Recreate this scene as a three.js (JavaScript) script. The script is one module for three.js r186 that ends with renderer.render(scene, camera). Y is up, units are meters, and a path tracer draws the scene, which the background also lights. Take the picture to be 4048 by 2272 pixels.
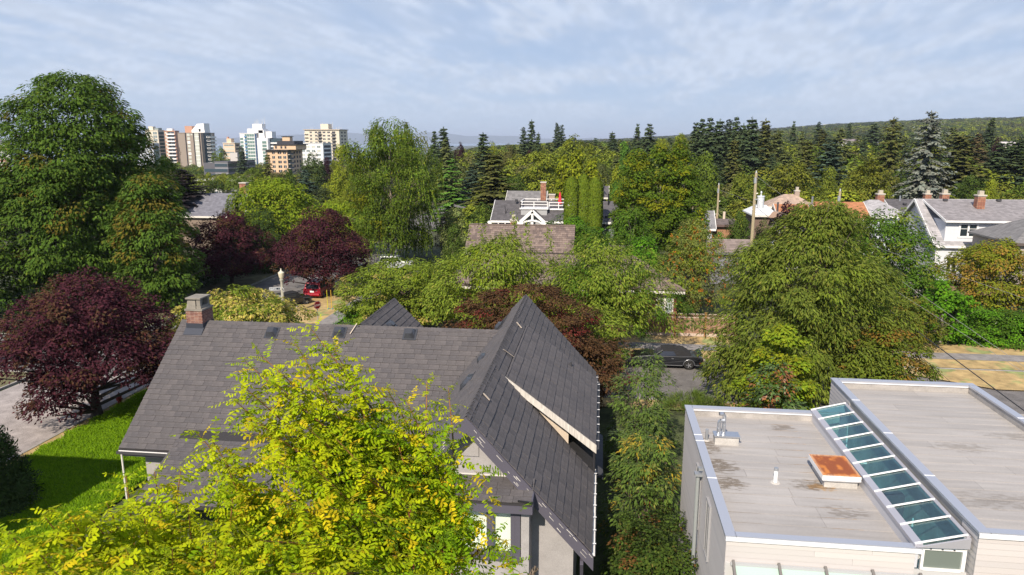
import * as THREE from 'three';
import { mergeGeometries } from 'three/addons/utils/BufferGeometryUtils.js';
import { RoundedBoxGeometry } from 'three/addons/geometries/RoundedBoxGeometry.js';

// ---------------------------------------------------------------- camera, sky, sun, exposure
const scene = new THREE.Scene();
const D2R = Math.PI / 180;
const camera = new THREE.PerspectiveCamera(44.37, 1024 / 575, 0.3, 60000);
camera.position.set(0, 16, 0);
camera.rotation.order = 'YXZ';
camera.rotation.set(-11.8 * D2R, 7.1 * D2R, 0);
const renderer = new THREE.WebGLRenderer({ antialias: true });
renderer.toneMapping = THREE.LinearToneMapping;
renderer.toneMappingExposure = 1.32;
renderer.shadowMap.enabled = true;
const SUN_AZ = 14 * D2R, SUN_EL = 40 * D2R;
const sunDir = new THREE.Vector3(-Math.sin(SUN_AZ) * Math.cos(SUN_EL), Math.sin(SUN_EL), Math.cos(SUN_AZ) * Math.cos(SUN_EL));
const sun = new THREE.DirectionalLight(new THREE.Color(1.0, 0.885, 0.745), 5.0);
sun.name = 'sun';
sun.position.copy(sunDir).multiplyScalar(160).add(new THREE.Vector3(0, 0, -50));
sun.target.position.set(0, 0, -50);
sun.castShadow = true;
sun.shadow.camera.left = -120; sun.shadow.camera.right = 120; sun.shadow.camera.top = 120; sun.shadow.camera.bottom = -120;
sun.shadow.camera.far = 500;
sun.shadow.mapSize.set(4096, 4096);
scene.add(sun, sun.target);

// ---------------------------------------------------------------- noise
function rng(seed) { let s = seed | 0; return () => { s = (s + 0x6d2b79f5) | 0; let t = Math.imul(s ^ (s >>> 15), 1 | s); t = (t + Math.imul(t ^ (t >>> 7), 61 | t)) ^ t; return ((t ^ (t >>> 14)) >>> 0) / 4294967296; }; }
const hash2 = (x, y, k = 0) => { let h = Math.imul(x, 374761393) + Math.imul(y, 668265263) + Math.imul(k, 974634777); h = Math.imul(h ^ (h >>> 13), 1274126177); return ((h ^ (h >>> 16)) >>> 0) / 4294967296; };
const sm = (t) => t * t * (3 - 2 * t);
function noise2(x, y, k = 0, wrap = 0) {
  const ix = Math.floor(x), iy = Math.floor(y), fx = sm(x - ix), fy = sm(y - iy);
  const w = (a) => (wrap ? ((a % wrap) + wrap) % wrap : a);
  const a = hash2(w(ix), w(iy), k), b = hash2(w(ix + 1), w(iy), k), c = hash2(w(ix), w(iy + 1), k), d = hash2(w(ix + 1), w(iy + 1), k);
  return a + (b - a) * fx + (c - a) * fy + (a - b - c + d) * fx * fy;
}
function fbm(x, y, o = 4, k = 0, wrap = 0) { let s = 0, a = 0.5, t = 0; for (let i = 0; i < o; i++) { s += a * noise2(x, y, k + i, wrap); t += a; a *= 0.5; x *= 2; y *= 2; wrap *= 2; } return s / t; }
const clamp = (x, a = 0, b = 1) => Math.min(b, Math.max(a, x));
const ss = (a, b, x) => sm(clamp((x - a) / (b - a)));
const lerp = (a, b, t) => a + (b - a) * t;

// sky: air with thin high cloud, an equirectangular float picture
{
  const W = 2048, H = 1024, data = new Float32Array(W * H * 4);
  for (let r = 0; r < H; r++) {
    const el = ((r + 0.5) / H - 0.5) * Math.PI, y = Math.sin(el), ce = Math.cos(el), yy = Math.max(y, 0);
    const t = Math.pow(clamp((yy - 0.06) / 0.94), 0.62);
    const hz = Math.exp(-yy * 14);
    for (let c = 0; c < W; c++) {
      const an = ((c + 0.5) / W - 0.5) * 2 * Math.PI, x = Math.cos(an) * ce, z = Math.sin(an) * ce;
      let R = lerp(0.36, 0.07, t), G = lerp(0.485, 0.14, t), B = lerp(0.675, 0.36, t);
      R = lerp(R, 0.395, hz); G = lerp(G, 0.475, hz); B = lerp(B, 0.58, hz);
      if (y > 0) {
        const k = 1 / (yy + 0.05), px = x * k, pz = z * k;
        const wx = px + 0.9 * fbm(px * 0.8, pz * 0.3, 4, 40), wz = pz + 1.6 * fbm(px * 0.8 + 9, pz * 0.3, 4, 44);
        const tilt = wz + 0.35 * wx;
        const big = fbm(wx * 0.45 + 3.1, tilt * 0.24 + 1.7, 4, 7);
        const mid = fbm(wx * 2.4, tilt * 0.9 + 5, 5, 17);
        const fine = fbm(px * 14 + pz * 2, pz * 3.2 - px * 2, 3, 52);
        const rip = noise2(px * 22 + pz * 5, pz * 6 - px * 4, 27) * noise2(wx * 1.6, wz * 0.7, 28);
        let m = ss(0.2, 0.68, big * 0.45 + mid * 0.55);
        m = clamp(m * (0.7 + 0.6 * fine) + 0.4 * (ss(0.1, 0.6, rip) - 0.25) * ss(0.12, 0.6, m));
        m *= ss(-0.02, 0.075, yy);
        const lit = 0.94 + 0.14 * ss(0.35, 0.75, fine);
        R = lerp(R, 0.53 * lit, 0.72 * m); G = lerp(G, 0.585 * lit, 0.72 * m); B = lerp(B, 0.685 * lit, 0.72 * m);
      }
      const i = (r * W + c) * 4;
      data[i] = R; data[i + 1] = G; data[i + 2] = B; data[i + 3] = 1;
    }
  }
  const sky = new THREE.DataTexture(data, W, H, THREE.RGBAFormat, THREE.FloatType);
  sky.mapping = THREE.EquirectangularReflectionMapping;
  sky.magFilter = THREE.LinearFilter; sky.minFilter = THREE.LinearFilter; sky.needsUpdate = true;
  scene.background = sky;
  scene.environment = sky;
}
scene.fog = new THREE.FogExp2(new THREE.Color(0.66, 0.76, 0.95), 0.00008);

// ---------------------------------------------------------------- helpers
const V = (x, y, z) => new THREE.Vector3(x, y, z);
const taken = new Map();
function numbered(n) { const k = taken.get(n) || 0; taken.set(n, k + 1); return k ? n + '_' + String(k).padStart(3, '0') : n; }
function tag(o, label, category, group, kind) {
  if (label) o.userData.label = label;
  if (category) o.userData.category = category;
  if (group) o.userData.group = group;
  if (kind) o.userData.kind = kind;
  return o;
}
function thing(name, label, category, pos = [0, 0, 0], turn = 0, group) {
  const o = new THREE.Group(); o.name = numbered(name); o.position.set(...pos); o.rotation.y = turn; scene.add(o);
  return tag(o, label, category, group);
}
function part(name, geo, m, parent, label, kind) {
  const o = new THREE.Mesh(geo, m); o.name = parent === scene ? numbered(name) : name; o.castShadow = o.receiveShadow = true; parent.add(o);
  if (label) o.userData.label = label;
  if (kind) o.userData.kind = kind;
  return o;
}
const struct = (name, geo, m) => part(name, geo, m, scene, null, 'structure');

// collects faces; uv in metres by the way a face points
class MB {
  constructor() { this.p = []; this.u = []; this.c = []; this.col = null; }
  tri(a, b, c) {
    const n = V(0, 0, 0).subVectors(b, a).cross(V(0, 0, 0).subVectors(c, a)), ax = Math.abs(n.x), ay = Math.abs(n.y), az = Math.abs(n.z);
    for (const q of [a, b, c]) {
      this.p.push(q.x, q.y, q.z);
      if (ay >= ax && ay >= az) this.u.push(q.x, -q.z); else if (ax >= az) this.u.push(-q.z, q.y); else this.u.push(q.x, q.y);
      if (this.col) this.c.push(...this.col);
    }
    return this;
  }
  quad(a, b, c, d) { return this.tri(a, b, c).tri(a, c, d); }
  // polygon (counter-clockwise seen from its front) pushed back along thick
  slab(pts, thick) {
    const n = V(0, 0, 0); for (let i = 0; i < pts.length; i++) { const a = pts[i], b = pts[(i + 1) % pts.length]; n.x += (a.y - b.y) * (a.z + b.z); n.y += (a.z - b.z) * (a.x + b.x); n.z += (a.x - b.x) * (a.y + b.y); }
    n.normalize();
    const e1 = V(0, 0, 0).subVectors(pts[1], pts[0]).normalize(), e2 = V(0, 0, 0).crossVectors(n, e1);
    const flat = pts.map((q) => new THREE.Vector2(q.dot(e1), q.dot(e2)));
    const back = pts.map((q) => q.clone().add(thick));
    for (const [i, j, k] of THREE.ShapeUtils.triangulateShape(flat, [])) { this.tri(pts[i], pts[j], pts[k]); this.tri(back[k], back[j], back[i]); }
    for (let i = 0; i < pts.length; i++) { const j = (i + 1) % pts.length; this.quad(pts[i], back[i], back[j], pts[j]); }
    return this;
  }
  box(x0, y0, z0, x1, y1, z1) {
    const q = (x, y, z) => V(x, y, z);
    this.quad(q(x0, y0, z1), q(x1, y0, z1), q(x1, y1, z1), q(x0, y1, z1));
    this.quad(q(x1, y0, z0), q(x0, y0, z0), q(x0, y1, z0), q(x1, y1, z0));
    this.quad(q(x1, y0, z1), q(x1, y0, z0), q(x1, y1, z0), q(x1, y1, z1));
    this.quad(q(x0, y0, z0), q(x0, y0, z1), q(x0, y1, z1), q(x0, y1, z0));
    this.quad(q(x0, y1, z1), q(x1, y1, z1), q(x1, y1, z0), q(x0, y1, z0));
    this.quad(q(x0, y0, z0), q(x1, y0, z0), q(x1, y0, z1), q(x0, y0, z1));
    return this;
  }
  cbox(cx, cy, cz, sx, sy, sz) { return this.box(cx - sx / 2, cy - sy / 2, cz - sz / 2, cx + sx / 2, cy + sy / 2, cz + sz / 2); }
  // bar with a rectangular section between two points
  bar(a, b, w, h, up = V(0, 1, 0)) {
    const d = V(0, 0, 0).subVectors(b, a).normalize(), s = V(0, 0, 0).crossVectors(d, up).normalize().multiplyScalar(w / 2), t = V(0, 0, 0).crossVectors(s, d).normalize().multiplyScalar(h / 2);
    const k = (q, i, j) => q.clone().addScaledVector(s, i).addScaledVector(t, j);
    const A = [k(a, -1, -1), k(a, 1, -1), k(a, 1, 1), k(a, -1, 1)], B = [k(b, -1, -1), k(b, 1, -1), k(b, 1, 1), k(b, -1, 1)];
    this.quad(A[0], A[1], A[2], A[3]); this.quad(B[1], B[0], B[3], B[2]);
    for (let i = 0; i < 4; i++) { const j = (i + 1) % 4; this.quad(A[j], A[i], B[i], B[j]); }
    return this;
  }
  tube(a, b, ra, rb, n = 6, caps = true) {
    const d = V(0, 0, 0).subVectors(b, a); if (d.lengthSq() < 1e-9) return this; d.normalize();
    const s = (Math.abs(d.y) > 0.9 ? V(1, 0, 0) : V(0, 1, 0)).cross(d).normalize(), t = V(0, 0, 0).crossVectors(d, s);
    const ring = (q, r) => Array.from({ length: n }, (_, i) => q.clone().addScaledVector(s, Math.cos(i / n * 2 * Math.PI) * r).addScaledVector(t, Math.sin(i / n * 2 * Math.PI) * r));
    const A = ring(a, ra), B = ring(b, rb);
    for (let i = 0; i < n; i++) { const j = (i + 1) % n; this.quad(A[i], A[j], B[j], B[i]); if (caps) { this.tri(a, A[j], A[i]); this.tri(b, B[i], B[j]); } }
    return this;
  }
  path(pts, r0, r1, n = 6) { for (let i = 0; i + 1 < pts.length; i++) this.tube(pts[i], pts[i + 1], lerp(r0, r1, i / (pts.length - 1)), lerp(r0, r1, (i + 1) / (pts.length - 1)), n, i === pts.length - 2 || i === 0); return this; }
  geo() {
    const g = new THREE.BufferGeometry();
    g.setAttribute('position', new THREE.Float32BufferAttribute(this.p, 3));
    g.setAttribute('uv', new THREE.Float32BufferAttribute(this.u, 2));
    if (this.c.length) g.setAttribute('color', new THREE.Float32BufferAttribute(this.c, 3));
    g.computeVertexNormals();
    return g;
  }
}
const mb = () => new MB();
const boxGeo = (...a) => mb().box(...a).geo();

// textures: f(u, v) gives linear 0..1 values over a tile
function texture(w, h, f, metres, srgb = true) {
  const d = new Uint8Array(w * h * 4);
  const enc = (x) => { x = clamp(x); return Math.round(255 * (srgb ? (x <= 0.0031308 ? 12.92 * x : 1.055 * Math.pow(x, 1 / 2.4) - 0.055) : x)); };
  for (let y = 0; y < h; y++) for (let x = 0; x < w; x++) { const q = f(x / w, y / h, x, y), i = (y * w + x) * 4; d[i] = enc(q[0]); d[i + 1] = enc(q[1]); d[i + 2] = enc(q[2]); d[i + 3] = 255; }
  const t = new THREE.DataTexture(d, w, h);
  t.wrapS = t.wrapT = THREE.RepeatWrapping; t.magFilter = THREE.LinearFilter; t.minFilter = THREE.LinearMipmapLinearFilter; t.generateMipmaps = true;
  if (srgb) t.colorSpace = THREE.SRGBColorSpace;
  if (metres) t.repeat.set(1 / metres[0], 1 / metres[1]);
  t.needsUpdate = true;
  return t;
}
const grey = (v) => [v, v, v];
// speckle and patches round a mean of 1 (times 0.5, so that it fits a picture): use with colour * 2
function grain(metres, fine, coarse, n = 512, k = 3) { return texture(n, n, (u, v, x, y) => { const f = hash2(x, y, k) - 0.5, m = noise2(u * n / 4, v * n / 4, k + 9, n / 4) - 0.5, c = fbm(u * 8, v * 8, 5, k + 1, 8) - 0.5; return grey(0.5 * (1 + fine * (f + m) + coarse * 2 * c)); }, [metres, metres]); }
const GR = { asphalt: grain(4, 0.45, 0.35), stucco: grain(2.2, 0.22, 0.1, 512, 5), wood: texture(256, 512, (u, v, x) => grey(0.5 * (1 + 0.5 * (noise2(u * 64, v * 6, 61, 64) - 0.5) + 0.25 * (noise2(u * 16, v * 3, 62, 16) - 0.5))), [0.6, 1.6]), concrete: grain(3, 0.18, 0.35, 512, 8), soil: grain(6, 0.5, 0.7, 512, 11), shingle: grain(1.4, 0.5, 0.22, 512, 15) };
function std(c, rough = 0.85, o = {}) { const col = Array.isArray(c) ? new THREE.Color().setRGB(...c) : new THREE.Color(c); if (o.map && o.x2 !== false) col.multiplyScalar(2); delete o.x2; return new THREE.MeshStandardMaterial({ color: col, roughness: rough, side: THREE.DoubleSide, ...o }); }
function leafMat(c, trans = 0.35, rough = 1, o = {}) { return new THREE.MeshPhysicalMaterial({ color: new THREE.Color().setRGB(...c), roughness: rough, transmission: trans, thickness: 0, side: THREE.DoubleSide, vertexColors: true, specularIntensity: 0.1, ...o }); }
const glassMat = (c = [0.8, 0.9, 0.9], rough = 0.02) => new THREE.MeshPhysicalMaterial({ color: new THREE.Color().setRGB(...c), roughness: rough, transmission: 1, thickness: 0, ior: 1.5, side: THREE.DoubleSide });
const M = {
  white: std([0.78, 0.78, 0.77], 0.6), offwhite: std([0.66, 0.63, 0.57], 0.7), black: std([0.012, 0.012, 0.014], 0.5), dark: std([0.05, 0.05, 0.055], 0.6), metal: std([0.55, 0.57, 0.6], 0.35, { metalness: 0.85 }), steel: std([0.42, 0.44, 0.46], 0.5, { metalness: 0.6 }),
  bark: std([0.10, 0.075, 0.055], 0.95, { map: GR.wood }), barkPale: std([0.26, 0.22, 0.17], 0.95, { map: GR.wood }), barkDark: std([0.045, 0.036, 0.03], 0.95, { map: GR.wood }),
  darkGlass: std([0.02, 0.03, 0.035], 0.08), paleGlass: std([0.22, 0.30, 0.30], 0.08), rubber: std([0.015, 0.015, 0.015], 0.9),
};
// ---------------------------------------------------------------- terrain, sea, far mountains
function gy(x, z) {
  const r = Math.hypot(x, z), a = Math.atan2(x, -z) / D2R;
  if (Math.abs(a) > 75) return 0;
  const edge = 1 - ss(50, 75, Math.abs(a));
  const left = 1 - ss(-20, -2, a), right = ss(-6, 26, a);
  return edge * (left * (-13 * ss(130, 520, r) - 47 * ss(650, 2200, r)) + (1 - left) * (1 - right) * -14 * ss(500, 3000, r) + right * (64 * ss(380, 2700, r) + 26 * ss(2600, 4300, r)));
}
{
  const rs = [0, 20, 45, 70, 100]; for (let r = 130; r < 7000; r *= 1.07) rs.push(r);
  const na = 180, g = new THREE.BufferGeometry(), p = [], u = [], ix = [];
  for (const r of rs) for (let i = 0; i <= na; i++) { const a = i / na * 2 * Math.PI, x = r * Math.sin(a), z = -r * Math.cos(a); p.push(x, gy(x, z) - 0.03, z); u.push(x, -z); }
  for (let j = 0; j + 1 < rs.length; j++) for (let i = 0; i < na; i++) { const a = j * (na + 1) + i, b = a + na + 1; ix.push(a, a + 1, b, a + 1, b + 1, b); }
  g.setAttribute('position', new THREE.Float32BufferAttribute(p, 3)); g.setAttribute('uv', new THREE.Float32BufferAttribute(u, 2)); g.setIndex(ix); g.computeVertexNormals();
  struct('ground', g, std([0.05, 0.06, 0.025], 1, { map: GR.soil }));
}
struct('sea', mb().quad(V(-40000, -56, -1500), V(16000, -56, -1500), V(16000, -56, -52000), V(-40000, -56, -52000)).geo(), std([0.10, 0.17, 0.24], 0.25));
{
  // hazy mountain ridge across the strait
  const b = mb(), R = 17000, n = 150, top = (a) => { const k = 60 + 250 * fbm(a * 5.5 + 2, 3, 4, 90) + 170 * fbm(a * 17, 8, 3, 95); return (k - 95) * ss(-0.78, -0.6, a) * (1 - ss(0.0, 0.12, a)) * 1.0 - 60; };
  for (let i = 0; i < n; i++) {
    const a0 = lerp(-0.85, 0.12, i / n), a1 = lerp(-0.85, 0.12, (i + 1) / n);
    const q = (a, r, y) => V(Math.sin(a) * r, y, -Math.cos(a) * r);
    const h0 = top(a0), h1 = top(a1);
    b.quad(q(a0, R - 1400, -60), q(a1, R - 1400, -60), q(a1, R, h1), q(a0, R, h0));
    b.quad(q(a1, R + 1600, -60), q(a0, R + 1600, -60), q(a0, R, h0), q(a1, R, h1));
  }
  struct('mountains', b.geo(), std([0.05, 0.075, 0.08], 1));
}

// ---------------------------------------------------------------- roads, kerbs, lawns, pavements
const flat = (x0, x1, z0, z1, y) => mb().quad(V(x0, y, z1), V(x1, y, z1), V(x1, y, z0), V(x0, y, z0)).geo();
const mRoad = std([0.32, 0.285, 0.27], 0.95, { map: GR.asphalt }), mAsphalt = std([0.145, 0.135, 0.13], 0.95, { map: GR.asphalt }), mWalk = std([0.23, 0.215, 0.205], 0.9, { map: GR.concrete }), mKerb = std([0.30, 0.285, 0.26], 0.9, { map: GR.concrete });
const mDry = std([0.40, 0.285, 0.125], 1, { map: texture(512, 512, (u, v, x, y) => { const f = hash2(x, y, 71), c = fbm(u * 10, v * 10, 4, 72, 10), g = ss(0.56, 0.75, fbm(u * 5 + 3, v * 5, 3, 75, 5)); const k = 0.5 * (1 + 0.5 * (f - 0.5) + 0.9 * (c - 0.5)); return [k * (1 - 0.42 * g), k * (1 - 0.08 * g), k * (1 - 0.25 * g)]; }, [5, 5]) });
const mLawn = std([0.10, 0.19, 0.018], 1, { map: GR.soil });
const mYard = std([0.06, 0.075, 0.025], 1, { map: GR.soil });
struct('road', flat(-38.4, -29.5, -47, 60, 0.004), mRoad);
struct('road', flat(-38.4, -29.1, -300, -47, 0.004), mAsphalt);
struct('road', flat(-28.2, 260, -51.3, -42.8, 0.008), mAsphalt);
struct('road', flat(-300, -39.6, -51.3, -42.8, 0.008), mAsphalt);
struct('intersection', flat(-39.6, -28.2, -51.3, -42.8, 0.012), mAsphalt);
struct('lawn', flat(-28.6, -21.2, -40.5, 8, 0.1), mLawn);
struct('verge', flat(-29.4, -28.6, -41.2, 8, 0.09), mDry);
struct('yard', flat(-21.2, 3.2, -41, 8, 0.02), mYard);
struct('yard', flat(3.2, 60, -41, 8, 0.016), mYard);
struct('boulevard', flat(-28.2, 260, -42.5, -41, 0.1), mDry);
struct('boulevard', flat(-26.5, 260, -53.7, -51.6, 0.1), mDry);
struct('pavement', flat(-26.5, 260, -55.35, -53.7, 0.112), mWalk);
struct('boulevard', flat(-26.5, 260, -57.9, -55.35, 0.1), mDry);
struct('boulevard', flat(-29.1, -24.6, -76, -51.6, 0.104), mDry);
struct('pavement', flat(-24.6, -22.9, -72, -55.4, 0.116), mWalk);
struct('boulevard', flat(-42.2, -38.8, -42.5, 60, 0.1), std([0.12, 0.11, 0.05], 1, { map: GR.soil }));
struct('pavement', flat(-44, -42.2, -42.5, 60, 0.11), mWalk);
struct('boulevard', flat(-43, -38.8, -200, -51.6, 0.1), std([0.10, 0.095, 0.045], 1, { map: GR.soil }));
struct('boulevard', mb().tri(V(19, 0.10, -51.25), V(26, 0.10, -47.2), V(26, 0.10, -51.25)).quad(V(26, 0.10, -47.2), V(120, 0.10, -47.2), V(120, 0.10, -51.25), V(26, 0.10, -51.25)).geo(), mDry);
for (const a of [[-29.5, -29.35, -41.5, 60], [-38.75, -38.6, -42.6, 60], [-38.75, -38.6, -200, -51.5], [-29.2, -29.05, -120, -51.5]]) struct('kerb', boxGeo(a[0], -0.1, a[2], a[1], 0.125, a[3]), mKerb);
for (const a of [[-27.5, 260, -42.78, -42.63], [-27.5, 260, -51.47, -51.32], [-300, -39.6, -42.78, -42.63], [-300, -39.6, -51.47, -51.32]]) struct('kerb', boxGeo(a[0], -0.1, a[2], a[1], 0.12, a[3]), mKerb);
// a thing built in scene coordinates gets its origin moved to its base
function settle(o, x, y, z) { o.position.set(x, y, z); for (const c of o.children) c.position.sub(o.position); return o; }

// shingles, shakes and boards laid in rows on a slope: the ones nearest the camera are parts of their own, the rest one part
class Tiles {
  constructor(seed) { this.list = []; this.r = rng(seed); }
  // o: eave corner, ux along the eave, vy up the slope, span(v) gives the two ends of a row
  slope(o, ux, vy, len, span, row, tabs, thick = 0.022) {
    const n = V(0, 0, 0).crossVectors(ux, vy).normalize(), r = this.r;
    for (let v = 0, k = 0; v < len - 0.02; v += row, k++) {
      const [a0, a1] = span(v), [b0, b1] = span(Math.min(len, v + row));
      const u0 = Math.max(a0, b0), u1 = Math.min(a1, b1);
      if (u1 - u0 < 0.05) continue;
      let u = u0;
      while (u < u1 - 0.01) {
        let w = tabs[Math.floor(r() * tabs.length)]; if (u === u0) w *= 0.35 + 0.6 * r();
        if (u1 - (u + w) < 0.08) w = u1 - u;
        const p = o.clone().addScaledVector(ux, u + w / 2).addScaledVector(vy, v + (r() - 0.5) * 0.012);
        this.list.push({ p, ux, vy, n, w: w - 0.008, h: Math.min(row * 1.18, len - v), t: thick * (0.8 + 0.6 * r()), tone: Math.floor(r() * 4) });
        u += w;
      }
    }
  }
  flush(parent, name, mats, mat, limit = 300) {
    const unit = mb().quad(V(-0.5, 0, 1), V(0.5, 0, 1), V(0.5, 1, 0.15), V(-0.5, 1, 0.15)).quad(V(-0.5, 0, 0), V(0.5, 0, 0), V(0.5, 0, 1), V(-0.5, 0, 1)).quad(V(-0.5, 0, 0), V(-0.5, 0, 1), V(-0.5, 1, 0.15), V(-0.5, 1, 0)).quad(V(0.5, 0, 1), V(0.5, 0, 0), V(0.5, 1, 0), V(0.5, 1, 0.15)).geo();
    const eye = camera.position, near = (t) => t.p.distanceToSquared(eye) / (1e-3 + Math.abs(t.n.dot(V(0, 0, 0).subVectors(eye, t.p).normalize())));
    this.list.sort((a, b) => near(a) - near(b));
    const rest = [], m4 = new THREE.Matrix4();
    this.list.forEach((t, i) => {
      m4.makeBasis(t.ux, t.vy, t.n).setPosition(t.p).scale(V(t.w, t.h, t.t));
      if (i < limit) {
        const o = part(name, unit, mats[t.tone], parent);
        m4.decompose(o.position, o.quaternion, o.scale);
      } else {
        const g = unit.clone().applyMatrix4(m4), c = new Float32Array(g.attributes.position.count * 3), k = mats[t.tone].userData.tone;
        for (let q = 0; q < c.length; q += 3) { c[q] = k[0]; c[q + 1] = k[1]; c[q + 2] = k[2]; }
        g.setAttribute('color', new THREE.BufferAttribute(c, 3)); rest.push(g);
      }
    });
    if (rest.length) part(name + '_courses', mergeGeometries(rest), mat, parent, null, 'stuff');
  }
}
function tones(list, rough, map) { return list.map((c) => { const m = std(c, rough, map ? { map } : {}); m.userData.tone = c; return m; }); }
const shingleTones = tones([[0.086, 0.079, 0.081], [0.094, 0.086, 0.087], [0.081, 0.075, 0.078], [0.099, 0.090, 0.091]], 0.92, GR.shingle);
const shingleAll = new THREE.MeshStandardMaterial({ color: new THREE.Color(2, 2, 2), vertexColors: true, roughness: 0.92, map: GR.shingle, side: THREE.DoubleSide });
const shingleBase = std([0.03, 0.028, 0.03], 0.95);

// ---------------------------------------------------------------- the dark shingled house
const trim = std([0.085, 0.08, 0.105], 0.6), stucco = std([0.33, 0.315, 0.31], 0.95, { map: GR.stucco, bumpMap: GR.stucco, bumpScale: 0.006 });
function roofVent(parent, name, x, y, z, w, d, h, slopeAxis, pitch) {
  // low box with a domed top, lying on the slope
  const g = new THREE.CylinderGeometry(w * 0.36, w * 0.6, h, 4, 1).rotateY(Math.PI / 4).scale(1, 1, d / w);
  const s = new THREE.BoxGeometry(w * 1.12, 0.05, d * 1.12);
  const o = part(name, mergeGeometries([g.translate(0, h / 2 + 0.03, 0).toNonIndexed(), s.toNonIndexed()]), std([0.045, 0.048, 0.056], 0.28), parent);
  o.position.set(x, y, z);
  if (slopeAxis === 'z') o.rotation.x = pitch; else o.rotation.z = pitch;
  return o;
}
{
  const h = thing('shingled_house', 'large dark grey shingled house with a steep front gable, behind the bright yellow-green tree', 'house');
  const ux = V(1, 0, 0), uz = V(0, 0, -1);
  // main roof
  const RY = 7, RZ = -32.5, EY = 2.55, EZ = -26.9, len = Math.hypot(RY - EY, EZ - RZ), vMain = V(0, RY - EY, RZ - EZ).normalize();
  const wingX = (y) => -3.75 - (8 - y) / 1.1;
  const tiles = new Tiles(11);
  tiles.slope(V(-21, EY + 0.03, EZ), ux, vMain, len, (v) => [0, wingX(EY + (RY - EY) * v / len) + 21 + 0.1], 0.28, [0.34, 0.42, 0.5, 0.58], 0.03);
  const T = V(0, -0.16, 0), roof = mb();
  roof.slab([V(-21, EY, EZ), V(-6, EY, EZ), V(-4.2, RY, RZ), V(-21, RY, RZ)], T);
  roof.slab([V(-4.2, RY, RZ), V(-4.2, EY, -38.1), V(-21, EY, -38.1), V(-21, RY, RZ)], T);
  // front wing: steep slopes
  const WY = 8, WX = -3.75, WE = 3.88, ZF = -19.2, ZB = -36.1, wlen = Math.hypot(3.75, WY - WE), vR = V(-3.75, WY - WE, 0).normalize(), vL = V(3.75, WY - WE, 0).normalize();
  roof.slab([V(WX, WY, ZF), V(0, WE, ZF), V(0, WE, ZB), V(WX, WY, ZB)], T);
  roof.slab([V(-7.5, WE, ZF), V(WX, WY, ZF), V(WX, WY, ZB), V(-7.5, WE, ZB)], T);
  tiles.slope(V(0, WE + 0.03, ZF), uz, vR, wlen, (v) => (v < 0.1 ? [0, 5.4] : [0, 5.2]), 0.34, [0.4, 0.52, 0.64], 0.036);
  tiles.slope(V(0, WE + 0.03, -31.5), uz, vR, wlen, () => [0, 4.6], 0.34, [0.4, 0.52, 0.64], 0.036);
  tiles.slope(V(0, WE + 0.03, -24.2).addScaledVector(vR, wlen - 0.65), uz, vR, 0.65, () => [0, 7.4], 0.34, [0.4, 0.52, 0.64], 0.036);
  tiles.slope(V(-7.5, WE + 0.03, ZB), V(0, 0, 1), vL, wlen, (v) => { const y = WE + (WY - WE) * v / wlen; const zi = y < RY ? EZ + (RZ - EZ) * (y - EY) / (RY - EY) : -99; return [y < RY ? Math.max(0, zi + 36.1) : 0, 16.9]; }, 0.3, [0.36, 0.46, 0.58], 0.045);
  // shed dormer on the right slope
  const S0 = V(-3.3, 7.56, 0), S1 = V(0.06, 5.05, 0), slen = S0.distanceTo(S1), vS = V(S0.x - S1.x, S0.y - S1.y, 0).normalize(), SZ0 = -24.3, SZ1 = -31.6;
  const at = (p, z) => V(p.x, p.y, z);
  roof.slab([at(S0, SZ0), at(S1, SZ0), at(S1, SZ1), at(S0, SZ1)], V(0, -0.14, 0));
  tiles.slope(V(S1.x, S1.y + 0.03, SZ0), uz, vS, slen - 0.05, () => [0, SZ0 - SZ1], 0.34, [0.4, 0.52, 0.64], 0.036);
  // rear gable behind the main ridge
  const GX = -11.64, GY = 7.06, GB = -38.5, gl = Math.hypot(3.4, 3.4), vG = V(-1, 1, 0).normalize();
  roof.slab([V(GX, GY, -32.4), V(GX + 3.4, GY - 3.4, -32.4), V(GX + 3.4, GY - 3.4, GB), V(GX, GY, GB)], T);
  roof.slab([V(GX - 3.4, GY - 3.4, -32.4), V(GX, GY, -32.4), V(GX, GY, GB), V(GX - 3.4, GY - 3.4, GB)], T);
  tiles.slope(V(GX + 3.4, GY - 3.4 + 0.03, -32.9), uz, vG, gl, () => [0, 5.6], 0.34, [0.4, 0.52, 0.64], 0.036);
  // porch roof in front of the main eave
  roof.slab([V(-18.3, 1.75, -23.9), V(-8.4, 1.75, -23.9), V(-8.4, 3.25, -27.7), V(-18.3, 3.25, -27.7)], V(0, -0.14, 0));
  tiles.slope(V(-18.3, 1.78, -23.9), ux, V(0, 1.5, -3.8).normalize(), 3.5, () => [0, 9.9], 0.25, [0.3, 0.36, 0.44]);
  // little roof of the bay at the front
  const BY0 = 5.66, BZ0 = -18.62, BY1 = 5.93, BZ1 = -19.72;
  roof.slab([V(-5.45, BY0, BZ0), V(-1.74, BY0, BZ0), V(-1.74, BY1, BZ1), V(-5.45, BY1, BZ1)], V(0, -0.1, 0));
  tiles.slope(V(-5.45, BY0 + 0.03, BZ0), ux, V(0, BY1 - BY0, BZ1 - BZ0).normalize(), 1.1, () => [0, 3.71], 0.28, [0.32, 0.4, 0.5]);
  const roofPart = part('roof', roof.geo(), shingleBase, h);
  tiles.flush(h, 'shingle', shingleTones, shingleAll, 300);
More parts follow.
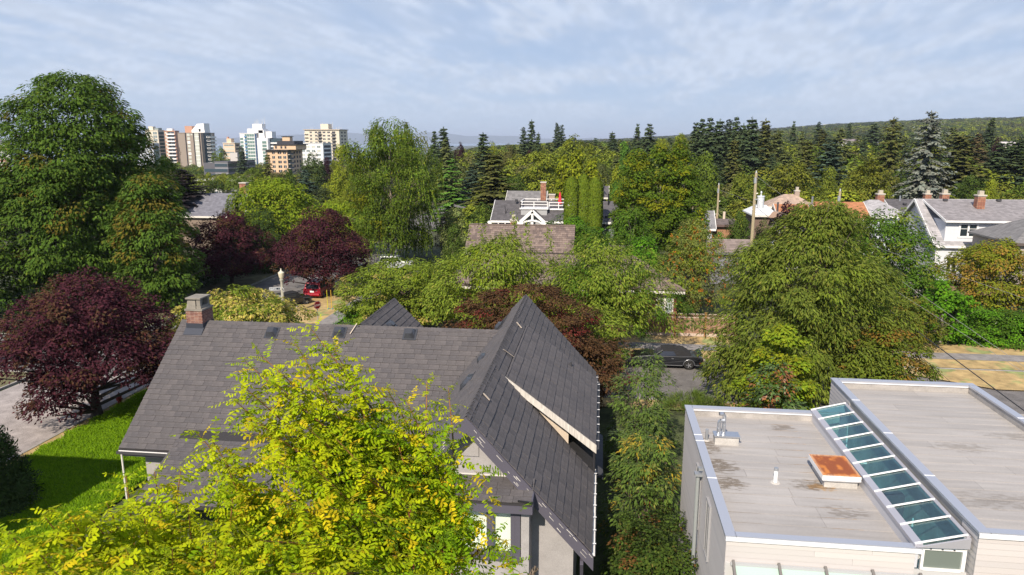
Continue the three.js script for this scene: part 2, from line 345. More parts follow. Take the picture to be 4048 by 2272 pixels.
  // ridge and hip caps: overlapping bent pieces
  {
    const cap = (a, b, s, w, drop) => { const n = Math.round(a.distanceTo(b) / 0.3), d = V(0, 0, 0).subVectors(b, a).normalize(), r = rng(n); const out = []; for (let i = 0; i < n; i++) { const p = a.clone().addScaledVector(d, i * a.distanceTo(b) / n), q = p.clone().addScaledVector(d, 0.36), k = shingleTones[Math.floor(r() * 4)].userData.tone, m = mb(); m.col = k; for (const e of [-1, 1]) { const o1 = s.clone().multiplyScalar(w * e).add(V(0, -drop, 0)); m.quad(p.clone().add(V(0, 0.075, 0)), q.clone().add(V(0, 0.05, 0)), q.clone().add(o1).add(V(0, 0.05, 0)), p.clone().add(o1).add(V(0, 0.075, 0))); } out.push(m.geo()); } return mergeGeometries(out); };
    const caps = mergeGeometries([cap(V(-21, RY, RZ), V(-4.7, RY, RZ), V(0, 0, 1), 0.19, 0.15), cap(V(WX, WY, ZF), V(WX, WY, ZB), V(1, 0, 0), 0.17, 0.187), cap(V(GX, GY, -32.6), V(GX, GY, GB), V(1, 0, 0), 0.17, 0.17)]);
    part('ridge_cap', caps, shingleAll, h, null, 'stuff');
  }
  // walls
  const ZW = -19.75;
  part('wall', mb().slab([V(-6.95, 0, ZW), V(-0.55, 0, ZW), V(-0.55, 4.25, ZW), V(WX, 7.78, ZW), V(-6.95, 4.25, ZW)], V(0, 0, -0.2)).geo(), stucco, h, 'grey stucco front gable wall');
  part('wall', mb().box(-20.3, 0, -37.4, -7, 2.9, -27.6).box(-0.8, 0, -35.6, -0.56, 4.2, -19.96).box(-7, 0, -35.6, -6.76, 4, -19.96).geo(), stucco, h);
  part('wall', mb().slab([V(-20.3, 2.9, -27.6), V(-20.3, 2.9, -37.4), V(-20.3, 6.75, -32.5)], V(0.2, 0, 0)).slab([V(-7, 0, -35.6), V(-7, 4.2, -35.6), V(WX, 7.7, -35.6), V(-0.55, 4.2, -35.6), V(-0.55, 0, -35.6)], V(0, 0, 0.2)).geo(), stucco, h);
  // cheek wall under the dormer's front edge
  part('dormer_wall', mb().slab([V(-3.0, 7.1, -24.62), V(-0.95, 4.85, -24.62), V(-0.95, 5.6, -24.62)], V(0, 0, -0.1)).slab([V(-0.95, 3.6, -24.6), V(-0.95, 3.6, -31.3), V(-0.95, 5.68, -31.3), V(-0.95, 5.68, -24.6)], V(-0.1, 0, 0)).geo(), std([0.55, 0.46, 0.36], 0.9, { map: GR.stucco }), h, 'tan wall of the dormer');
  part('dormer_fascia', mb().slab([at(S0, -24.27).add(V(0.05, -0.28, 0)), at(S1, -24.27).add(V(0.03, -0.31, 0)), at(S1, -24.27).add(V(0.03, 0.02, 0)), at(S0, -24.27).add(V(0, 0.02, 0))], V(0, 0, -0.04)).geo(), std([0.54, 0.51, 0.46], 0.75, { map: GR.wood }), h, 'weathered white board along the dormer edge');
  // barge boards of the front gable, flaking paint
  const barge = mb(), flakes = mb(), rf = rng(5);
  for (const s of [-1, 1]) {
    const e = WX + s * 3.82, y = WY - 3.82 * 1.1 - 0.02;
    const q = [V(WX, WY + 0.03, ZF + 0.04), V(WX, WY - 0.46, ZF + 0.04), V(e, y - 0.46, ZF + 0.04), V(e, y + 0.03, ZF + 0.04)];
    barge.slab(s > 0 ? q : q.reverse(), V(0, 0, -0.05));
    for (let i = 0; i < 26; i++) { const t = Math.pow(rf(), 0.7), o = 0.05 + 0.33 * rf(), L = 0.04 + 0.14 * rf(), w = 0.008 + 0.014 * rf(); const x = WX + s * 3.7 * t, yy = WY - 3.7 * 1.1 * t - o; flakes.quad(V(x, yy, ZF + 0.0445), V(x + s * L, yy - 1.1 * L, ZF + 0.0445), V(x + s * L, yy - 1.1 * L + w, ZF + 0.0445), V(x, yy + w * 1.6, ZF + 0.0445)); }
  }
  const bb = part('barge_board', barge.geo(), trim, h); part('paint_flake', flakes.geo(), M.offwhite, bb, null, 'stuff');
  part('barge_board', mb().slab([V(-21.02, RY - 0.02, RZ), V(-21.02, EY - 0.02, EZ), V(-21.02, EY - 0.3, EZ), V(-21.02, RY - 0.3, RZ)], V(0.04, 0, 0)).geo(), trim, h);
  part('soffit', mb().slab([V(WX, WY - 0.2, ZF), V(WX, WY - 0.2, ZW), V(0, WE - 0.2, ZW), V(0, WE - 0.2, ZF)], V(0, -0.03, 0)).slab([V(WX, WY - 0.2, ZF), V(-7.5, WE - 0.2, ZF), V(-7.5, WE - 0.2, ZW), V(WX, WY - 0.2, ZW)], V(0, -0.03, 0)).geo(), trim, h);
  const br = mb(); for (const x of [-0.28, -7.15]) br.bar(V(x, 2.5, ZW + 0.02), V(x, 3.5, ZF - 0.05), 0.1, 0.12).bar(V(x, 3.5, ZW), V(x, 3.52, ZF - 0.02), 0.1, 0.12).bar(V(x, 2.4, ZW), V(x, 3.5, ZW), 0.1, 0.1); part('bracket', br.geo(), trim, h);
  part('wall_band', mb().box(-5.6, 5.93, ZW, -1.9, 5.97, ZW + 0.03).geo(), M.offwhite, h);
  const vp = part('attic_vent', mb().box(-3.97, 6.6, ZW, -3.52, 7.28, ZW + 0.025).geo(), stucco, h); part('vent_frame', mb().box(-4.01, 6.56, ZW, -3.96, 7.32, ZW + 0.04).box(-3.53, 6.56, ZW, -3.48, 7.32, ZW + 0.04).box(-3.96, 7.27, ZW, -3.53, 7.32, ZW + 0.04).box(-3.96, 6.56, ZW, -3.53, 6.61, ZW + 0.04).geo(), stucco, vp);
  // bay with its windows
  const bayGlass = glassMat([0.95, 0.98, 0.95]); bayGlass.specularIntensity = 0.3;
  const ZP = -18.85;
  const bay = part('bay', mb().box(-5.32, 0, ZW + 0.01, -1.84, 3.74, ZP).box(-2.08, 3.74, ZW + 0.01, -1.84, 5.62, ZP).box(-5.32, 3.74, ZW + 0.01, -5.1, 5.62, ZP).box(-5.1, 5.46, ZW + 0.01, -2.08, 5.62, ZP).geo(), stucco, h, 'grey stucco bay below the front gable');
  part('bay_fascia', mb().box(-5.47, 5.36, BZ0 - 0.03, -1.72, 5.6, BZ0 + 0.03).box(-1.76, 5.36, BZ1, -1.715, 5.8, BZ0 - 0.03).geo(), trim, bay);
  part('gutter_stub', mb().bar(V(-2.15, 5.76, BZ0 + 0.0), V(-1.72, 5.74, BZ0 + 0.02), 0.05, 0.04).geo(), M.black, bay);
  for (const [x0, x1] of [[-4.84, -4.36], [-4.02, -3.11], [-2.9, -2.39]]) {
    const w = part('window', mb().box(x0 - 0.13, 3.82, ZP - 0.06, x0, 5.46, ZP + 0.012).box(x1, 3.82, ZP - 0.06, x1 + 0.13, 5.46, ZP + 0.012).box(x0, 5.38, ZP - 0.06, x1, 5.46, ZP + 0.012).box(x0, 3.82, ZP - 0.06, x1, 3.96, ZP + 0.012).geo(), trim, h);
    part('blind', mb().box(x0 - 0.02, 3.9, ZP - 0.2, x1 + 0.02, 5.44, ZP - 0.15).geo(), std([0.80, 0.80, 0.76], 0.8), w, 'drawn pale blind');
    part('pane', mb().box(x0, 3.96, ZP - 0.058, x1, 5.38, ZP - 0.052).geo(), bayGlass, w);
  }
  part('window_trim', mb().box(-5.1, 3.742, ZP - 0.05, -4.975, 5.455, ZP + 0.02).box(-4.228, 3.742, ZP - 0.05, -4.152, 5.455, ZP + 0.02).box(-2.978, 3.97, ZP - 0.05, -3.032, 5.455, ZP + 0.02).box(-2.257, 3.742, ZP - 0.05, -2.1, 5.455, ZP + 0.02).geo(), trim, h);
  part('window_sill', mb().box(-5.15, 3.7, ZP, -2.05, 3.8, ZP + 0.1).geo(), trim, h);
  // right side: small bay roof and downpipe
  const sb = part('side_bay', mb().box(-0.55, 0, -29.2, 0.12, 3.05, -26).geo(), stucco, h); part('side_bay_roof', mb().slab([V(-0.55, 3.75, -25.4), V(0.38, 3.15, -25.6), V(0.38, 3.15, -29.6), V(-0.55, 3.75, -29.8)], V(0, -0.1, 0)).slab([V(-0.55, 3.75, -25.4), V(-0.55, 3.15, -25.3), V(0.38, 3.15, -25.6)], V(0, 0, -0.1)).geo(), std([0.06, 0.063, 0.075], 0.9, { map: GR.shingle }), sb);
  part('downpipe', mb().path([V(0.02, 4.85, -24.42), V(0.02, 3.95, -24.4), V(-0.25, 3.5, -24.6), V(-0.4, 0.1, -24.7)], 0.045, 0.045, 8).geo(), std([0.03, 0.03, 0.035], 0.5), h, 'black downpipe below the dormer gutter');
  // gutters with white straps
  const gutter = (x, y, z0, z1, inner) => { const g = part('gutter', mb().box(x, y - 0.12, z1, x + 0.015, y, z0).box(x + 0.115, y - 0.12, z1, x + 0.13, y, z0).box(x + 0.015, y - 0.12, z1, x + 0.115, y - 0.105, z0).geo(), std([0.05, 0.05, 0.055], 0.45), h); if (inner) part('gutter_lining', mb().box(x + 0.02, y - 0.1, z1, x + 0.11, y - 0.085, z0).geo(), M.white, g); for (let z = z0 - 0.5; z > z1; z -= 0.78) part('strap', mb().box(x - 0.01, y + 0.002, z - 0.02, x + 0.14, y + 0.014, z + 0.02).geo(), M.white, g); };
  gutter(0.06, 5.02, SZ0, -31.6, false); gutter(0.0, 3.9, ZF, -24.9, true); gutter(0.0, 3.9, -31.7, -36, false);
  { const g = part('gutter', mb().box(-21.05, EY - 0.2, EZ + 0.02, -18.4, EY - 0.185, EZ + 0.14).box(-21.05, EY - 0.185, EZ + 0.02, -18.4, EY - 0.05, EZ + 0.03).box(-21.05, EY - 0.185, EZ + 0.13, -18.4, EY - 0.06, EZ + 0.14).geo(), M.dark, h); part('gutter_lining', mb().box(-21, EY - 0.15, EZ + 0.035, -18.4, EY - 0.06, EZ + 0.045).box(-20.9, EY - 0.18, EZ + 0.045, -18.5, EY - 0.165, EZ + 0.125).geo(), M.white, g); }
  part('downpipe', mb().path([V(-20.85, EY - 0.2, EZ + 0.08), V(-20.85, 0.1, EZ + 0.08)], 0.04, 0.04, 8).geo(), M.offwhite, h, 'pale downpipe at the left eave corner');
  part('eave_board', mb().box(-20.9, EY - 0.34, EZ - 0.06, -6, EY - 0.165, EZ - 0.01).geo(), trim, h);
  // roof fittings
  const pM = Math.atan2(RY - EY, EZ - RZ);
  for (const [x, z] of [[-15.96, -32.0], [-12.53, -32.12], [-8.99, -32.15]]) roofVent(h, 'roof_vent', x, RY - (z - RZ) * (RY - EY) / (EZ - RZ) + 0.06, z, 0.6, 0.6, 0.26, 'z', pM);
  for (const [x, z] of [[-5.0, -34.6], [-4.87, -28.63], [-5.03, -26.04]]) { const w = z === -26.04 ? 0.72 : 0.5; roofVent(h, 'roof_vent', x, WY - (WX - x) * 1.1 + 0.06, z, w, w * 1.25, 0.12, 'x', Math.atan(1.1)); }
  { const s = roofVent(h, 'roof_vent', GX + 0.75, GY - 0.75 + 0.05, -35.3, 0.42, 0.8, 0.13, 'x', -Math.PI / 4); }
  part('skylight', mb().slab([V(-5.6, 6.03, -20.3), V(-4.3, 7.46, -20.3), V(-4.3, 7.46, -21.1), V(-5.6, 6.03, -21.1)], V(-0.07, 0.065, 0)).geo(), std([0.1, 0.12, 0.14], 0.15), h);
  part('vent_pipe', mb().tube(V(-1.13, 5.85, -30.6), V(-1.13, 6.2, -30.6), 0.05, 0.05, 10).tube(V(-1.13, 5.85, -30.6), V(-1.13, 5.95, -30.6), 0.14, 0.07, 10).geo(), M.dark, h);
  for (const [z, L, a] of [[-30.7, 0.34, 0.3], [-26.4, 0.5, -0.3], [-21.5, 0.3, 0.2]]) part('ridge_strip', mb().bar(V(-3.6, 7.97, z + 0.1), V(-3.6 + L * 0.7, 7.97 - L * 0.72, z + a * 0.6), 0.07, 0.015).geo(), std([0.5, 0.42, 0.33], 0.8), h);
  part('ridge_strip', mb().bar(V(-11.75, 7.16, -32.45), V(-11.95, 6.75, -32.0), 0.05, 0.015).geo(), std([0.5, 0.42, 0.33], 0.8), h);
  // brick chimney with its concrete top
  {
    const c = part('chimney', mb().box(-20.47, 6.0, -33.07, -19.63, 7.66, -32.07).geo(), std([0.36, 0.32, 0.29], 0.95, { map: GR.concrete }), h, 'brick chimney with a weathered concrete cap');
    const bm = tones([[0.20, 0.085, 0.06], [0.24, 0.11, 0.075], [0.17, 0.07, 0.052], [0.27, 0.14, 0.10]], 0.9, GR.concrete), r = rng(8);
    const bl = 0.2, bh = 0.062, g1 = new RoundedBoxGeometry(bl, bh, 0.06, 1, 0.006), g2 = new RoundedBoxGeometry(0.06, bh, bl, 1, 0.006);
    for (let k = 0; k < 13; k++) { const y = 6.86 - 0.2 + k * 0.075 + 0.03, off = k % 2 ? 0.105 : 0; if (y > 7.62) break;
      for (let i = 0; i < 4; i++) { const x = -20.36 + i * 0.21 + off - (off ? 0.105 : 0); for (const z of [-32.09, -33.05]) { const b = part('brick', g1, bm[Math.floor(r() * 4)], c); b.position.set(x, y, z + (r() - 0.5) * 0.006); } }
      for (let i = 0; i < 5; i++) { const z = -32.16 - i * 0.2 + (off ? 0.02 : -0.02); for (const x of [-19.65, -20.45]) { const b = part('brick', g2, bm[Math.floor(r() * 4)], c); b.position.set(x + (r() - 0.5) * 0.006, y, z); } } }
    const conc = std([0.22, 0.20, 0.17], 0.95, { map: GR.concrete });
    part('flashing', mb().box(-20.5, 6.45, -33.1, -19.6, 7.0, -32.02).slab([V(-20.54, 6.45, -31.75), V(-19.57, 6.45, -31.75), V(-19.57, 6.78, -32.1), V(-20.54, 6.78, -32.1)], V(0, 0.05, 0)).geo(), std([0.04, 0.045, 0.06], 0.45), c);
    part('chimney_cap', mb().box(-20.52, 7.64, -33.12, -19.58, 7.73, -32.02).slab([V(-20.45, 7.73, -32.1), V(-19.95, 7.73, -32.1), V(-20.0, 8.22, -32.2), V(-20.4, 8.22, -32.2)], V(0, 0, -0.8)).box(-19.95, 7.73, -33.0, -19.7, 7.86, -32.15).box(-19.92, 7.86, -33.0, -19.72, 8.22, -32.85).box(-19.92, 7.86, -32.3, -19.72, 8.22, -32.15).box(-20.46, 8.22, -33.06, -19.66, 8.29, -32.08).geo(), conc, c);
  }
  settle(h, -10.5, 0, -28);
}

// ---------------------------------------------------------------- the pale flat-roofed building on the right
{
  const b = thing('flat_roofed_building', 'pale grey boarded building with two flat roofs and a long glazed skylight', 'building');
  const X0 = 3.12, XS = 7.28, X1 = 8.45, X2 = 13.2, ZF = -15.4, ZB = -23.7, ZF2 = -15.2, ZB2 = -25.5, Y1 = 7.0, Y2 = 7.6;
  const board = tones([[0.50, 0.47, 0.455], [0.525, 0.495, 0.48], [0.48, 0.455, 0.445], [0.51, 0.48, 0.465]], 0.75);
  const cap = std([0.47, 0.49, 0.54], 0.38, { metalness: 0.45 }), memb = std([0.35, 0.33, 0.31], 0.95, { map: GR.concrete });
  // carcass behind the boards
  part('wall', mb().box(X0 + 0.03, 0, ZB + 0.03, X0 + 0.2, Y1 - 0.03, ZF - 0.03).box(X0 + 0.2, 0, ZF - 0.2, XS, Y1 - 0.03, ZF - 0.03).box(X0 + 0.2, 0, ZB + 0.03, XS + 0.9, Y1 - 0.03, ZB + 0.2).geo(), memb, b);
  part('wall', mb().box(X1 + 0.03, 0, ZB2 + 0.03, X1 + 0.2, Y2 - 0.03, ZF2 - 0.03).box(X1 + 0.2, 0, ZF2 - 0.2, X2, Y2 - 0.03, ZF2 - 0.03).box(X1 + 0.2, 0, ZB2 + 0.03, X2, Y2 - 0.03, ZB2 + 0.2).box(X2 - 0.2, 0, ZB2 + 0.2, X2 - 0.02, Y2 - 0.03, ZF2 - 0.2).geo(), memb, b);
  // boards, one by one
  const ex = 0.145, unit = mb().quad(V(0, 0, 0.5), V(1, 0, 0.5), V(1, 1, 0.12), V(0, 1, 0.12)).quad(V(0, 0, -0.5), V(1, 0, -0.5), V(1, 0, 0.5), V(0, 0, 0.5)).quad(V(0, 1, 0.12), V(1, 1, 0.12), V(1, 1, -0.5), V(0, 1, -0.5)).quad(V(0, 0, -0.5), V(0, 0, 0.5), V(0, 1, 0.12), V(0, 1, -0.5)).quad(V(1, 0, 0.5), V(1, 0, -0.5), V(1, 1, -0.5), V(1, 1, 0.12)).geo();
  const rb = rng(31);
  const lay = (o, ux, n, len, y0, y1) => { for (let y = y1 - ex, k = 0; y > y0 - ex; y -= ex, k++) { let u = 0; while (u < len - 0.05) { let w = 1.9 + 2.4 * rb(); if (len - u - w < 0.7) w = len - u; const q = part('board', unit, board[Math.floor(rb() * 4)], b); q.matrix.makeBasis(ux, V(0, 1, 0), n).setPosition(o.clone().addScaledVector(ux, u).add(V(0, y, 0))).scale(V(w - 0.004, ex * 1.02, 0.03)); q.matrix.decompose(q.position, q.quaternion, q.scale); u += w; } } };
  lay(V(X0 + 0.014, 0, ZB), V(0, 0, 1), V(-1, 0, 0), ZF - ZB, 1.2, Y1 - 0.1);
  lay(V(X0, 0, ZF - 0.014), V(1, 0, 0), V(0, 0, 1), XS - X0 + 0.02, 6.3, Y1 - 0.12);
  lay(V(X1, 0, ZF2 - 0.014), V(1, 0, 0), V(0, 0, 1), X2 - X1, 5.2, Y2 - 0.12);
  lay(V(X1 + 0.014, 0, ZF2 - 0.75), V(0, 0, 1), V(-1, 0, 0), 0.74, 5.6, Y2 - 0.12);
  lay(V(X1 + 0.014, 0, ZB2), V(0, 0, 1), V(-1, 0, 0), 2.0, 5.6, Y2 - 0.12);
  part('wall', boxGeo(X0 + 0.01, 5.9, ZF + 0.0, XS, 6.3, ZF + 0.02), std([0.5, 0.5, 0.5], 0.6), b);
  // parapets: membrane inside, metal cap on top
  const inner = mb(), caps = mb(), seam = mb();
  const para = (x0, z0, x1, z1, y, drop) => { inner.box(x0 + 0.02, y - drop, z0 + 0.02, x1 - 0.02, y - 0.06, z1 - 0.02); caps.box(x0 - 0.03, y - 0.06, z0 - 0.02, x1 + 0.02, y, z1 + 0.03); };
  para(X0, ZB, X0 + 0.2, ZF, Y1, 0.35); para(X0 + 0.24, ZB, XS + 0.15, ZB + 0.2, Y1, 0.35); para(X0 + 0.24, ZF - 0.16, XS + 0.12, ZF, Y1, 0.3);
  para(X1, ZB2, X1 + 0.2, ZF2, Y2, 0.35); para(X1 + 0.24, ZB2, X2, ZB2 + 0.2, Y2, 0.35); para(X2 - 0.2, ZB2 + 0.24, X2, ZF2, Y2, 0.35); para(X1 + 0.24, ZF2 - 0.16, X2 - 0.24, ZF2, Y2, 0.3);
  part('parapet', inner.geo(), memb, b); const cp = part('parapet_cap', caps.geo(), cap, b);
  for (const [x, z, y] of [[X0, -21.2, Y1], [X0, -20.75, Y1], [X0, -18.3, Y1], [X1, -23.3, Y2], [X1, -20.6, Y2], [X1, -17.9, Y2], [X2 - 0.2, -22.3, Y2]]) part('cap_joint', boxGeo(x - 0.035, y, z, x + 0.225, y + 0.004, z + 0.045), M.white, cp);
  const drips = mb().box(X0 + 0.24, Y1 - 0.1, ZB + 0.2, XS + 0.1, Y1 - 0.06, ZB + 0.235).box(X1 + 0.24, Y2 - 0.1, ZB2 + 0.2, X2 - 0.22, Y2 - 0.06, ZB2 + 0.235).box(X0 - 0.02, Y1 - 0.13, ZF + 0.03, XS + 0.12, Y1 - 0.03, ZF + 0.045).box(X1 - 0.02, Y2 - 0.14, ZF2 + 0.03, X2, Y2 - 0.03, ZF2 + 0.045);
  part('drip_edge', drips.geo(), std([0.72, 0.72, 0.73], 0.45), cp);
  // roofing: rolled strips with lapped seams; soot and lichen stains where the photograph has them
  const stain = texture(1024, 1024, (u, v, x, y) => {
    const X = u * 12, Z = v * 12; // metres from (X0, ZB)
    let k = 1 + 0.2 * (hash2(x, y, 201) - 0.5) + 0.34 * (fbm(u * 9, v * 90, 4, 202) - 0.5) + 0.16 * (fbm(u * 6, v * 6, 4, 206) - 0.5);
    const blot = (cx, cz, rx, rz, s) => { const d = Math.hypot((X - cx) / rx, (Z - cz) / rz), n = fbm(u * 70, v * 230, 5, 210); return s * ss(0.50, 0.72, n + 0.30 * (1 - d)) * (1 - ss(0.75, 1.2, d)); };
    let d = Math.max(blot(0.4, 2.6, 0.4, 0.7, 0.55), blot(0.5, 4.0, 0.6, 0.55, 0.6), blot(0.55, 5.1, 0.6, 0.45, 0.6), blot(2.9, 4.9, 0.7, 0.35, 0.5), blot(3.0, 0.9, 0.5, 0.3, 0.5), blot(3.3, 6.3, 0.6, 0.35, 0.35), blot(3.6, 7.9, 0.6, 0.3, 0.4), blot(1.1, 8.0, 0.8, 0.25, 0.35), blot(9.5, 2.2, 1.2, 0.3, 0.25), blot(6.6, 6.4, 1.4, 0.5, 0.25), blot(7.4, 3.2, 1.0, 0.4, 0.28));
    const rust = ss(0.45, 0.7, fbm(u * 60, v * 60, 3, 220) + 0.4 - Math.hypot((X - 3.05) / 0.42, (Z - 5.02) / 0.2) * 0.5);
    const edge = 0.45 * ss(0.42, 0.62, fbm(u * 120, v * 60, 4, 230) + 0.3 * Math.exp(-X * 9) - 0.12) * Math.exp(-X * 3.2) * ss(1.2, 2.4, Z) * (1 - ss(5.2, 7, Z));
    d = Math.max(d, edge) * (0.6 + 0.8 * hash2(x, y, 231));
    return [0.5 * k * (1 - 0.82 * d), 0.5 * k * (1 - 0.9 * d) * lerp(1, 0.72, rust), 0.5 * k * (1 - d) * lerp(1, 0.42, rust)];
  });
  stain.repeat.set(1 / 12, 1 / 12); stain.offset.set(-X0 / 12, ZB / 12); stain.flipY = false;
  // v grows towards the front: uv.y = -z
  stain.repeat.set(1 / 12, -1 / 12); stain.offset.set(-X0 / 12, -ZB / 12);
  const strip = [[0.345, 0.325, 0.308], [0.33, 0.312, 0.297], [0.358, 0.338, 0.32]].map((c) => std(c, 0.95, { map: stain }));
  const roll = (x0, x1, z0, z1, y, seed) => { const r = rng(seed); let k = 0; for (let z = z1; z > z0 + 0.05; z -= 0.5, k++) { const e = Math.max(z0, z - 0.56), cut = r() < 0.5 ? lerp(x0, x1, 0.25 + 0.5 * r()) : x1; const w = () => (r() - 0.5) * 0.012; const seg = (a, c) => part('roof_strip', mb().slab([V(a, y + 0.012, z + w()), V(c, y + 0.012, z + w()), V(c, y + 0.002 + 0.001 * (k % 2), e), V(a, y + 0.002 + 0.001 * (k % 2), e)], V(0, -0.008, 0)).geo(), strip[Math.floor(r() * 3)], b); seg(x0, cut); if (cut < x1) seg(cut + 0.006, x1); } };
  part('roof', mb().box(X0 + 0.2, 6.4, ZB + 0.2, XS, 6.67, ZF - 0.16).box(X1 + 0.2, 6.9, ZB2 + 0.2, X2 - 0.2, 7.27, ZF2 - 0.16).geo(), memb, b);
  roll(X0 + 0.19, XS + 0.01, ZB + 0.19, ZF - 0.15, 6.69, 41); roll(X1 + 0.19, X2 - 0.19, ZB2 + 0.19, ZF2 - 0.15, 7.29, 42);
  // long skylight, rising to the right, ten panes
  const sk = part('skylight', mb().box(XS, 6.5, ZB + 0.02, XS + 0.06, 7.0, ZF).geo(), std([0.52, 0.52, 0.55], 0.5), b, 'long sloping glazed skylight between the roofs');
  const L = V(XS, 7.06, 0), Rr = V(X1 - 0.06, 7.36, 0), pt = (t, z) => V(lerp(L.x, Rr.x, t), lerp(L.y, Rr.y, t), z), sz0 = ZB + 0.05, sz1 = ZF - 0.02, frame = std([0.42, 0.42, 0.46], 0.45, { metalness: 0.3 });
  part('skylight_rail', mb().slab([pt(-0.02, sz1), pt(0.13, sz1), pt(0.13, sz0), pt(-0.02, sz0)], V(0, -0.09, 0)).slab([pt(0.93, sz1), pt(1.0, sz1), pt(1.0, sz0), pt(0.93, sz0)], V(0, -0.09, 0)).geo(), frame, sk);
  const pane = glassMat([0.66, 0.86, 0.88], 0.03);
  for (let i = 0; i <= 10; i++) {
    const z = lerp(sz1 - 0.04, sz0 + 0.04, i / 10);
    part('glazing_bar', mb().bar(pt(-0.015, z).add(V(0, 0.012, 0)), pt(0.97, z).add(V(0, 0.012, 0)), 0.036, 0.03).geo(), M.white, sk);
    if (i < 10) { const z2 = lerp(sz1 - 0.04, sz0 + 0.04, (i + 1) / 10); part('pane', mb().slab([pt(0.13, z - 0.018), pt(0.93, z - 0.018), pt(0.93, z2 + 0.018), pt(0.13, z2 + 0.018)].map((q) => q.add(V(0, -0.02, 0))), V(0, -0.006, 0)).geo(), pane, sk); }
  }
  part('skylight_end', mb().slab([pt(0, sz1 + 0.06), V(X1 - 0.06, 7.1, sz1 + 0.06), pt(1, sz1 + 0.06)].map((q) => q.add(V(0, -0.04, 0))), V(0, 0, -0.05)).slab([V(XS, 7.0, ZB + 0.02), pt(0, ZB + 0.02), pt(1, ZB + 0.02), V(X1 - 0.06, 7.0, ZB + 0.02)], V(0, 0, 0.05)).geo(), frame, sk);
  // room below the glass: pale walls, a partition with a dark door, two ceiling fans
  const room = std([0.72, 0.76, 0.72], 0.9);
  part('room', mb().box(XS - 2.2, 5.7, ZB + 0.2, X1 + 2.0, 5.8, ZF - 0.3).box(XS - 2.3, 3.4, ZB + 0.2, XS - 2.2, 6.4, ZF - 0.3).box(X1 + 2.0, 3.4, ZB + 0.2, X1 + 2.1, 6.4, ZF - 0.3).box(XS - 2.2, 3.4, -18.5, XS + 0.5, 6.4, -18.4).geo(), room, b);
  part('inner_door', boxGeo(XS + 0.52, 5.8, -18.7, XS + 1.0, 6.7, -18.44), std([0.10, 0.07, 0.08], 0.5), b);
  for (const z of [-21.7, -16.9]) { const f = part('ceiling_fan', mb().tube(V(XS + 0.55, 6.15, z), V(XS + 0.55, 6.9, z), 0.02, 0.02, 6).tube(V(XS + 0.55, 6.1, z), V(XS + 0.55, 6.25, z), 0.1, 0.1, 12).geo(), M.white, b); for (let k = 0; k < 4; k++) { const a = 0.3 + k * Math.PI / 2; part('fan_blade', mb().bar(V(XS + 0.55, 6.18, z), V(XS + 0.55 + Math.cos(a) * 0.62, 6.18, z + Math.sin(a) * 0.62), 0.12, 0.012).geo(), M.white, f); } }
  // small gable window at the front end of the skylight
  {
    const z = ZF - 0.12, w = part('end_window', mb().box(XS + 0.16, 6.42, z, XS + 0.22, 6.98, z + 0.06).box(X1 - 0.14, 6.42, z, X1 - 0.06, 7.3, z + 0.06).box(XS + 0.22, 6.92, z, X1 - 0.14, 6.99, z + 0.06).box(XS + 0.22, 6.40, z, X1 - 0.14, 6.46, z + 0.06).geo(), M.white, b, 'white framed window below the skylight end');
    part('pane', boxGeo(XS + 0.22, 6.46, z + 0.01, X1 - 0.14, 6.92, z + 0.016), std([0.16, 0.19, 0.17], 0.05), w);
    part('pane', mb().slab([V(XS + 0.3, 6.99, z + 0.016), V(X1 - 0.14, 6.99, z + 0.016), V(X1 - 0.14, 7.2, z + 0.016)], V(0, 0, -0.006)).geo(), std([0.15, 0.19, 0.17], 0.05), w);
    for (let k = 0; k < 3; k++) part('latch', boxGeo(XS + 0.32 + 0.25 * k, 6.94, z + 0.06, XS + 0.36 + 0.25 * k, 6.965, z + 0.07), M.dark, w);
    part('wall', mb().box(XS, 5.4, z, X1, 6.4, z + 0.04).geo(), std([0.5, 0.5, 0.5], 0.7), b);
  }
  // lean-to glazing below the front eave
  { const c = part('canopy', mb().box(X0 + 0.12, 6.28, ZF + 0.02, XS + 0.2, 6.34, ZF + 0.1).geo(), std([0.42, 0.43, 0.44], 0.5), b, 'lean-to glass roof on dark bars');
    for (let i = 0; i < 5; i++) { const x = X0 + 0.18 + i * 1.03; part('canopy_bar', mb().bar(V(x, 6.36, ZF + 0.02), V(x, 5.5, ZF + 1.6), 0.06, 0.1).geo(), std([0.16, 0.15, 0.14], 0.5), c); if (i < 4) part('pane', mb().slab([V(x + 0.03, 6.3, ZF + 0.06), V(x + 0.03, 5.5, ZF + 1.55), V(x + 1.0, 5.5, ZF + 1.55), V(x + 1.0, 6.3, ZF + 0.06)], V(0, -0.006, 0)).geo(), std([0.40, 0.56, 0.47], 0.08), c); } }
  // left wall: tall narrow windows and the metal downpipe with its hopper
  for (const [z0, z1, y0, y1] of [[-20.2, -19.55, 4.75, 6.45], [-18.1, -17.6, 4.95, 6.45], [-20.4, -19.75, 2.2, 3.5]]) {
    const w = part('window', mb().box(X0 - 0.05, y0 - 0.05, z0 - 0.05, X0 + 0.02, y0, z1 + 0.05).box(X0 - 0.05, y1, z0 - 0.05, X0 + 0.02, y1 + 0.05, z1 + 0.05).box(X0 - 0.05, y0, z0 - 0.05, X0 + 0.02, y1, z0).box(X0 - 0.05, y0, z1, X0 + 0.02, y1, z1 + 0.05).box(X0 - 0.04, y0, (z0 + z1) / 2 - 0.02, X0 + 0.02, y1, (z0 + z1) / 2 + 0.02).geo(), std([0.3, 0.3, 0.31], 0.6), b);
    part('pane', boxGeo(X0 - 0.025, y0, z0, X0 - 0.02, y1, z1), M.darkGlass, w);
  }
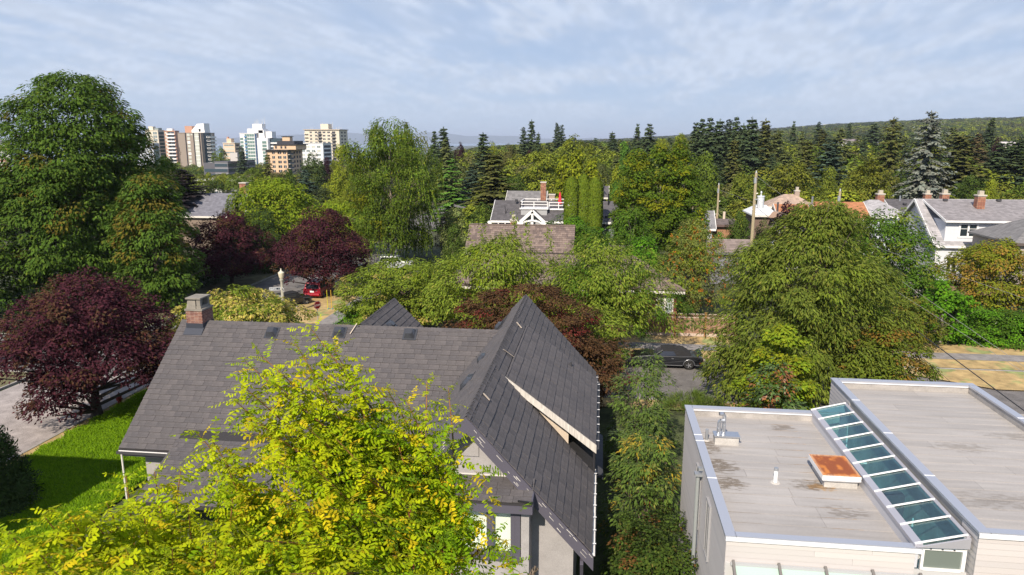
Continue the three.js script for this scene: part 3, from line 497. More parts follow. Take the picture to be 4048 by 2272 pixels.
  part('downpipe', mb().path([V(X0 - 0.12, 6.55, -19.32), V(X0 - 0.12, 0, -19.32)], 0.055, 0.055, 10).geo(), std([0.45, 0.48, 0.48], 0.45, { metalness: 0.5 }), b);
  part('rain_hopper', mb().box(X0 - 0.22, 6.55, -19.42, X0 - 0.0, 6.62, -19.2).box(X0 - 0.12, 6.72, -19.36, X0 - 0.0, 6.80, -19.22).geo(), M.steel, b);
  settle(b, 8, 0, -20);
}
// things standing on the flat roof
{
  const t = thing('roof_hatch', 'square rusty orange roof hatch on a white curb beside the skylight', 'hatch', [6.68, 6.70, -19.2]);
  part('curb', mb().box(-0.4, 0, -0.62, 0.46, 0.24, 0.5).geo(), std([0.50, 0.48, 0.45], 0.9, { map: GR.concrete }), t);
  part('rim', mb().box(-0.5, 0.26, -0.72, 0.5, 0.40, 0.62).box(-0.46, 0.22, -0.68, 0.46, 0.26, 0.58).geo(), M.white, t);
  const rust = texture(256, 256, (u, v, x, y) => { const n = fbm(u * 5, v * 5, 5, 301), f = hash2(x, y, 305), d = Math.hypot(u - 0.56, v - 0.5); const core = ss(0.36, 0.62, n + 0.35 * (0.45 - d)); const streak = fbm(u * 40, v * 8, 3, 307); const edge = ss(0.40, 0.5, Math.max(Math.abs(u - 0.5), Math.abs(v - 0.5)) + 0.10 * (n - 0.5)); let c = [lerp(0.55, 0.27, core), lerp(0.185, 0.07, core), lerp(0.035, 0.02, core)]; c = c.map((q, i) => lerp(q, [0.68, 0.4, 0.22][i], 0.75 * edge * streak * 1.5)); return c.map((q) => q * (0.85 + 0.3 * f * streak)); });
  const lid = part('lid', mb().quad(V(0, 0, 1), V(1, 0, 1), V(1, 0, 0), V(0, 0, 0)).geo(), new THREE.MeshStandardMaterial({ map: rust, roughness: 0.85, side: THREE.DoubleSide }), t, 'rusted metal lid');
  lid.scale.set(0.99, 1, 1.33); lid.position.set(-0.495, 0.404, -0.715);
  const t2 = thing('vent_box', 'low roof box with two bent metal flues standing on it', 'vent', [4.1, 6.70, -21.3]);
  part('curb', mb().box(-0.36, 0, -0.18, 0.36, 0.26, 0.14).geo(), std([0.50, 0.48, 0.45], 0.9, { map: GR.concrete }), t2);
  part('cover', mb().box(-0.39, 0.26, -0.22, 0.39, 0.31, 0.18).geo(), M.metal, t2);
  const flue = (x, hh, a) => part('flue', mb().tube(V(x, 0.31, 0), V(x, 0.31 + hh * 0.45, 0), 0.062, 0.062, 12).path([V(x, 0.31 + hh * 0.45, 0), V(x, 0.31 + hh * 0.85, 0), V(x + a * 0.06, 0.31 + hh, 0.03), V(x + a * 0.17, 0.33 + hh * 0.98, 0.07)], 0.055, 0.055, 12).geo(), M.metal, t2);
  flue(-0.24, 0.46, 1); flue(-0.09, 0.68, -1);
  part('elbow', mb().tube(V(0.36, 0.2, 0.05), V(0.44, 0.2, 0.08), 0.035, 0.035, 8).geo(), M.steel, t2);
  const p1 = thing('vent_pipe', 'short white plastic vent pipe in the middle of the flat roof', 'pipe', [5.02, 6.70, -18.82]); part('pipe', mb().tube(V(0, 0, 0), V(0, 0.36, 0), 0.055, 0.055, 12).geo(), M.white, p1); part('cap', mb().tube(V(0, 0.36, 0), V(0, 0.44, 0), 0.062, 0.062, 12).geo(), M.steel, p1); part('collar', mb().tube(V(0, 0, 0), V(0, 0.02, 0), 0.14, 0.12, 14).geo(), std([0.45, 0.43, 0.4], 0.9), p1);
  const p2 = thing('vent_pipe', 'thin grey vent pipe beside the box with two flues', 'pipe', [3.53, 6.70, -21.45]); part('pipe', mb().tube(V(0, 0, 0), V(0, 0.38, 0), 0.045, 0.045, 12).geo(), M.steel, p2); part('collar', mb().tube(V(0, 0, 0), V(0, 0.03, 0), 0.11, 0.08, 12).geo(), std([0.45, 0.43, 0.4], 0.9), p2);
}
// ---------------------------------------------------------------- foliage
// leaves: folded diamonds with four corners each
class Leaves {
  constructor() { this.p = []; this.n = []; this.c = []; this.i = []; }
  add(q, dir, nor, L, W, col, fold = 0.25) {
    const k = this.p.length / 3, s = V(0, 0, 0).crossVectors(dir, nor).normalize(), mx = q.x + dir.x * L * 0.45, my = q.y + dir.y * L * 0.45, mz = q.z + dir.z * L * 0.45, f = W * fold, w = W / 2;
    this.p.push(q.x, q.y, q.z, mx + s.x * w + nor.x * f, my + s.y * w + nor.y * f, mz + s.z * w + nor.z * f, q.x + dir.x * L, q.y + dir.y * L, q.z + dir.z * L, mx - s.x * w + nor.x * f, my - s.y * w + nor.y * f, mz - s.z * w + nor.z * f);
    for (let j = 0; j < 4; j++) { this.n.push(nor.x, nor.y, nor.z); this.c.push(col[0], col[1], col[2]); }
    this.i.push(k, k + 1, k + 2, k, k + 2, k + 3);
  }
  geo() { const g = new THREE.BufferGeometry(); g.setAttribute('position', new THREE.Float32BufferAttribute(this.p, 3)); g.setAttribute('normal', new THREE.Float32BufferAttribute(this.n, 3)); g.setAttribute('color', new THREE.Float32BufferAttribute(this.c, 3)); g.setIndex(this.i); return g; }
}
const ball = (r) => { const z = 2 * r() - 1, a = 2 * Math.PI * r(), s = Math.sqrt(1 - z * z); return V(s * Math.cos(a), z, s * Math.sin(a)); };
const pick = (r, tones, jit = 0.25) => { const c = tones[Math.floor(r() * r() * tones.length * 0.999 + 0)] || tones[0], k = 1 + (r() - 0.5) * 2 * jit; return [c[0] * k * (1 + (r() - 0.5) * 0.16), c[1] * k, c[2] * k]; };
// clumps of a crown: h0..h1 height, R radius, prof(t) the outline
function clumpsOf(r, o) {
  const out = [], prof = o.prof || ((t) => Math.pow(Math.sin(Math.PI * Math.pow(0.06 + 0.94 * t, 0.72)), 0.6)), sd = Math.floor(r() * 1000);
  for (let i = 0; i < o.n; i++) {
    let t = r(); for (let k = 0; k < 3 && r() > prof(t); k++) t = r();
    const a = i * 2.39996 + r() * 0.9, bump = 1 + (o.rough ?? 0.3) * (2 * fbm(Math.cos(a) * 1.4 + t * 3 + 10, Math.sin(a) * 1.4 + t * 2.2 + 10, 3, sd) - 1);
    const rho = Math.pow(r(), 0.45) * prof(t) * bump * o.R;
    out.push({ x: (o.x || 0) + Math.cos(a) * rho * (o.sx || 1), y: lerp(o.h0, o.h1, t) + (r() - 0.5) * 0.3, z: (o.z || 0) + Math.sin(a) * rho * (o.sz || 1), r: o.cr * (0.65 + 0.7 * r()), t, rho: rho / (o.R || 1), tone: r() });
  }
  return out;
}
function fillLeaves(L, r, clumps, o) {
  const axis = V(0, 0, 0);
  for (const c of clumps) {
    axis.set(c.x - (o.x || 0), 0, c.z - (o.z || 0)); const al = axis.length() || 1; axis.divideScalar(al); axis.y = 0.25 + 0.9 * c.t; axis.normalize();
    const tones = o.tones2 && c.tone < (o.mix2 ?? 0.25) && (!o.topOnly2 || c.t > o.topOnly2) ? o.tones2 : o.tones;
    const ck = 1 + (c.tone - 0.5) * (o.clumpTone ?? 0.3);
    const n = Math.round(o.per * (0.7 + 0.6 * r()));
    for (let i = 0; i < n; i++) {
      const u = ball(r); if (u.dot(axis) < -0.25 && r() < 0.75) u.negate();
      const q = V(c.x + u.x * c.r * (0.45 + 0.6 * r()), c.y + u.y * c.r * (o.flat ?? 0.7) * (0.45 + 0.6 * r()), c.z + u.z * c.r * (0.45 + 0.6 * r()));
      const nor = u.clone().multiplyScalar(0.55).add(axis.clone().multiplyScalar(0.45)).add(V(0, o.up ?? 0.5, 0)).add(ball(r).multiplyScalar(o.mess ?? 0.6)).normalize();
      const dir = u.clone().add(axis).add(V((r() - 0.5), -(o.droop ?? 0.5), (r() - 0.5))); dir.addScaledVector(nor, -dir.dot(nor)).normalize();
      const k = 0.7 + 0.6 * r(), col = pick(r, tones, o.jit ?? 0.22).map((x) => x * ck);
      L.add(q, dir, nor, o.L * k, o.W * k, col, o.fold ?? 0.2);
    }
  }
}
// trunk with limbs that reach for the clumps
function woodOf(r, clumps, o) {
  const b = mb(), H = o.trunkTop ?? lerp(o.h0, o.h1, 0.55), tr = o.tr ?? 0.2, bx = o.x || 0, bz = o.z || 0, lean = o.lean || [0, 0];
  const spine = []; for (let i = 0; i <= 5; i++) { const t = i / 5; spine.push(V(bx + lean[0] * (t - 1) * -0 + (r() - 0.5) * 0.12 * t * (o.wob ?? 1), t * H, bz + (r() - 0.5) * 0.12 * t)); }
  b.tube(V(bx, -0.15, bz), spine[0].clone().setY(0.25), tr * 1.45, tr * 1.05, 9); spine[0].y = 0.2;
  b.path(spine, tr, tr * 0.35, 8);
  const few = clumps.filter((_, i) => i % Math.max(1, Math.floor(clumps.length / (o.limbs ?? 22))) === 0);
  for (const c of few) {
    const t = clamp((c.y - c.rho * 2.2) / H, 0.22, 0.95) * (0.75 + 0.2 * r()), s = V(bx, t * H, bz), e = V(c.x, c.y, c.z).add(V(c.x - bx, 0.25, c.z - bz).normalize().multiplyScalar(c.r * 1.05)), m = s.clone().lerp(e, 0.5).add(V((r() - 0.5) * 0.5, 0.15 * s.distanceTo(e) * (r() - 0.2), (r() - 0.5) * 0.5));
    const r0 = tr * lerp(0.5, 0.2, t) * (0.6 + 0.5 * r()); b.path([s, m, e], r0, r0 * 0.22, 5);
  }
  return b.geo();
}
// a tree with a crown of its own; o.at = [x, z]
function tree(name, label, o, seed, group) {
  const r = rng(seed), [x, z] = o.at, y = gy(x, z), t = thing(name, label, o.category || 'tree', [x, y, z], 0, group);
  const L = new Leaves(), all = [];
  for (const lobe of o.lobes || [{}]) { const p = { ...o, ...lobe }; const cl = clumpsOf(r, p); all.push(...cl); fillLeaves(L, r, cl, p); }
  if (o.extra) o.extra(L, r, all);
  part('crown', L.geo(), o.mat || MAT.plain, t, null, 'stuff');
  if (o.tr !== 0) part('trunk', woodOf(r, all, o), o.bark || M.bark, t);
  return t;
}
const MAT = { plain: leafMat([1, 1, 1], 0.35), dull: leafMat([1, 1, 1], 0.25), gloss: leafMat([1, 1, 1], 0.22, 1, { specularIntensity: 0.6 }), needle: leafMat([1, 1, 1], 0.1) };

// ---------------------------------------------------------------- trees standing alone near the camera
const TONE = {
  plumBronze: [[0.105, 0.052, 0.030], [0.085, 0.058, 0.028], [0.12, 0.04, 0.035]],
  chestnut: [[0.075, 0.137, 0.018], [0.094, 0.163, 0.020], [0.062, 0.117, 0.018], [0.131, 0.176, 0.022]], rusty: [[0.170, 0.156, 0.022], [0.200, 0.150, 0.025], [0.120, 0.150, 0.022]],
  plum: [[0.060, 0.018, 0.027], [0.074, 0.023, 0.032], [0.045, 0.014, 0.023], [0.100, 0.040, 0.036]], lime: [[0.20, 0.28, 0.018], [0.235, 0.295, 0.018], [0.15, 0.24, 0.017], [0.29, 0.30, 0.024]],
  birch: [[0.115, 0.175, 0.020], [0.09, 0.15, 0.019], [0.15, 0.20, 0.022], [0.22, 0.235, 0.022]], dogwood: [[0.185, 0.245, 0.027], [0.15, 0.22, 0.023], [0.22, 0.27, 0.03]], yellowed: [[0.42, 0.37, 0.08], [0.32, 0.33, 0.05], [0.46, 0.34, 0.14], [0.17, 0.25, 0.03]],
  maple: [[0.094, 0.052, 0.024], [0.114, 0.062, 0.029], [0.078, 0.042, 0.022], [0.124, 0.081, 0.026]], mapleRed: [[0.156, 0.033, 0.026], [0.132, 0.039, 0.028]], cherry: [[0.20, 0.27, 0.032], [0.17, 0.24, 0.028], [0.24, 0.29, 0.042], [0.28, 0.29, 0.055]], cherryDark: [[0.14, 0.18, 0.028], [0.115, 0.16, 0.024], [0.17, 0.205, 0.034], [0.21, 0.215, 0.04]],
  green: [[0.084, 0.163, 0.016], [0.066, 0.137, 0.015], [0.108, 0.182, 0.020]], bright: [[0.102, 0.247, 0.012], [0.084, 0.208, 0.012], [0.144, 0.273, 0.016]], beech: [[0.095, 0.155, 0.014], [0.08, 0.135, 0.013], [0.12, 0.175, 0.015]], gold: [[0.22, 0.245, 0.014], [0.18, 0.22, 0.014], [0.27, 0.25, 0.016]],
  rowan: [[0.165, 0.20, 0.045], [0.20, 0.215, 0.06], [0.13, 0.175, 0.035]], orange: [[0.52, 0.20, 0.03], [0.46, 0.15, 0.03]], olive: [[0.125, 0.165, 0.02], [0.15, 0.18, 0.022], [0.10, 0.135, 0.018]], yew: [[0.039, 0.065, 0.017], [0.052, 0.078, 0.019]], laurel: [[0.082, 0.135, 0.016], [0.062, 0.11, 0.014], [0.105, 0.155, 0.02], [0.17, 0.19, 0.04]],
};
// globe outline with a wider middle
const dome = (t) => Math.sqrt(Math.max(0, 1 - Math.pow(1.02 * t - 0.3, 2) / (t < 0.3 ? 0.14 : 0.55)));
tree('chestnut_tree', 'very tall dark green chestnut tree rising above everything at the upper left', { at: [-50.5, -64], tones: TONE.chestnut, tones2: TONE.rusty, mix2: 0.05, h0: 1.5, h1: 21.8, R: 7.3, n: 1050, cr: 1.15, per: 80, L: 0.38, W: 0.17, flat: 0.6, up: 0.55, droop: 0.9, rough: 0.34, tr: 0.42, limbs: 34,
  prof: (t) => (t < 0.45 ? 0.8 + 0.25 * Math.sin(Math.PI * t / 0.9) : Math.sqrt(Math.max(0, 1.05 - Math.pow((t - 0.38) / 0.63, 2.2)))) }, 101);
tree('chestnut_tree', 'lower chestnut tree with yellow-tipped leaves, right of the tallest chestnut', { at: [-41.5, -61], tones: TONE.chestnut, tones2: TONE.rusty, mix2: 0.3, topOnly2: 0.3, h0: 1.2, h1: 12.6, R: 3.2, n: 280, cr: 1.05, per: 74, L: 0.36, W: 0.16, flat: 0.55, up: 0.6, droop: 0.9, rough: 0.4, tr: 0.3, limbs: 24, prof: dome }, 102);
tree('chestnut_tree', 'dark green chestnut foliage at the far left edge below the tallest chestnut', { at: [-59, -58], tones: TONE.chestnut, tones2: TONE.rusty, mix2: 0.04, h0: 0.6, h1: 13, R: 5.6, n: 380, cr: 1.1, per: 66, L: 0.38, W: 0.18, flat: 0.6, up: 0.55, droop: 0.9, rough: 0.35, tr: 0.3, limbs: 16, prof: dome }, 144);
tree('plum_tree', 'dark purple plum tree beside the left road, near the red hydrant', { at: [-29.0, -35.7], tones: TONE.plum, tones2: TONE.plumBronze, mix2: 0.2, h0: 2.8, h1: 8.4, R: 4.7, n: 400, cr: 0.8, per: 95, L: 0.19, W: 0.095, flat: 0.7, mess: 0.9, rough: 0.5, tr: 0.34, trunkTop: 2.6, limbs: 46, bark: M.barkDark, mat: MAT.dull, lobes: [{}, { n: 40, x: 3.6, z: -1.6, h0: 2.2, h1: 4, R: 1.6 }, { n: 40, x: -0.9, z: 1.8, h0: 1.0, h1: 3.4, R: 1.4 }] }, 103);
tree('plum_tree', 'purple plum tree between the chestnuts and the street lamp', { at: [-41, -73.5], tones: TONE.plum, tones2: TONE.plumBronze, mix2: 0.2, h0: 1.6, h1: 7.9, R: 4.0, n: 240, cr: 0.85, per: 80, L: 0.22, W: 0.12, mess: 0.9, rough: 0.4, tr: 0.22, limbs: 26, bark: M.barkDark, mat: MAT.dull }, 104);
tree('plum_tree', 'purple plum tree standing over the red car', { at: [-28.4, -69.4], tones: TONE.plum, tones2: TONE.plumBronze, mix2: 0.2, h0: 2.2, h1: 8.7, R: 4.7, n: 330, cr: 0.9, per: 82, L: 0.23, W: 0.12, mess: 0.9, rough: 0.5, tr: 0.24, limbs: 30, bark: M.barkDark, mat: MAT.dull, prof: (t) => (t < 0.5 ? 1 : 1 - 1.45 * (t - 0.5)) }, 105);
tree('ash_tree', 'broad bright yellow-green tree behind the two purple plum trees', { at: [-46, -96], tones: TONE.lime, h0: 1.5, h1: 10.3, R: 6.4, n: 330, cr: 1.1, per: 62, L: 0.36, W: 0.2, droop: 0.8, rough: 0.45, tr: 0.25, prof: dome }, 106);
tree('ash_tree', 'yellow-green tree between the purple plum trees and the weeping birch', { at: [-36.9, -96.5], tones: TONE.lime, h0: 1.0, h1: 7.3, R: 6.2, n: 250, cr: 1.0, per: 58, L: 0.34, W: 0.2, droop: 0.8, rough: 0.45, tr: 0.22, prof: dome }, 107);
tree('weeping_birch', 'tall weeping birch with hanging strands, left of the picture centre', { at: [-26.5, -87.9], tones: TONE.birch, tones2: TONE.gold, mix2: 0.07, h0: 3.2, h1: 18.6, R: 6.2, n: 250, cr: 1.15, per: 70, clumpTone: 0.8, L: 0.26, W: 0.15, droop: 1.2, rough: 0.55, tr: 0.26, limbs: 60, bark: M.barkPale, trunkTop: 15,
  prof: (t) => (t < 0.35 ? 0.85 : t < 0.75 ? 0.95 : 0.95 * Math.pow((1.02 - t) / 0.27, 0.6)),
  extra(L, r, all) { for (const c of all) for (let s = 0, n0 = 5 + r() * 22, sw0 = V((r() - 0.5) * 0.09, 0, (r() - 0.5) * 0.09); s < 9; s++) { let q = V(c.x + (r() - 0.5) * 1.3, c.y + (r() - 0.3) * 0.6, c.z + (r() - 0.5) * 1.3); const n = Math.floor(n0 * (0.5 + r())), sw = sw0, tn = c.tone < 0.07 ? TONE.gold : TONE.birch, k = (0.85 + 0.3 * r()) * (0.65 + 0.7 * c.tone); for (let i = 0; i < n && q.y > 0.8; i++) { q = q.clone().add(sw).add(V(0, -0.11, 0)); const a = r() * 6.28, d = V(Math.cos(a) * 0.5, -1, Math.sin(a) * 0.5).normalize(), nn = V(Math.cos(a + 1.2), 0.3, Math.sin(a + 1.2)); nn.addScaledVector(d, -nn.dot(d)).normalize(); L.add(q, d, nn, 0.24, 0.13, pick(r, tn, 0.2).map((v) => v * k)); } } } }, 108);
tree('dogwood_tree', 'wide layered light green tree left of the brown shingle roof', { at: [-16.4, -56.5], tones: TONE.dogwood, tones2: TONE.yellowed, mix2: 0.06, h0: 1.8, h1: 6.0, R: 4.5, n: 400, cr: 0.75, per: 66, L: 0.23, W: 0.125, flat: 0.32, up: 0.9, droop: 0.4, rough: 0.4, tr: 0.2, limbs: 30, prof: (t) => (t < 0.5 ? 1 : Math.sqrt(Math.max(0, 1 - Math.pow((t - 0.5) / 0.52, 2)))) }, 109);
tree('dogwood_tree', 'small tree with yellow and rust leaves behind the brick chimney', { at: [-23.3, -42.5], tones: TONE.yellowed, tones2: TONE.dogwood, mix2: 0.35, h0: 1.5, h1: 6.6, R: 4.6, n: 420, cr: 0.6, per: 66, L: 0.22, W: 0.115, flat: 0.5, up: 0.5, droop: 1.2, rough: 0.5, tr: 0.14, limbs: 30, lobes: [{}, { n: 60, x: -2.0, z: 3.6, h0: 2.2, h1: 5.0, R: 2.2 }] }, 110);
tree('japanese_maple', 'wide dark red-brown maple behind the steep gable', { at: [-4.1, -40.9], tones: TONE.maple, tones2: TONE.mapleRed, mix2: 0.1, h0: 1.2, h1: 7.4, R: 5.2, n: 420, cr: 0.75, per: 105, L: 0.19, W: 0.085, flat: 0.36, up: 0.8, droop: 0.7, mess: 0.7, rough: 0.35, tr: 0.2, limbs: 30, mat: MAT.dull, prof: (t) => (t < 0.35 ? 1 : Math.sqrt(Math.max(0, 1 - Math.pow((t - 0.35) / 0.67, 2)))), lobes: [{}, { n: 80, x: 3.6, z: 1.2, h0: 1.2, h1: 4.6, R: 2.2 }] }, 111);
tree('cherry_tree', 'light green cherry tree in front of the brown shingle roof', { at: [-7.4, -53], tones: TONE.cherry, tones2: TONE.lime, mix2: 0.2, h0: 2.0, h1: 8.7, R: 5.0, n: 400, cr: 0.85, per: 74, L: 0.27, W: 0.09, flat: 0.75, up: 0.35, droop: 1.3, rough: 0.85, tr: 0.24, limbs: 40,
  extra(L, r) { for (const [x, y, z] of [[-2.8, 10.3, 0], [-1.5, 10.5, 0.5], [0.9, 10.8, 0], [-3.9, 7.4, 0.5], [1.9, 10.0, 0], [3.6, 9.6, 0.4], [-5.9, 5.8, 1]]) for (let i = 0; i < 70; i++) { const t = r(), d = ball(r).add(V(0, -0.6, 0)).normalize(), n = ball(r).add(V(0, 0.6, 0.3)); n.addScaledVector(d, -n.dot(d)).normalize(); L.add(V(x + (r() - 0.5) * 0.5 + t * 0.2, y - t * 1.9, z + (r() - 0.5) * 0.5), d, n, 0.28, 0.1, pick(r, TONE.cherry)); } } }, 112);
tree('cherry_tree', 'light green cherry tree right of the dark brown maple', { at: [0.1, -53.2], tones: TONE.cherry, tones2: TONE.green, mix2: 0.25, h0: 1.6, h1: 8.8, R: 5.0, n: 440, cr: 0.85, per: 74, L: 0.27, W: 0.09, flat: 0.75, up: 0.35, droop: 1.3, rough: 0.85, tr: 0.22, limbs: 40, lobes: [{}, { n: 70, x: 0.2, z: 6.4, h0: 1.2, h1: 4.8, R: 2.1 }] }, 113);
tree('cherry_tree', 'large dense cherry tree with drooping leaves, right of the wooden fence', { at: [12.5, -44.2], tones: TONE.cherryDark, tones2: TONE.cherry, mix2: 0.25, h0: 1.4, h1: 12.1, R: 5.3, n: 760, cr: 0.8, per: 80, L: 0.27, W: 0.08, flat: 0.7, up: 0.4, droop: 1.2, rough: 0.95, tr: 0.34, limbs: 50, prof: (t) => (t < 0.35 ? 0.86 + 0.14 * t / 0.35 : Math.pow(Math.max(0, 1 - Math.pow((t - 0.35) / 0.66, 1.35)), 0.85)), lobes: [{}, { n: 60, x: -3.6, z: 1.5, h0: 1.2, h1: 4.2, R: 2.0 }, { n: 70, x: 3.8, z: 1.2, h0: 1.2, h1: 5.2, R: 2.2 }, { n: 36, x: 1.2, z: 0.5, h0: 10.5, h1: 12.4, R: 1.3 }, { n: 30, x: -2.4, h0: 8.2, h1: 9.9, R: 1.4 }, { n: 30, x: 3.2, h0: 7.2, h1: 9.0, R: 1.6 }] }, 114);
tree('maple_tree', 'yellow-green maple between the black car and the flat-roofed building', { at: [9.5, -36.3], tones: TONE.lime, tones2: TONE.gold, mix2: 0.4, h0: 0.8, h1: 6.8, R: 2.3, n: 190, cr: 0.55, per: 70, L: 0.19, W: 0.12, flat: 0.5, rough: 0.5, tr: 0.1, limbs: 24, prof: (t) => Math.pow(1 - t, 0.7) * (0.7 + 0.6 * t) + 0.12 }, 115);
tree('magnolia_bush', 'glossy magnolia with bronze leaves at the flat roof\'s back edge', { at: [8.3, -32.8], category: 'bush', tones: [[0.055, 0.10, 0.016], [0.07, 0.115, 0.018], [0.045, 0.08, 0.016]], tones2: [[0.26, 0.10, 0.03], [0.22, 0.12, 0.03]], mix2: 0.28, h0: 0.6, h1: 5.7, R: 1.7, n: 120, cr: 0.5, per: 46, L: 0.2, W: 0.095, up: 0.8, droop: 0.2, rough: 0.3, tr: 0.09, mat: leafMat([1, 1, 1], 0.08, 0.45, { specularIntensity: 1 }) }, 116);
tree('maple_bush', 'orange-tinged bush right below the large cherry tree', { at: [16.3, -41], category: 'bush', tones: TONE.olive, tones2: [[0.26, 0.16, 0.03], [0.2, 0.15, 0.03]], mix2: 0.25, h0: 0.4, h1: 5.7, R: 2.6, n: 240, cr: 0.6, per: 66, L: 0.18, W: 0.1, flat: 0.45, rough: 0.4, tr: 0.1 }, 117);
tree('ash_tree', 'mid green tree left of the white dormered house', { at: [25.2, -64.4], tones: TONE.green, tones2: TONE.dogwood, mix2: 0.25, h0: 1.2, h1: 9.9, R: 3.6, n: 300, cr: 0.85, per: 62, L: 0.26, W: 0.13, rough: 0.45, tr: 0.18, prof: dome }, 118);
tree('ash_tree', 'shaggy green tree behind the large cherry, below the grey gable roofs', { at: [22.6, -69.4], tones: TONE.cherryDark, tones2: TONE.green, mix2: 0.4, h0: 2.0, h1: 9.8, R: 3.6, n: 240, cr: 0.85, per: 60, L: 0.28, W: 0.13, rough: 0.5, tr: 0.18 }, 119);
tree('katsura_tree', 'golden and orange tree at the right edge, in front of the white house', { at: [35.2, -67], tones: [[0.20, 0.225, 0.02], [0.16, 0.20, 0.018], [0.26, 0.245, 0.022]], tones2: [[0.34, 0.24, 0.04], [0.36, 0.20, 0.05]], mix2: 0.2, h0: 1.6, h1: 7.2, R: 4.8, n: 330, cr: 0.8, per: 66, L: 0.22, W: 0.13, rough: 0.45, tr: 0.2, limbs: 30 }, 120);
tree('rowan_tree', 'rowan tree with clusters of orange berries behind the wooden fence', { at: [8.7, -65.5], tones: TONE.rowan, tones2: TONE.lime, mix2: 0.18, h0: 1.0, h1: 8.9, R: 3.5, n: 270, cr: 0.7, per: 62, L: 0.24, W: 0.085, flat: 0.6, droop: 0.9, rough: 0.4, tr: 0.16,
  extra(L, r, all) { for (const c of all) { if (r() < 0.5) for (let k = 0; k < 1 + r(); k++) { const u = ball(r); if (u.z < 0) u.z *= -1; const q = V(c.x + u.x * c.r, c.y + u.y * c.r * 0.7, c.z + u.z * c.r * 1.05); for (let i = 0; i < 9; i++) { const d = ball(r), n = ball(r); n.addScaledVector(d, -n.dot(d)).normalize(); L.add(q.clone().addScaledVector(ball(r), 0.1), d, n, 0.12, 0.1, pick(r, TONE.orange, 0.2)); } } } } }, 121);
tree('maple_tree', 'vivid green tree left of the orange-berried rowan', { at: [4.3, -68.5], tones: TONE.bright, h0: 1.0, h1: 6.6, R: 2.5, n: 190, cr: 0.85, per: 60, L: 0.28, W: 0.17, flat: 0.35, up: 0.8, rough: 0.4, tr: 0.16 }, 122);
{
  const t = tree('hornbeam_tree', 'tall dense hornbeam with pale upright stems and golden top, right of the clipped cedars', { at: [6.7, -85], tones: TONE.beech, tones2: TONE.gold, mix2: 0.34, topOnly2: 0.42, h0: 3.4, h1: 15.2, R: 2.5, n: 160, cr: 0.85, per: 72, L: 0.3, W: 0.17, rough: 0.4, up: 0.25, tr: 0, prof: (k) => (k < 0.3 ? 0.7 + k : Math.pow(Math.max(0, 1.03 - k), 0.5) * 1.2),
    lobes: [{ x: -2.5, h1: 14.6 }, { x: 0.2, h1: 15.2, z: 0.6 }, { x: 2.4, h1: 15.4 }, { x: 3.9, n: 70, h0: 5, h1: 11, R: 1.8 }, { x: -3.6, n: 60, h0: 3, h1: 8, R: 1.5 }] }, 123);
  const r = rng(7), b = mb(); for (const x of [-2.6, 0.3, 2.5]) for (let k = 0; k < 5; k++) b.path([V(x, 0, 0.4), V(x + (r() - 0.5) * 0.5, 2.2, 0.4 + (r() - 0.5) * 0.4), V(x + (r() - 0.5) * 1.9, 5.5, (r() - 0.5) * 1.6), V(x + (r() - 0.5) * 1.6, 11, (r() - 0.5) * 1.6)], 0.13, 0.04, 6);
  part('trunk', b.geo(), M.barkPale, t);
}
tree('maple_tree', 'spreading green maple in front of the clipped cedar columns', { at: [-3.3, -75.1], tones: TONE.green, tones2: TONE.bright, mix2: 0.4, h0: 2.5, h1: 8.1, R: 4.0, n: 180, cr: 0.85, per: 54, L: 0.28, W: 0.16, flat: 0.35, up: 0.9, rough: 0.5, tr: 0.16 }, 124);
tree('maple_tree', 'small green tree between the clipped cedars and the hornbeam stems', { at: [3.5, -79.2], tones: TONE.green, h0: 1.5, h1: 8.8, R: 2.3, n: 110, cr: 0.8, per: 54, L: 0.26, W: 0.15, rough: 0.5, tr: 0.12, bark: M.barkPale }, 125);
tree('cypress_bush', 'dark green conifer bush at the lower left edge beside the lawn', { at: [-25.8, -25.6], category: 'bush', tones: TONE.yew, h0: 0.1, h1: 3.4, R: 1.2, n: 180, cr: 0.5, per: 60, L: 0.2, W: 0.06, rough: 0.3, up: 0.1, droop: -0.3, tr: 0.08, mat: MAT.needle, prof: (t) => 1.0 - 0.85 * t }, 126);
tree('yew_bush', 'low green bush at the lower left corner under the lime green leaves', { at: [-21.5, -17.5], category: 'bush', tones: TONE.green, h0: 0.1, h1: 3.0, R: 2.0, n: 90, cr: 0.45, per: 50, L: 0.14, W: 0.07, tr: 0.06 }, 127);
tree('laurel_hedge', 'dark shaded hedge under the trees along the far side of the left road', { at: [-44.8, -66], category: 'hedge', tones: TONE.yew, tones2: TONE.green, mix2: 0.15, h0: 0.1, h1: 3.6, R: 2.0, n: 620, cr: 0.75, per: 42, L: 0.24, W: 0.13, rough: 0.3, tr: 0.06, sz: 15, prof: (t) => 1 - 0.3 * t }, 142);
tree('cypress_tree', 'dark shaded conifer between the chestnuts and the left purple plum', { at: [-41.5, -82], tones: TONE.yew, h0: 0.4, h1: 8, R: 3.4, n: 220, cr: 0.8, per: 50, L: 0.3, W: 0.12, rough: 0.4, tr: 0.15, mat: MAT.needle }, 143);
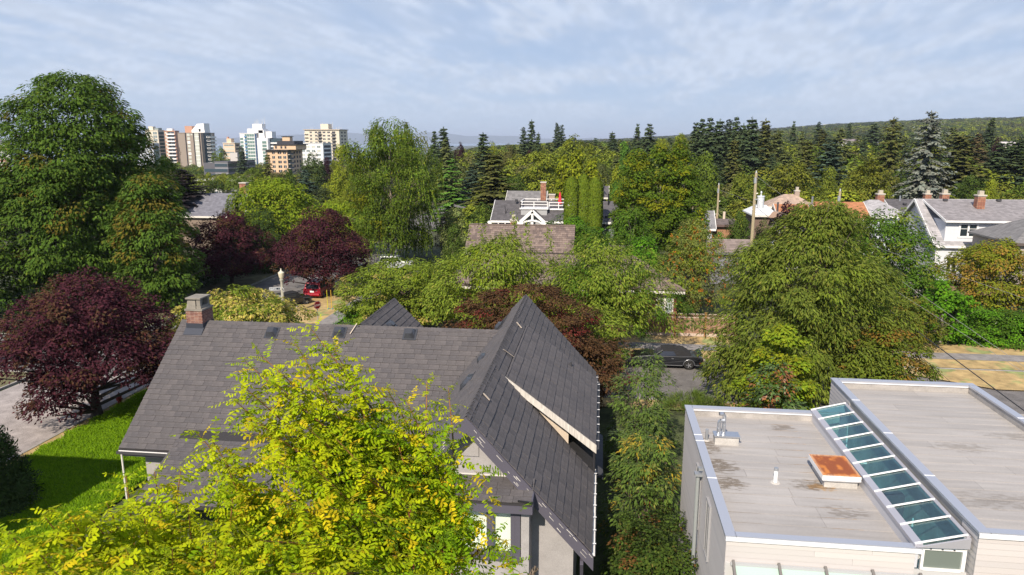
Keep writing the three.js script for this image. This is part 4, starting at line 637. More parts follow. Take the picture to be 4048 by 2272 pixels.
// clipped cedars
{
  const G = rng(77);
  for (const [x, z, h, w, label] of [[-3.55, -88.6, 11.4, 0.98, 'clipped green cedar column, leftmost of three beside the white roof deck'], [-2.05, -89, 11.7, 0.95, 'clipped green cedar column in the middle of three beside the deck'], [-0.6, -88.6, 11.3, 0.98, 'clipped green cedar column, rightmost of three, next to the dark slate roof']]) {
    const t = thing('cedar_column', label, 'cedar', [x, 0, z], 0, 'clipped cedar columns'), L = new Leaves(), r = rng(Math.round(x * 10) + 900);
    for (let i = 0; i < 9000; i++) { const k = r(), a = r() * 6.283, pr = w * (k > 0.86 ? Math.sqrt(Math.max(0, 1 - Math.pow((k - 0.86) / 0.14, 2))) : 0.86 + 0.16 * k) * (0.86 + 0.22 * fbm(a * 2 + 5, k * 22, 3, 61)); const u = V(Math.cos(a), 0.15, Math.sin(a)), n = u.clone().add(ball(r).multiplyScalar(0.5)).normalize(), d = V(Math.cos(a) * 0.25, 1, Math.sin(a) * 0.25).add(ball(r).multiplyScalar(0.4)); d.addScaledVector(n, -d.dot(n)).normalize(); L.add(V(Math.cos(a) * pr, k * h, Math.sin(a) * pr), d, n, 0.26, 0.13, pick(r, [[0.13, 0.185, 0.018], [0.105, 0.16, 0.016], [0.165, 0.205, 0.022]], 0.2)); }
    part('crown', L.geo(), MAT.needle, t, null, 'stuff'); part('trunk', mb().tube(V(0, 0, 0), V(0, 4, 0), 0.1, 0.06, 6).geo(), M.bark, t);
  }
}
// planting between the two near buildings: laurels in a row, and a lower ivy thicket in front of them
tree('laurel_bush', 'tall laurel bush with pale young leaves left of the flat roof\'s back corner', { at: [2.3, -32.8], category: 'bush', tones: TONE.laurel, h0: 0.3, h1: 5.9, R: 1.5, n: 200, cr: 0.5, per: 46, L: 0.2, W: 0.065, droop: 0.9, up: 0.7, rough: 0.7, tr: 0.1, limbs: 30, mat: MAT.gloss, prof: (t) => 0.95 - 0.55 * t * t, sz: 1.9 }, 131);
tree('laurel_bush', 'laurel bush with yellow leaves in the gap beside the flat-roofed building', { at: [2.0, -25.6], category: 'bush', tones: TONE.laurel, tones2: [[0.34, 0.26, 0.02], [0.22, 0.2, 0.03]], mix2: 0.08, h0: 0.2, h1: 5.3, R: 1.3, n: 170, cr: 0.42, per: 50, L: 0.19, W: 0.06, droop: 0.9, up: 0.7, rough: 0.75, tr: 0.08, limbs: 26, mat: MAT.gloss, sz: 2.3, prof: (t) => 1 - 0.4 * t }, 132);
tree('ivy_thicket', 'dense small-leaved green thicket at the bottom beside the pale boarded wall', { at: [2.05, -19.8], category: 'hedge', tones: [[0.065, 0.105, 0.016], [0.05, 0.09, 0.015], [0.085, 0.12, 0.02], [0.13, 0.12, 0.03]], tones2: [[0.20, 0.10, 0.03], [0.16, 0.12, 0.03]], mix2: 0.06, h0: 0.1, h1: 3.9, R: 1.42, n: 520, cr: 0.36, per: 66, L: 0.1, W: 0.075, droop: 0.6, up: 0.5, rough: 0.6, tr: 0.05, sz: 3.4, prof: (t) => 1 - 0.35 * t * t }, 133);
tree('grass_clump', 'tall green grass clump at the road edge behind the flat roof', { at: [5.9, -41.2], category: 'grass', tones: [[0.12, 0.18, 0.03], [0.1, 0.16, 0.025]], h0: 0, h1: 0.9, R: 1.4, n: 80, cr: 0.3, per: 40, L: 0.5, W: 0.02, droop: -1.6, up: 0, tr: 0, sx: 1.3, sz: 0.5 }, 134);
tree('clipped_hedge', 'small clipped bright green hedge below the layered light green tree', { at: [-19.3, -54.8], category: 'hedge', tones: TONE.bright, h0: 0.1, h1: 2.6, R: 1.9, n: 150, cr: 0.4, per: 60, L: 0.12, W: 0.06, rough: 0.1, tr: 0.05, prof: (t) => (t < 0.8 ? 1 : 0.8), sx: 1.3 }, 135);
// ivy bank and bushes at the right
tree('ivy_bank', 'low ivy-covered bank beyond the dry grass at the right edge', { at: [34, -59.5], category: 'ivy', tones: TONE.bright, tones2: TONE.green, mix2: 0.5, h0: 0, h1: 2.5, R: 7.5, n: 480, cr: 0.6, per: 60, L: 0.17, W: 0.13, flat: 0.5, up: 1, rough: 0.3, tr: 0, sz: 0.34, prof: (t) => 1 - 0.5 * t }, 136);
tree('fig_bush', 'leafy green bush with bare stems on the ivy bank', { at: [27.5, -58.6], category: 'bush', tones: TONE.bright, h0: 1, h1: 5.0, R: 2.0, n: 70, cr: 0.55, per: 40, L: 0.26, W: 0.18, rough: 0.5, tr: 0.08, bark: M.barkPale }, 137);
tree('holly_bush', 'dark green bush at the right edge beside the carport', { at: [41.0, -57.4], category: 'bush', tones: TONE.green, h0: 0.2, h1: 4.2, R: 2.6, n: 130, cr: 0.6, per: 50, L: 0.2, W: 0.11, rough: 0.4, tr: 0.08 }, 138);
tree('hazel_bush', 'shaded bush with red leaves left of the ivy bank', { at: [24.0, -56.8], category: 'bush', tones: TONE.olive, tones2: TONE.rusty, mix2: 0.2, h0: 0.2, h1: 4.4, R: 2.4, n: 120, cr: 0.6, per: 50, L: 0.2, W: 0.11, rough: 0.5, tr: 0.08 }, 139);
tree('garden_bush', 'bright round bush under the red-walled house window', { at: [3.6, -59.6], category: 'bush', tones: TONE.bright, h0: 0.2, h1: 2.7, R: 2.3, n: 110, cr: 0.5, per: 60, L: 0.14, W: 0.08, rough: 0.3, tr: 0.06 }, 140);
tree('garden_bush', 'shady bush of mixed greens behind the layered tree', { at: [-14.5, -63.2], category: 'bush', tones: TONE.green, tones2: TONE.bright, mix2: 0.3, h0: 0.2, h1: 3.0, R: 3.2, n: 130, cr: 0.6, per: 50, L: 0.2, W: 0.12, rough: 0.4, tr: 0.06 }, 141);
// lawn blades
{
  const L = new Leaves(), r = rng(55);
  for (let i = 0; i < 26; i++) { const a = r() * 6.283, q = V((r() - 0.5) * 0.3, 0, (r() - 0.5) * 0.3), d = V(Math.cos(a) * 0.45, 1, Math.sin(a) * 0.45).normalize(), n = V(-Math.sin(a), 0.2, Math.cos(a)); n.addScaledVector(d, -n.dot(d)).normalize(); L.add(q, d, n, 0.12 + 0.1 * r(), 0.035, pick(r, [[0.235, 0.40, 0.012], [0.19, 0.35, 0.010], [0.28, 0.43, 0.014]], 0.3)); }
  const N = 9000, g = new THREE.InstancedMesh(L.geo(), MAT.plain, N), m = new THREE.Matrix4(), q = new THREE.Quaternion();
  for (let i = 0; i < N; i++) { const x = lerp(-28.7, -21.4, r()), z = lerp(-41, -14, r()), s = 0.7 + 0.8 * noise2(x * 1.7, z * 1.7, 5) + 0.3 * r(); m.compose(V(x, 0.09, z), q.setFromAxisAngle(V(0, 1, 0), r() * 6.283), V(s * 1.2, s, s * 1.2)); g.setMatrixAt(i, m); }
  g.name = 'grass'; tag(g, 'bright green shaggy grass on the lawn left of the shingled house', 'grass', null, 'stuff'); g.castShadow = g.receiveShadow = true; scene.add(g);
}
// ---------------------------------------------------------------- trees of the middle distance: a few shapes, copied
const MID = {};
{
  const round = (seed, o = {}) => { const r = rng(seed), L = new Leaves(), q = { h0: 1.2, h1: 10, R: 3.9, n: 170, cr: 0.95, per: 40, L: 0.40, W: 0.23, flat: 0.65, up: 0.5, droop: 0.7, rough: 0.5, tones: [[1, 1, 1], [0.82, 0.86, 0.9], [1.2, 1.12, 1]], jit: 0.25, clumpTone: 0.5, prof: (t) => Math.pow(Math.sin(Math.PI * Math.pow(0.1 + 0.9 * t, 0.8)), 0.55), ...o }; const cl = clumpsOf(r, q); fillLeaves(L, r, cl, q); return { crown: L.geo(), trunk: woodOf(r, cl, { ...q, tr: 0.22, limbs: 8 }) }; };
  MID.round = [round(301), round(302, { rough: 0.7, n: 170 }), round(303, { prof: dome, rough: 0.6 }), round(304, { R: 3.6, rough: 0.8, n: 130 })];
  MID.column = [round(305, { R: 1.0, h0: 0.8, n: 90, cr: 0.7, up: 0.2, prof: (t) => Math.pow(Math.max(0, 1 - t), 0.55) * 1.1 }), round(306, { R: 1.1, h0: 0.8, n: 100, cr: 0.65, up: 0.1, prof: (t) => (t < 0.4 ? 0.8 + t * 0.5 : Math.pow(Math.max(0, 1.02 - t) / 0.6, 0.6)) })];
  MID.bush = [round(307, { h0: 0.2, R: 4.6, n: 130, flat: 0.5 })];
  // conifers: whorls of drooping boughs carrying flat sprays
  const conifer = (seed, o) => {
    const r = rng(seed), L = new Leaves(), b = mb(), H = 20, q = { levels: 40, R: 3.3, base: 0.05, droop: 0.4, spray: 9, pow: 0.85, gap: 0.08, L: 0.9, W: 0.36, ...o };
    b.path([V(0, -0.3, 0), V(0, 8, 0), V(0, H * 0.985, 0)], 0.32, 0.03, 7);
    for (let i = 0; i < q.levels; i++) {
      const t = q.base + (1 - q.base) * Math.pow((i + r() * 0.6) / q.levels, 0.92), y0 = t * H, len0 = q.R * Math.pow(1 - t, q.pow) * (q.waist ? q.waist(t) : 1) + 0.22, nb = Math.max(4, Math.round(4 + 6.5 * (1 - t)));
      const off = r() * 6.28;
      for (let k = 0; k < nb; k++) {
        if (r() < q.gap) continue;
        const y = y0 + (r() - 0.5) * 0.7, a = off + k / nb * 6.283 + (r() - 0.5) * 0.5, len = len0 * (0.5 + 0.75 * r()), ca = Math.cos(a), sa = Math.sin(a), up = (t - 0.45) * 0.75 - q.droop * 0.4 + (r() - 0.5) * 0.5, k0 = 0.8 + 0.4 * r();
        const n = Math.max(3, Math.round(q.spray * len / q.R + 2));
        for (let s = 0; s < n; s++) {
          const f = (s + 0.6) / n, rr = len * f, yy = y + rr * up - q.droop * 0.35 * rr * rr / (len + 0.3) + (f > 0.8 ? 0.1 : 0), c = pick(r, [[1, 1, 1], [0.85, 0.88, 0.9], [1.2, 1.15, 1.05]], 0.22).map((v) => v * k0 * (f > 0.8 ? 1.12 : 1));
          for (const e of [-1, 1, 0]) {
            const hang = 0.2 + q.droop * (0.3 + 1.1 * r()), d = V(ca * (e ? 0.6 : 1) - sa * e * (0.5 + 0.5 * r()), -hang, sa * (e ? 0.6 : 1) + ca * e * (0.5 + 0.5 * r())).normalize(), nn = V(ca * 0.4 + (r() - 0.5) * 1.1, 0.7, sa * 0.4 + (r() - 0.5) * 1.1); nn.addScaledVector(d, -nn.dot(d)).normalize();
            L.add(V(ca * rr + (r() - 0.5) * 0.16, yy + (r() - 0.5) * 0.3, sa * rr + (r() - 0.5) * 0.16), d, nn, q.L * (0.5 + 0.7 * r()) * (0.6 + 0.5 * (1 - t)), q.W * (0.8 + 0.5 * r()), c, 0.12);
          }
        }
        if (i % 2 === 0 && k % 3 === 0 && q.bough) b.tube(V(0, y, 0), V(ca * len * 0.7, y + len * 0.7 * up, sa * len * 0.7), 0.05, 0.015, 4, false);
      }
    }
    for (let i = 0; i < 6; i++) L.add(V(0, H * (0.95 + 0.008 * i), 0), V((r() - 0.5) * 0.8, 1, (r() - 0.5) * 0.8).normalize(), V(r() - 0.5, 0.1, r() - 0.5).normalize(), 0.7, 0.14, [1, 1, 1]);
    return { crown: L.geo(), trunk: b.geo() };
  };
  MID.fir = [conifer(401, {}), conifer(402, { gap: 0.22, droop: 0.55, R: 3.1 }), conifer(403, { pow: 0.65, gap: 0.2, R: 3.0, droop: 0.2 })];
  MID.bare = [conifer(404, { base: 0.38, R: 4.4, pow: 0.6, gap: 0.25, levels: 26, bough: true })];
  MID.spruce = [conifer(405, { R: 3.7, pow: 0.62, levels: 62, spray: 13, gap: 0.2, droop: 0.6, L: 0.62, W: 0.26, bough: true, waist: (t) => (t > 0.7 ? 1.15 : 1) })];
  MID.cedar = [conifer(406, { levels: 20, R: 4, droop: 0.15, gap: 0.15, spray: 12, pow: 0.8 })];
  MID.dead = [conifer(407, { gap: 0.72, spray: 4, bough: true, droop: 0.1, L: 0.5, W: 0.12 })];
}
const HUE = { fir: [0.056, 0.082, 0.036], blue: [0.060, 0.094, 0.064], grey: [0.159, 0.175, 0.146], olivefir: [0.092, 0.10, 0.028], brownfir: [0.090, 0.072, 0.034], dullgreen: [0.10, 0.12, 0.038], shade: [0.026, 0.022, 0.024], bright: [0.098, 0.203, 0.029], plum: [0.044, 0.019, 0.026], lime: [0.22, 0.26, 0.024], yellowgreen: [0.19, 0.225, 0.024], brown: [0.12, 0.12, 0.04], darkgreen: [0.07, 0.11, 0.02], green: [0.115, 0.165, 0.022], midgreen: [0.145, 0.18, 0.025], olive: [0.15, 0.165, 0.022], gold: [0.21, 0.25, 0.018], pale: [0.189, 0.224, 0.074], cypress: [0.068, 0.099, 0.031], yew: [0.050, 0.067, 0.026], rusty: [0.132, 0.111, 0.025] };
const hueMat = {}; const hue = (n, soft) => (hueMat[n + soft] ??= leafMat(HUE[n], soft ? 0.25 : 0.08));
const MIDTREES = [
['fir', -49.1, -221.2, 21.2, 5.7, 'fir', 'dark fir standing right of the weeping birch'],
['fir', -54.3, -230.6, 20.3, 4.4, 'fir', 'dark fir half behind the birch top, right side'],
['round', -49.9, -251.1, 17.3, 5.9, 'plum', 'dark purple round beech on the skyline right of the birch'],
['fir', -34.3, -207.2, 18.6, 5.5, 'fir', 'dark conifer between the purple beech and the pale yellow treetops'],
['round', -41.7, -272.8, 17.4, 6.7, 'lime', 'small pale yellow treetop in front of the sea horizon'],
['round', -30.3, -232.8, 15.6, 9.1, 'brown', 'dull brown-green broad tree below the skyline firs'],
['round', -22.0, -223.1, 13.4, 4.2, 'plum', 'small dark purple tree left of the big yellow-green domes'],
['fir', -26.5, -244.6, 20.4, 3.5, 'fir', 'slim dark fir, leftmost of the skyline trio'],
['fir', -23.8, -245.5, 23.0, 4.3, 'fir', 'tallest dark fir of the skyline trio at the centre'],
['fir', -21.1, -239.8, 18.6, 3.2, 'fir', 'shortest dark fir of the skyline trio'],
['fir', -17.7, -287.4, 22.5, 3.8, 'fir', 'dark fir on the skyline, left one of a close pair'],
['fir', -15.9, -287.5, 21.7, 3.8, 'fir', 'dark fir on the skyline, right one of a close pair'],
['round', -7.2, -205.4, 17.8, 14.7, 'yellowgreen', 'broad yellow-green dome on the skyline right of the fir pair'],
['round', -12.7, -152.4, 13.9, 13.5, 'yellowgreen', 'broad yellow-green dome left of the golden upright trees'],
['cedar', -26.3, -124.7, 12.7, 6.8, 'bright', 'bright green layered cedar right of the birch'],
['fir', -23.6, -129.8, 11.0, 3.7, 'blue', 'blue-green conifer right of the layered cedar'],
['fir', -17.4, -115.8, 13.9, 6.7, 'olivefir', 'brown-green conifer above the slate roofs'],
['fir', -39.5, -180.4, 16.5, 4.5, 'dullgreen', 'grey-green conifer close behind the birch'],
['round', -15.5, -130.7, 10.3, 5.9, 'darkgreen', 'shaded round tree left of the tall brick chimney'],
['column', -5.7, -107.0, 14.2, 2.8, 'gold', 'golden upright tree, left one of three'],
['column', -3.6, -106.4, 15.1, 3.2, 'gold', 'golden upright tree, tallest middle one of three'],
['column', -1.3, -107.5, 13.9, 3.1, 'gold', 'golden upright tree, right one of three'],
['round', -18.8, -90.6, 7.5, 4.9, 'pale', 'pale dusty green tree below the layered cedar'],
['round', -16.4, -78.4, 6.8, 3.2, 'darkgreen', 'dark rounded tree in the shade beside the brown shingle roof'],
['round', -17.1, -102.0, 6.8, 4.1, 'green', 'rough green bush left of the grey slate house'],
['round', -21.8, -98.2, 6.1, 2.8, 'plum', 'small purple bush at the birch foot'],
['fir', 12.8, -265.3, 21.6, 3.7, 'fir', 'dark fir on the skyline above the hornbeam, narrow one'],
['fir', 15.2, -237.7, 21.0, 5.7, 'fir', 'dark fir on the skyline above the hornbeam, wide one'],
['round', 22.4, -281.0, 17.0, 10.1, 'yellowgreen', 'yellow-green treetop behind the hornbeam'],
['round', 31.0, -292.7, 18.9, 7.9, 'lime', 'pale yellow treetop left of the dark fir group'],
['fir', 25.9, -204.9, 20.6, 4.8, 'fir', 'dark fir at the left end of the dense fir group'],
['fir', 26.9, -200.1, 21.4, 5.1, 'fir', 'dark fir, second from the left end of the dense group'],
['fir', 27.6, -191.9, 21.4, 5.7, 'fir', 'wide dark fir, third from the left end of the dense group'],
['fir', 31.5, -200.7, 21.4, 5.4, 'fir', 'dark fir with a thin top in the middle of the dense group'],
['fir', 34.9, -206.2, 21.3, 5.1, 'fir', 'dark fir right of the middle of the dense group'],
['fir', 35.5, -199.2, 21.8, 4.9, 'fir', 'tall dark fir near the right end of the dense group'],
['fir', 39.8, -211.8, 20.5, 4.5, 'fir', 'short dark fir at the right end of the dense group'],
['fir', 37.7, -189.1, 21.5, 6.2, 'fir', 'tall isolated dark fir right of the dense group'],
['fir', 43.0, -198.0, 21.4, 5.9, 'olivefir', 'tall brownish fir with a bare thin tip'],
['column', 5.5, -175.7, 16.2, 3.1, 'bright', 'bright green conical tree left of the hornbeam top'],
['fir', 4.4, -299.8, 19.3, 5.6, 'fir', 'dark fir above the pink-roofed house'],
['round', -0.0, -153.4, 11.2, 5.9, 'dullgreen', 'dull green tree right of the golden upright trees'],
['round', 3.0, -121.1, 12.4, 5.3, 'lime', 'yellow-green bushy tree left of the hornbeam'],
['round', 2.4, -100.1, 10.6, 3.6, 'bright', 'bright green tree right of the clipped cedars'],
['round', 7.4, -154.5, 12.1, 5.9, 'green', 'mid green tree behind the hornbeam left side'],
['round', 18.0, -127.5, 14.6, 7.2, 'green', 'deep green chestnut right of the hornbeam'],
['fir', 31.0, -173.8, 16.2, 4.1, 'olivefir', 'pale brownish conifer among the dark firs'],
['round', 23.4, -121.3, 11.2, 8.4, 'midgreen', 'mid green round tree behind the two bare poles'],
['round', 32.6, -127.0, 13.0, 10.7, 'olive', 'olive chestnut dome, left one of two on the right'],
['round', 44.9, -126.5, 13.3, 10.5, 'olive', 'olive chestnut dome, right one of two, left of the blue spruce'],
['round', 40.2, -131.8, 11.8, 5.6, 'midgreen', 'paler green tree between the two olive domes'],
['round', 11.1, -108.2, 10.1, 5.3, 'lime', 'yellow-green tree with long side branches behind the left pole'],
['bush', 15.3, -88.2, 5.4, 4.3, 'bright', 'low bright green juniper mound left of the transformer pole'],
['round', 16.6, -86.8, 8.0, 4.0, 'darkgreen', 'dark green round bush between the two bare poles'],
['round', 23.4, -92.0, 8.8, 4.5, 'plum', 'dark purple plum tree in front of the terracotta roofs'],
['round', 10.9, -82.0, 7.7, 3.3, 'gold', 'yellow shrub below the grey gable, left of the left pole'],
['fir', 81.1, -320.6, 23.7, 3.4, 'fir', 'thin dark conifer with a bunched top on the right skyline'],
['fir', 66.3, -250.8, 18.8, 3.4, 'dullgreen', 'small dull conifer in the mixed wood, left part'],
['fir', 140.4, -493.4, 26.9, 5.7, 'fir', 'tiny dark conifer far off on the right skyline'],
['fir', 150.0, -463.6, 26.3, 5.8, 'fir', 'far dark conifer on the right skyline before the hill'],
['fir', 141.9, -400.3, 24.2, 9.6, 'fir', 'dark far fir group below the wooded hill'],
['fir', 50.7, -218.0, 19.0, 6.2, 'dullgreen', 'dull green conifer right of the brownish fir'],
['fir', 46.5, -170.5, 15.9, 5.1, 'olivefir', 'olive conifer above the left olive dome'],
['fir', 48.5, -160.5, 16.0, 5.6, 'blue', 'blue-green conifer above the two olive domes'],
['fir', 64.0, -204.2, 18.8, 6.0, 'dullgreen', 'tall dull green conifer left of the bare-trunk fir'],
['fir', 71.5, -246.3, 19.1, 5.4, 'olivefir', 'olive conifer in the mixed wood, middle part'],
['fir', 39.1, -158.6, 12.9, 5.6, 'dullgreen', 'dull conifer touching the left olive dome'],
['bare', 65.7, -173.9, 20.9, 7.6, 'olivefir', 'tall dark fir with a bare lower trunk left of the blue spruce'],
['spruce', 53.3, -126.0, 20.4, 8.6, 'grey', 'very tall grey-blue spruce on the right'],
['fir', 76.2, -164.2, 17.2, 8.5, 'olivefir', 'broad dark conifer right of the grey-blue spruce'],
['fir', 128.3, -284.6, 20.4, 7.3, 'dullgreen', 'dull conifer close behind the grey-blue spruce'],
['fir', 106.1, -219.5, 17.6, 6.3, 'brownfir', 'brownish conifer right of the broad dark one'],
['fir', 131.8, -265.0, 23.1, 4.1, 'fir', 'tall dark fir on the right skyline near the edge'],
['round', 133.1, -261.9, 17.5, 5.4, 'plum', 'dark purple tree beside the far houses at the right edge'],
['fir', 89.9, -175.7, 15.2, 6.3, 'fir', 'dark conifer below the far houses at the right edge'],
['fir', 88.1, -165.4, 15.8, 6.8, 'fir', 'dark conifer at the right edge of the picture'],
['round', 67.4, -132.7, 9.7, 4.1, 'lime', 'yellow-green tree above the white house roof at the right'],
['round', 69.2, -143.2, 9.9, 7.4, 'darkgreen', 'dark green tree behind the white house roof'],
['round', 61.0, -150.6, 10.8, 5.5, 'darkgreen', 'shaded tree at the foot of the bare-trunk fir'],
['round', 26.6, -90.3, 8.4, 3.4, 'green', 'rounded green tree top in front of the terracotta roofs'],
['round', 30.1, -88.6, 8.2, 3.6, 'midgreen', 'soft green tree in front of the pale hip roof'],
['round', 18.6, -82.9, 7.5, 2.7, 'dullgreen', 'dull green tree right of the transformer pole'],
['round', -123.1, -189.8, 14.4, 8.1, 'darkgreen', 'dark trees right of the tall chestnut, below the cream towers'],
['dead', -70.1, -112.5, 14.7, 2.9, 'brownfir', 'thin browning conifer in front of the grey tower'],
['fir', -63.6, -102.3, 11.5, 6.3, 'shade', 'very dark drooping conifer beside the tall chestnut'],
['round', -85.2, -132.4, 11.0, 6.6, 'brown', 'brown-green trees behind the dark drooping conifer'],
['round', -231.3, -413.2, 25.3, 13.6, 'green', 'green trees between the grey tower and the white tower'],
['fir', -167.4, -318.3, 21.2, 4.8, 'fir', 'dark conifer in front of the white glazed tower'],
['fir', -94.1, -193.4, 13.8, 3.2, 'olivefir', 'slim conifer in front of the peach-coloured block'],
['round', -138.2, -237.9, 9.1, 3.9, 'lime', 'small bright tree at the foot of the grey tower'],
['round', -72.5, -173.7, 14.3, 8.2, 'cypress', 'dark dense cedar right of the peach-coloured block'],
['round', -77.3, -195.4, 13.1, 5.2, 'plum', 'dark purple tree between the dense cedar and the birch'],
['round', -97.6, -192.2, 10.2, 7.9, 'green', 'low green trees in front of the dark low block'],
['round', -68.3, -144.5, 9.6, 6.4, 'brown', 'brown-green tree below the peach-coloured block'],
['round', -68.5, -149.8, 10.5, 5.8, 'darkgreen', 'dark rounded tree below the peach-coloured block'],
['fir', -65.9, -153.1, 9.7, 5.0, 'blue', 'blue-grey conifer below the dense cedar'],
['round', -48.2, -124.5, 9.8, 6.6, 'lime', 'yellow-green tree left of the birch'],
['round', -51.5, -137.6, 15.5, 5.8, 'lime', 'yellow-green tree behind the birch top, left side'],
['round', -47.0, -116.1, 8.4, 7.4, 'yew', 'low dark spreading pine left of the birch'],
['round', -40.1, -104.4, 7.4, 6.7, 'lime', 'pale green tree at the birch foot, left side'],
['round', -56.8, -113.2, 10.3, 6.7, 'lime', 'yellow-green tree in front of the white low block'],
['round', -51.5, -95.2, 9.5, 3.7, 'green', 'mid green tree beside the brick chimney left of centre'],
['round', -48.6, -86.9, 7.5, 3.1, 'rusty', 'rusty-leaved tree above the left purple plum'],
['round', -125.2, -137.5, 10.3, 10.2, 'green', 'green trees at the left edge behind the tall chestnut'],
];
{
  const r = rng(500), names = { fir: 'fir_tree', bare: 'fir_tree', spruce: 'spruce_tree', cedar: 'cedar_tree', dead: 'dying_fir_tree', round: 'broadleaf_tree', column: 'upright_tree', bush: 'juniper_bush' };
  const made = {}; // one of each shape and colour is built, the rest are copies of it
  for (const [kind, x, z, h, w, tone, label] of MIDTREES) {
    const list = MID[kind], k = Math.floor(r() * list.length), key = kind + k + tone, con = ['fir', 'bare', 'spruce', 'cedar', 'dead'].includes(kind);
    const H = con ? 20 : 10.6, W = con ? 6.6 : kind === 'column' ? 3.0 : 9.4;
    let t;
    if (made[key]) { t = made[key].clone(); t.name = numbered(names[kind]); scene.add(t); } else {
      t = thing(names[kind], label, con ? 'conifer' : kind === 'bush' ? 'bush' : 'tree');
      part('crown', list[k].crown, hue(tone, !con), t, null, 'stuff'); part('trunk', list[k].trunk, M.bark, t); made[key] = t;
    }
    t.userData = { label, category: con ? 'conifer' : kind === 'bush' ? 'bush' : 'tree' };
    t.position.set(x, gy(x, z), z); t.rotation.y = r() * 6.283;
    const sw = (kind === 'fir' ? 2.0 : con ? 1.15 : 1) * w / W; t.scale.set(sw, h / H, sw);
  }
}
// the wood that fills everything behind, too dense to count: it reaches to the hill
{
  const r = rng(600);
  const lump = (seed, n, L0) => { const q = rng(seed), L = new Leaves(); for (let i = 0; i < n; i++) { const u = ball(q); if (u.y < -0.1) u.y *= -1; const bump = 0.75 + 0.5 * fbm(u.x * 2 + 7, u.z * 2 + u.y * 2 + 7, 3, seed), p = V(u.x * 4 * bump, 5 + u.y * 5.4 * bump, u.z * 4 * bump), nor = u.clone().multiplyScalar(0.7).add(V(0, 0.4, 0)).add(ball(q).multiplyScalar(0.55)).normalize(), d = ball(q).add(V(0, -0.4, 0)); d.addScaledVector(nor, -d.dot(nor)).normalize(); L.add(p, d, nor, L0 * (0.7 + 0.6 * q()), L0 * 0.62, pick(q, [[1, 1, 1], [0.8, 0.84, 0.9], [1.22, 1.14, 1]], 0.25)); } return L.geo(); };
  const near = [lump(611, 900, 0.75), lump(612, 900, 0.75)], far = lump(613, 300, 1.5), firNear = MID.fir[1].crown, firFar = (() => { const q = rng(614), L = new Leaves(); for (let i = 0; i < 230; i++) { const t = Math.pow(q(), 1.3), a = q() * 6.283, rr = 3.1 * (1 - t) * (0.55 + 0.6 * q()), d = V(Math.cos(a), -0.5, Math.sin(a)).normalize(), n = V(Math.cos(a) * 0.6, 1, Math.sin(a) * 0.6); n.addScaledVector(d, -n.dot(d)).normalize(); L.add(V(Math.cos(a) * rr, 1 + t * 18.5, Math.sin(a) * rr), d, n, 1.5, 0.8, pick(q, [[1, 1, 1], [0.85, 0.9, 0.95]], 0.2)); } return L.geo(); })();
  const sets = { near0: [near[0], []], near1: [near[1], []], far: [far, []], firNear: [firNear, []], firFar: [firFar, []] };
  const leafTone = [HUE.green, HUE.midgreen, HUE.yellowgreen, HUE.olive, HUE.darkgreen, HUE.lime, HUE.brown, HUE.dullgreen];
  const clear = (x, z) => { // open ground: roads, houses, and the line of sight to the towers
    const rr = Math.hypot(x, z), a = Math.atan2(x, -z) / D2R;
    if (Math.abs(x + 34) < 8 && z > -240) return true;
    if (Math.abs(x + 6) < 9 && z > -114) return true;
    if (z > -112 && !(x > -27 && x < -15 && z < -86) && !(x > 5 && z < -104)) return true;
    return false;
  };
  const m = new THREE.Matrix4(), q4 = new THREE.Quaternion(), up = V(0, 1, 0);
  for (let rad = 100, step; rad < 4600; rad += step) {
    step = rad < 330 ? 6.5 : rad < 800 ? 8 : rad < 2000 ? 12 : 20;
    const da = step / rad;
    for (let a = -47 * D2R; a < 35 * D2R; a += da) {
      const a2 = a + (r() - 0.5) * da, r2 = rad + (r() - 0.5) * step, x = Math.sin(a2) * r2, z = -Math.cos(a2) * r2, deg = a2 / D2R;
      const r5 = r(), r6 = r(), r7 = r(), r8 = r();
      if (clear(x, z)) continue;
      if (deg < -3 && r2 > 1500) continue; // the shore
      const g = gy(x, z); if (g < -52) continue;
      const left = 1 - ss(-17, -9, deg), hill = ss(2600, 3300, r2), stand = fbm(x / 170 + 30, z / 170 + 30, 3, 640);
      let fir = r5 < (ss(0.46, 0.62, stand) * 0.5 + 0.1) * ss(-8, 6, deg) + hill * 0.9 && r2 > 170;
      let h = fir ? lerp(9, 18, r6 * r6) : lerp(7.5, 14.5, r6);
      if (r2 < 300) h *= lerp(0.5, 1, ss(95, 300, r2));
      if (left > 0) h *= lerp(1, r2 < 470 ? 0.6 : 0.8, left);
      if (deg > -33.5 && deg < -25 && r2 < 262) h = 2.2;
      if (hill > 0.5) h = lerp(17, 27, r6);
      const w = fir ? h / 20 * 1.9 : h / 10.4 * lerp(0.85, 1.3, r7) * (r2 > 2000 ? 2.3 : r2 > 800 ? 1.35 : 1);
      const s = sets[fir ? (r2 < 420 ? 'firNear' : 'firFar') : r2 < 650 ? (r7 < 0.5 ? 'near0' : 'near1') : 'far'];
      m.compose(V(x, g - 0.3, z), q4.setFromAxisAngle(up, r8 * 6.283), fir ? V(w * (r2 > 2000 ? 1.9 : 1), h / 20, w * (r2 > 2000 ? 1.9 : 1)) : V(w, h / 10.4, w));
      const sd = fbm(x / 60 + 50, z / 60 + 50, 2, 650), c = fir ? (r7 < 0.7 ? HUE.fir : HUE.dullgreen) : leafTone[Math.floor(clamp(sd * 1.5 - 0.25 + (r7 - 0.5) * 0.9, 0, 0.999) * leafTone.length)], k = (0.85 + 0.3 * r6) * lerp(1, 0.62, hill);
      s[1].push([m.clone(), c, k]);
    }
  }
  const white = leafMat([1, 1, 1], 0.15);
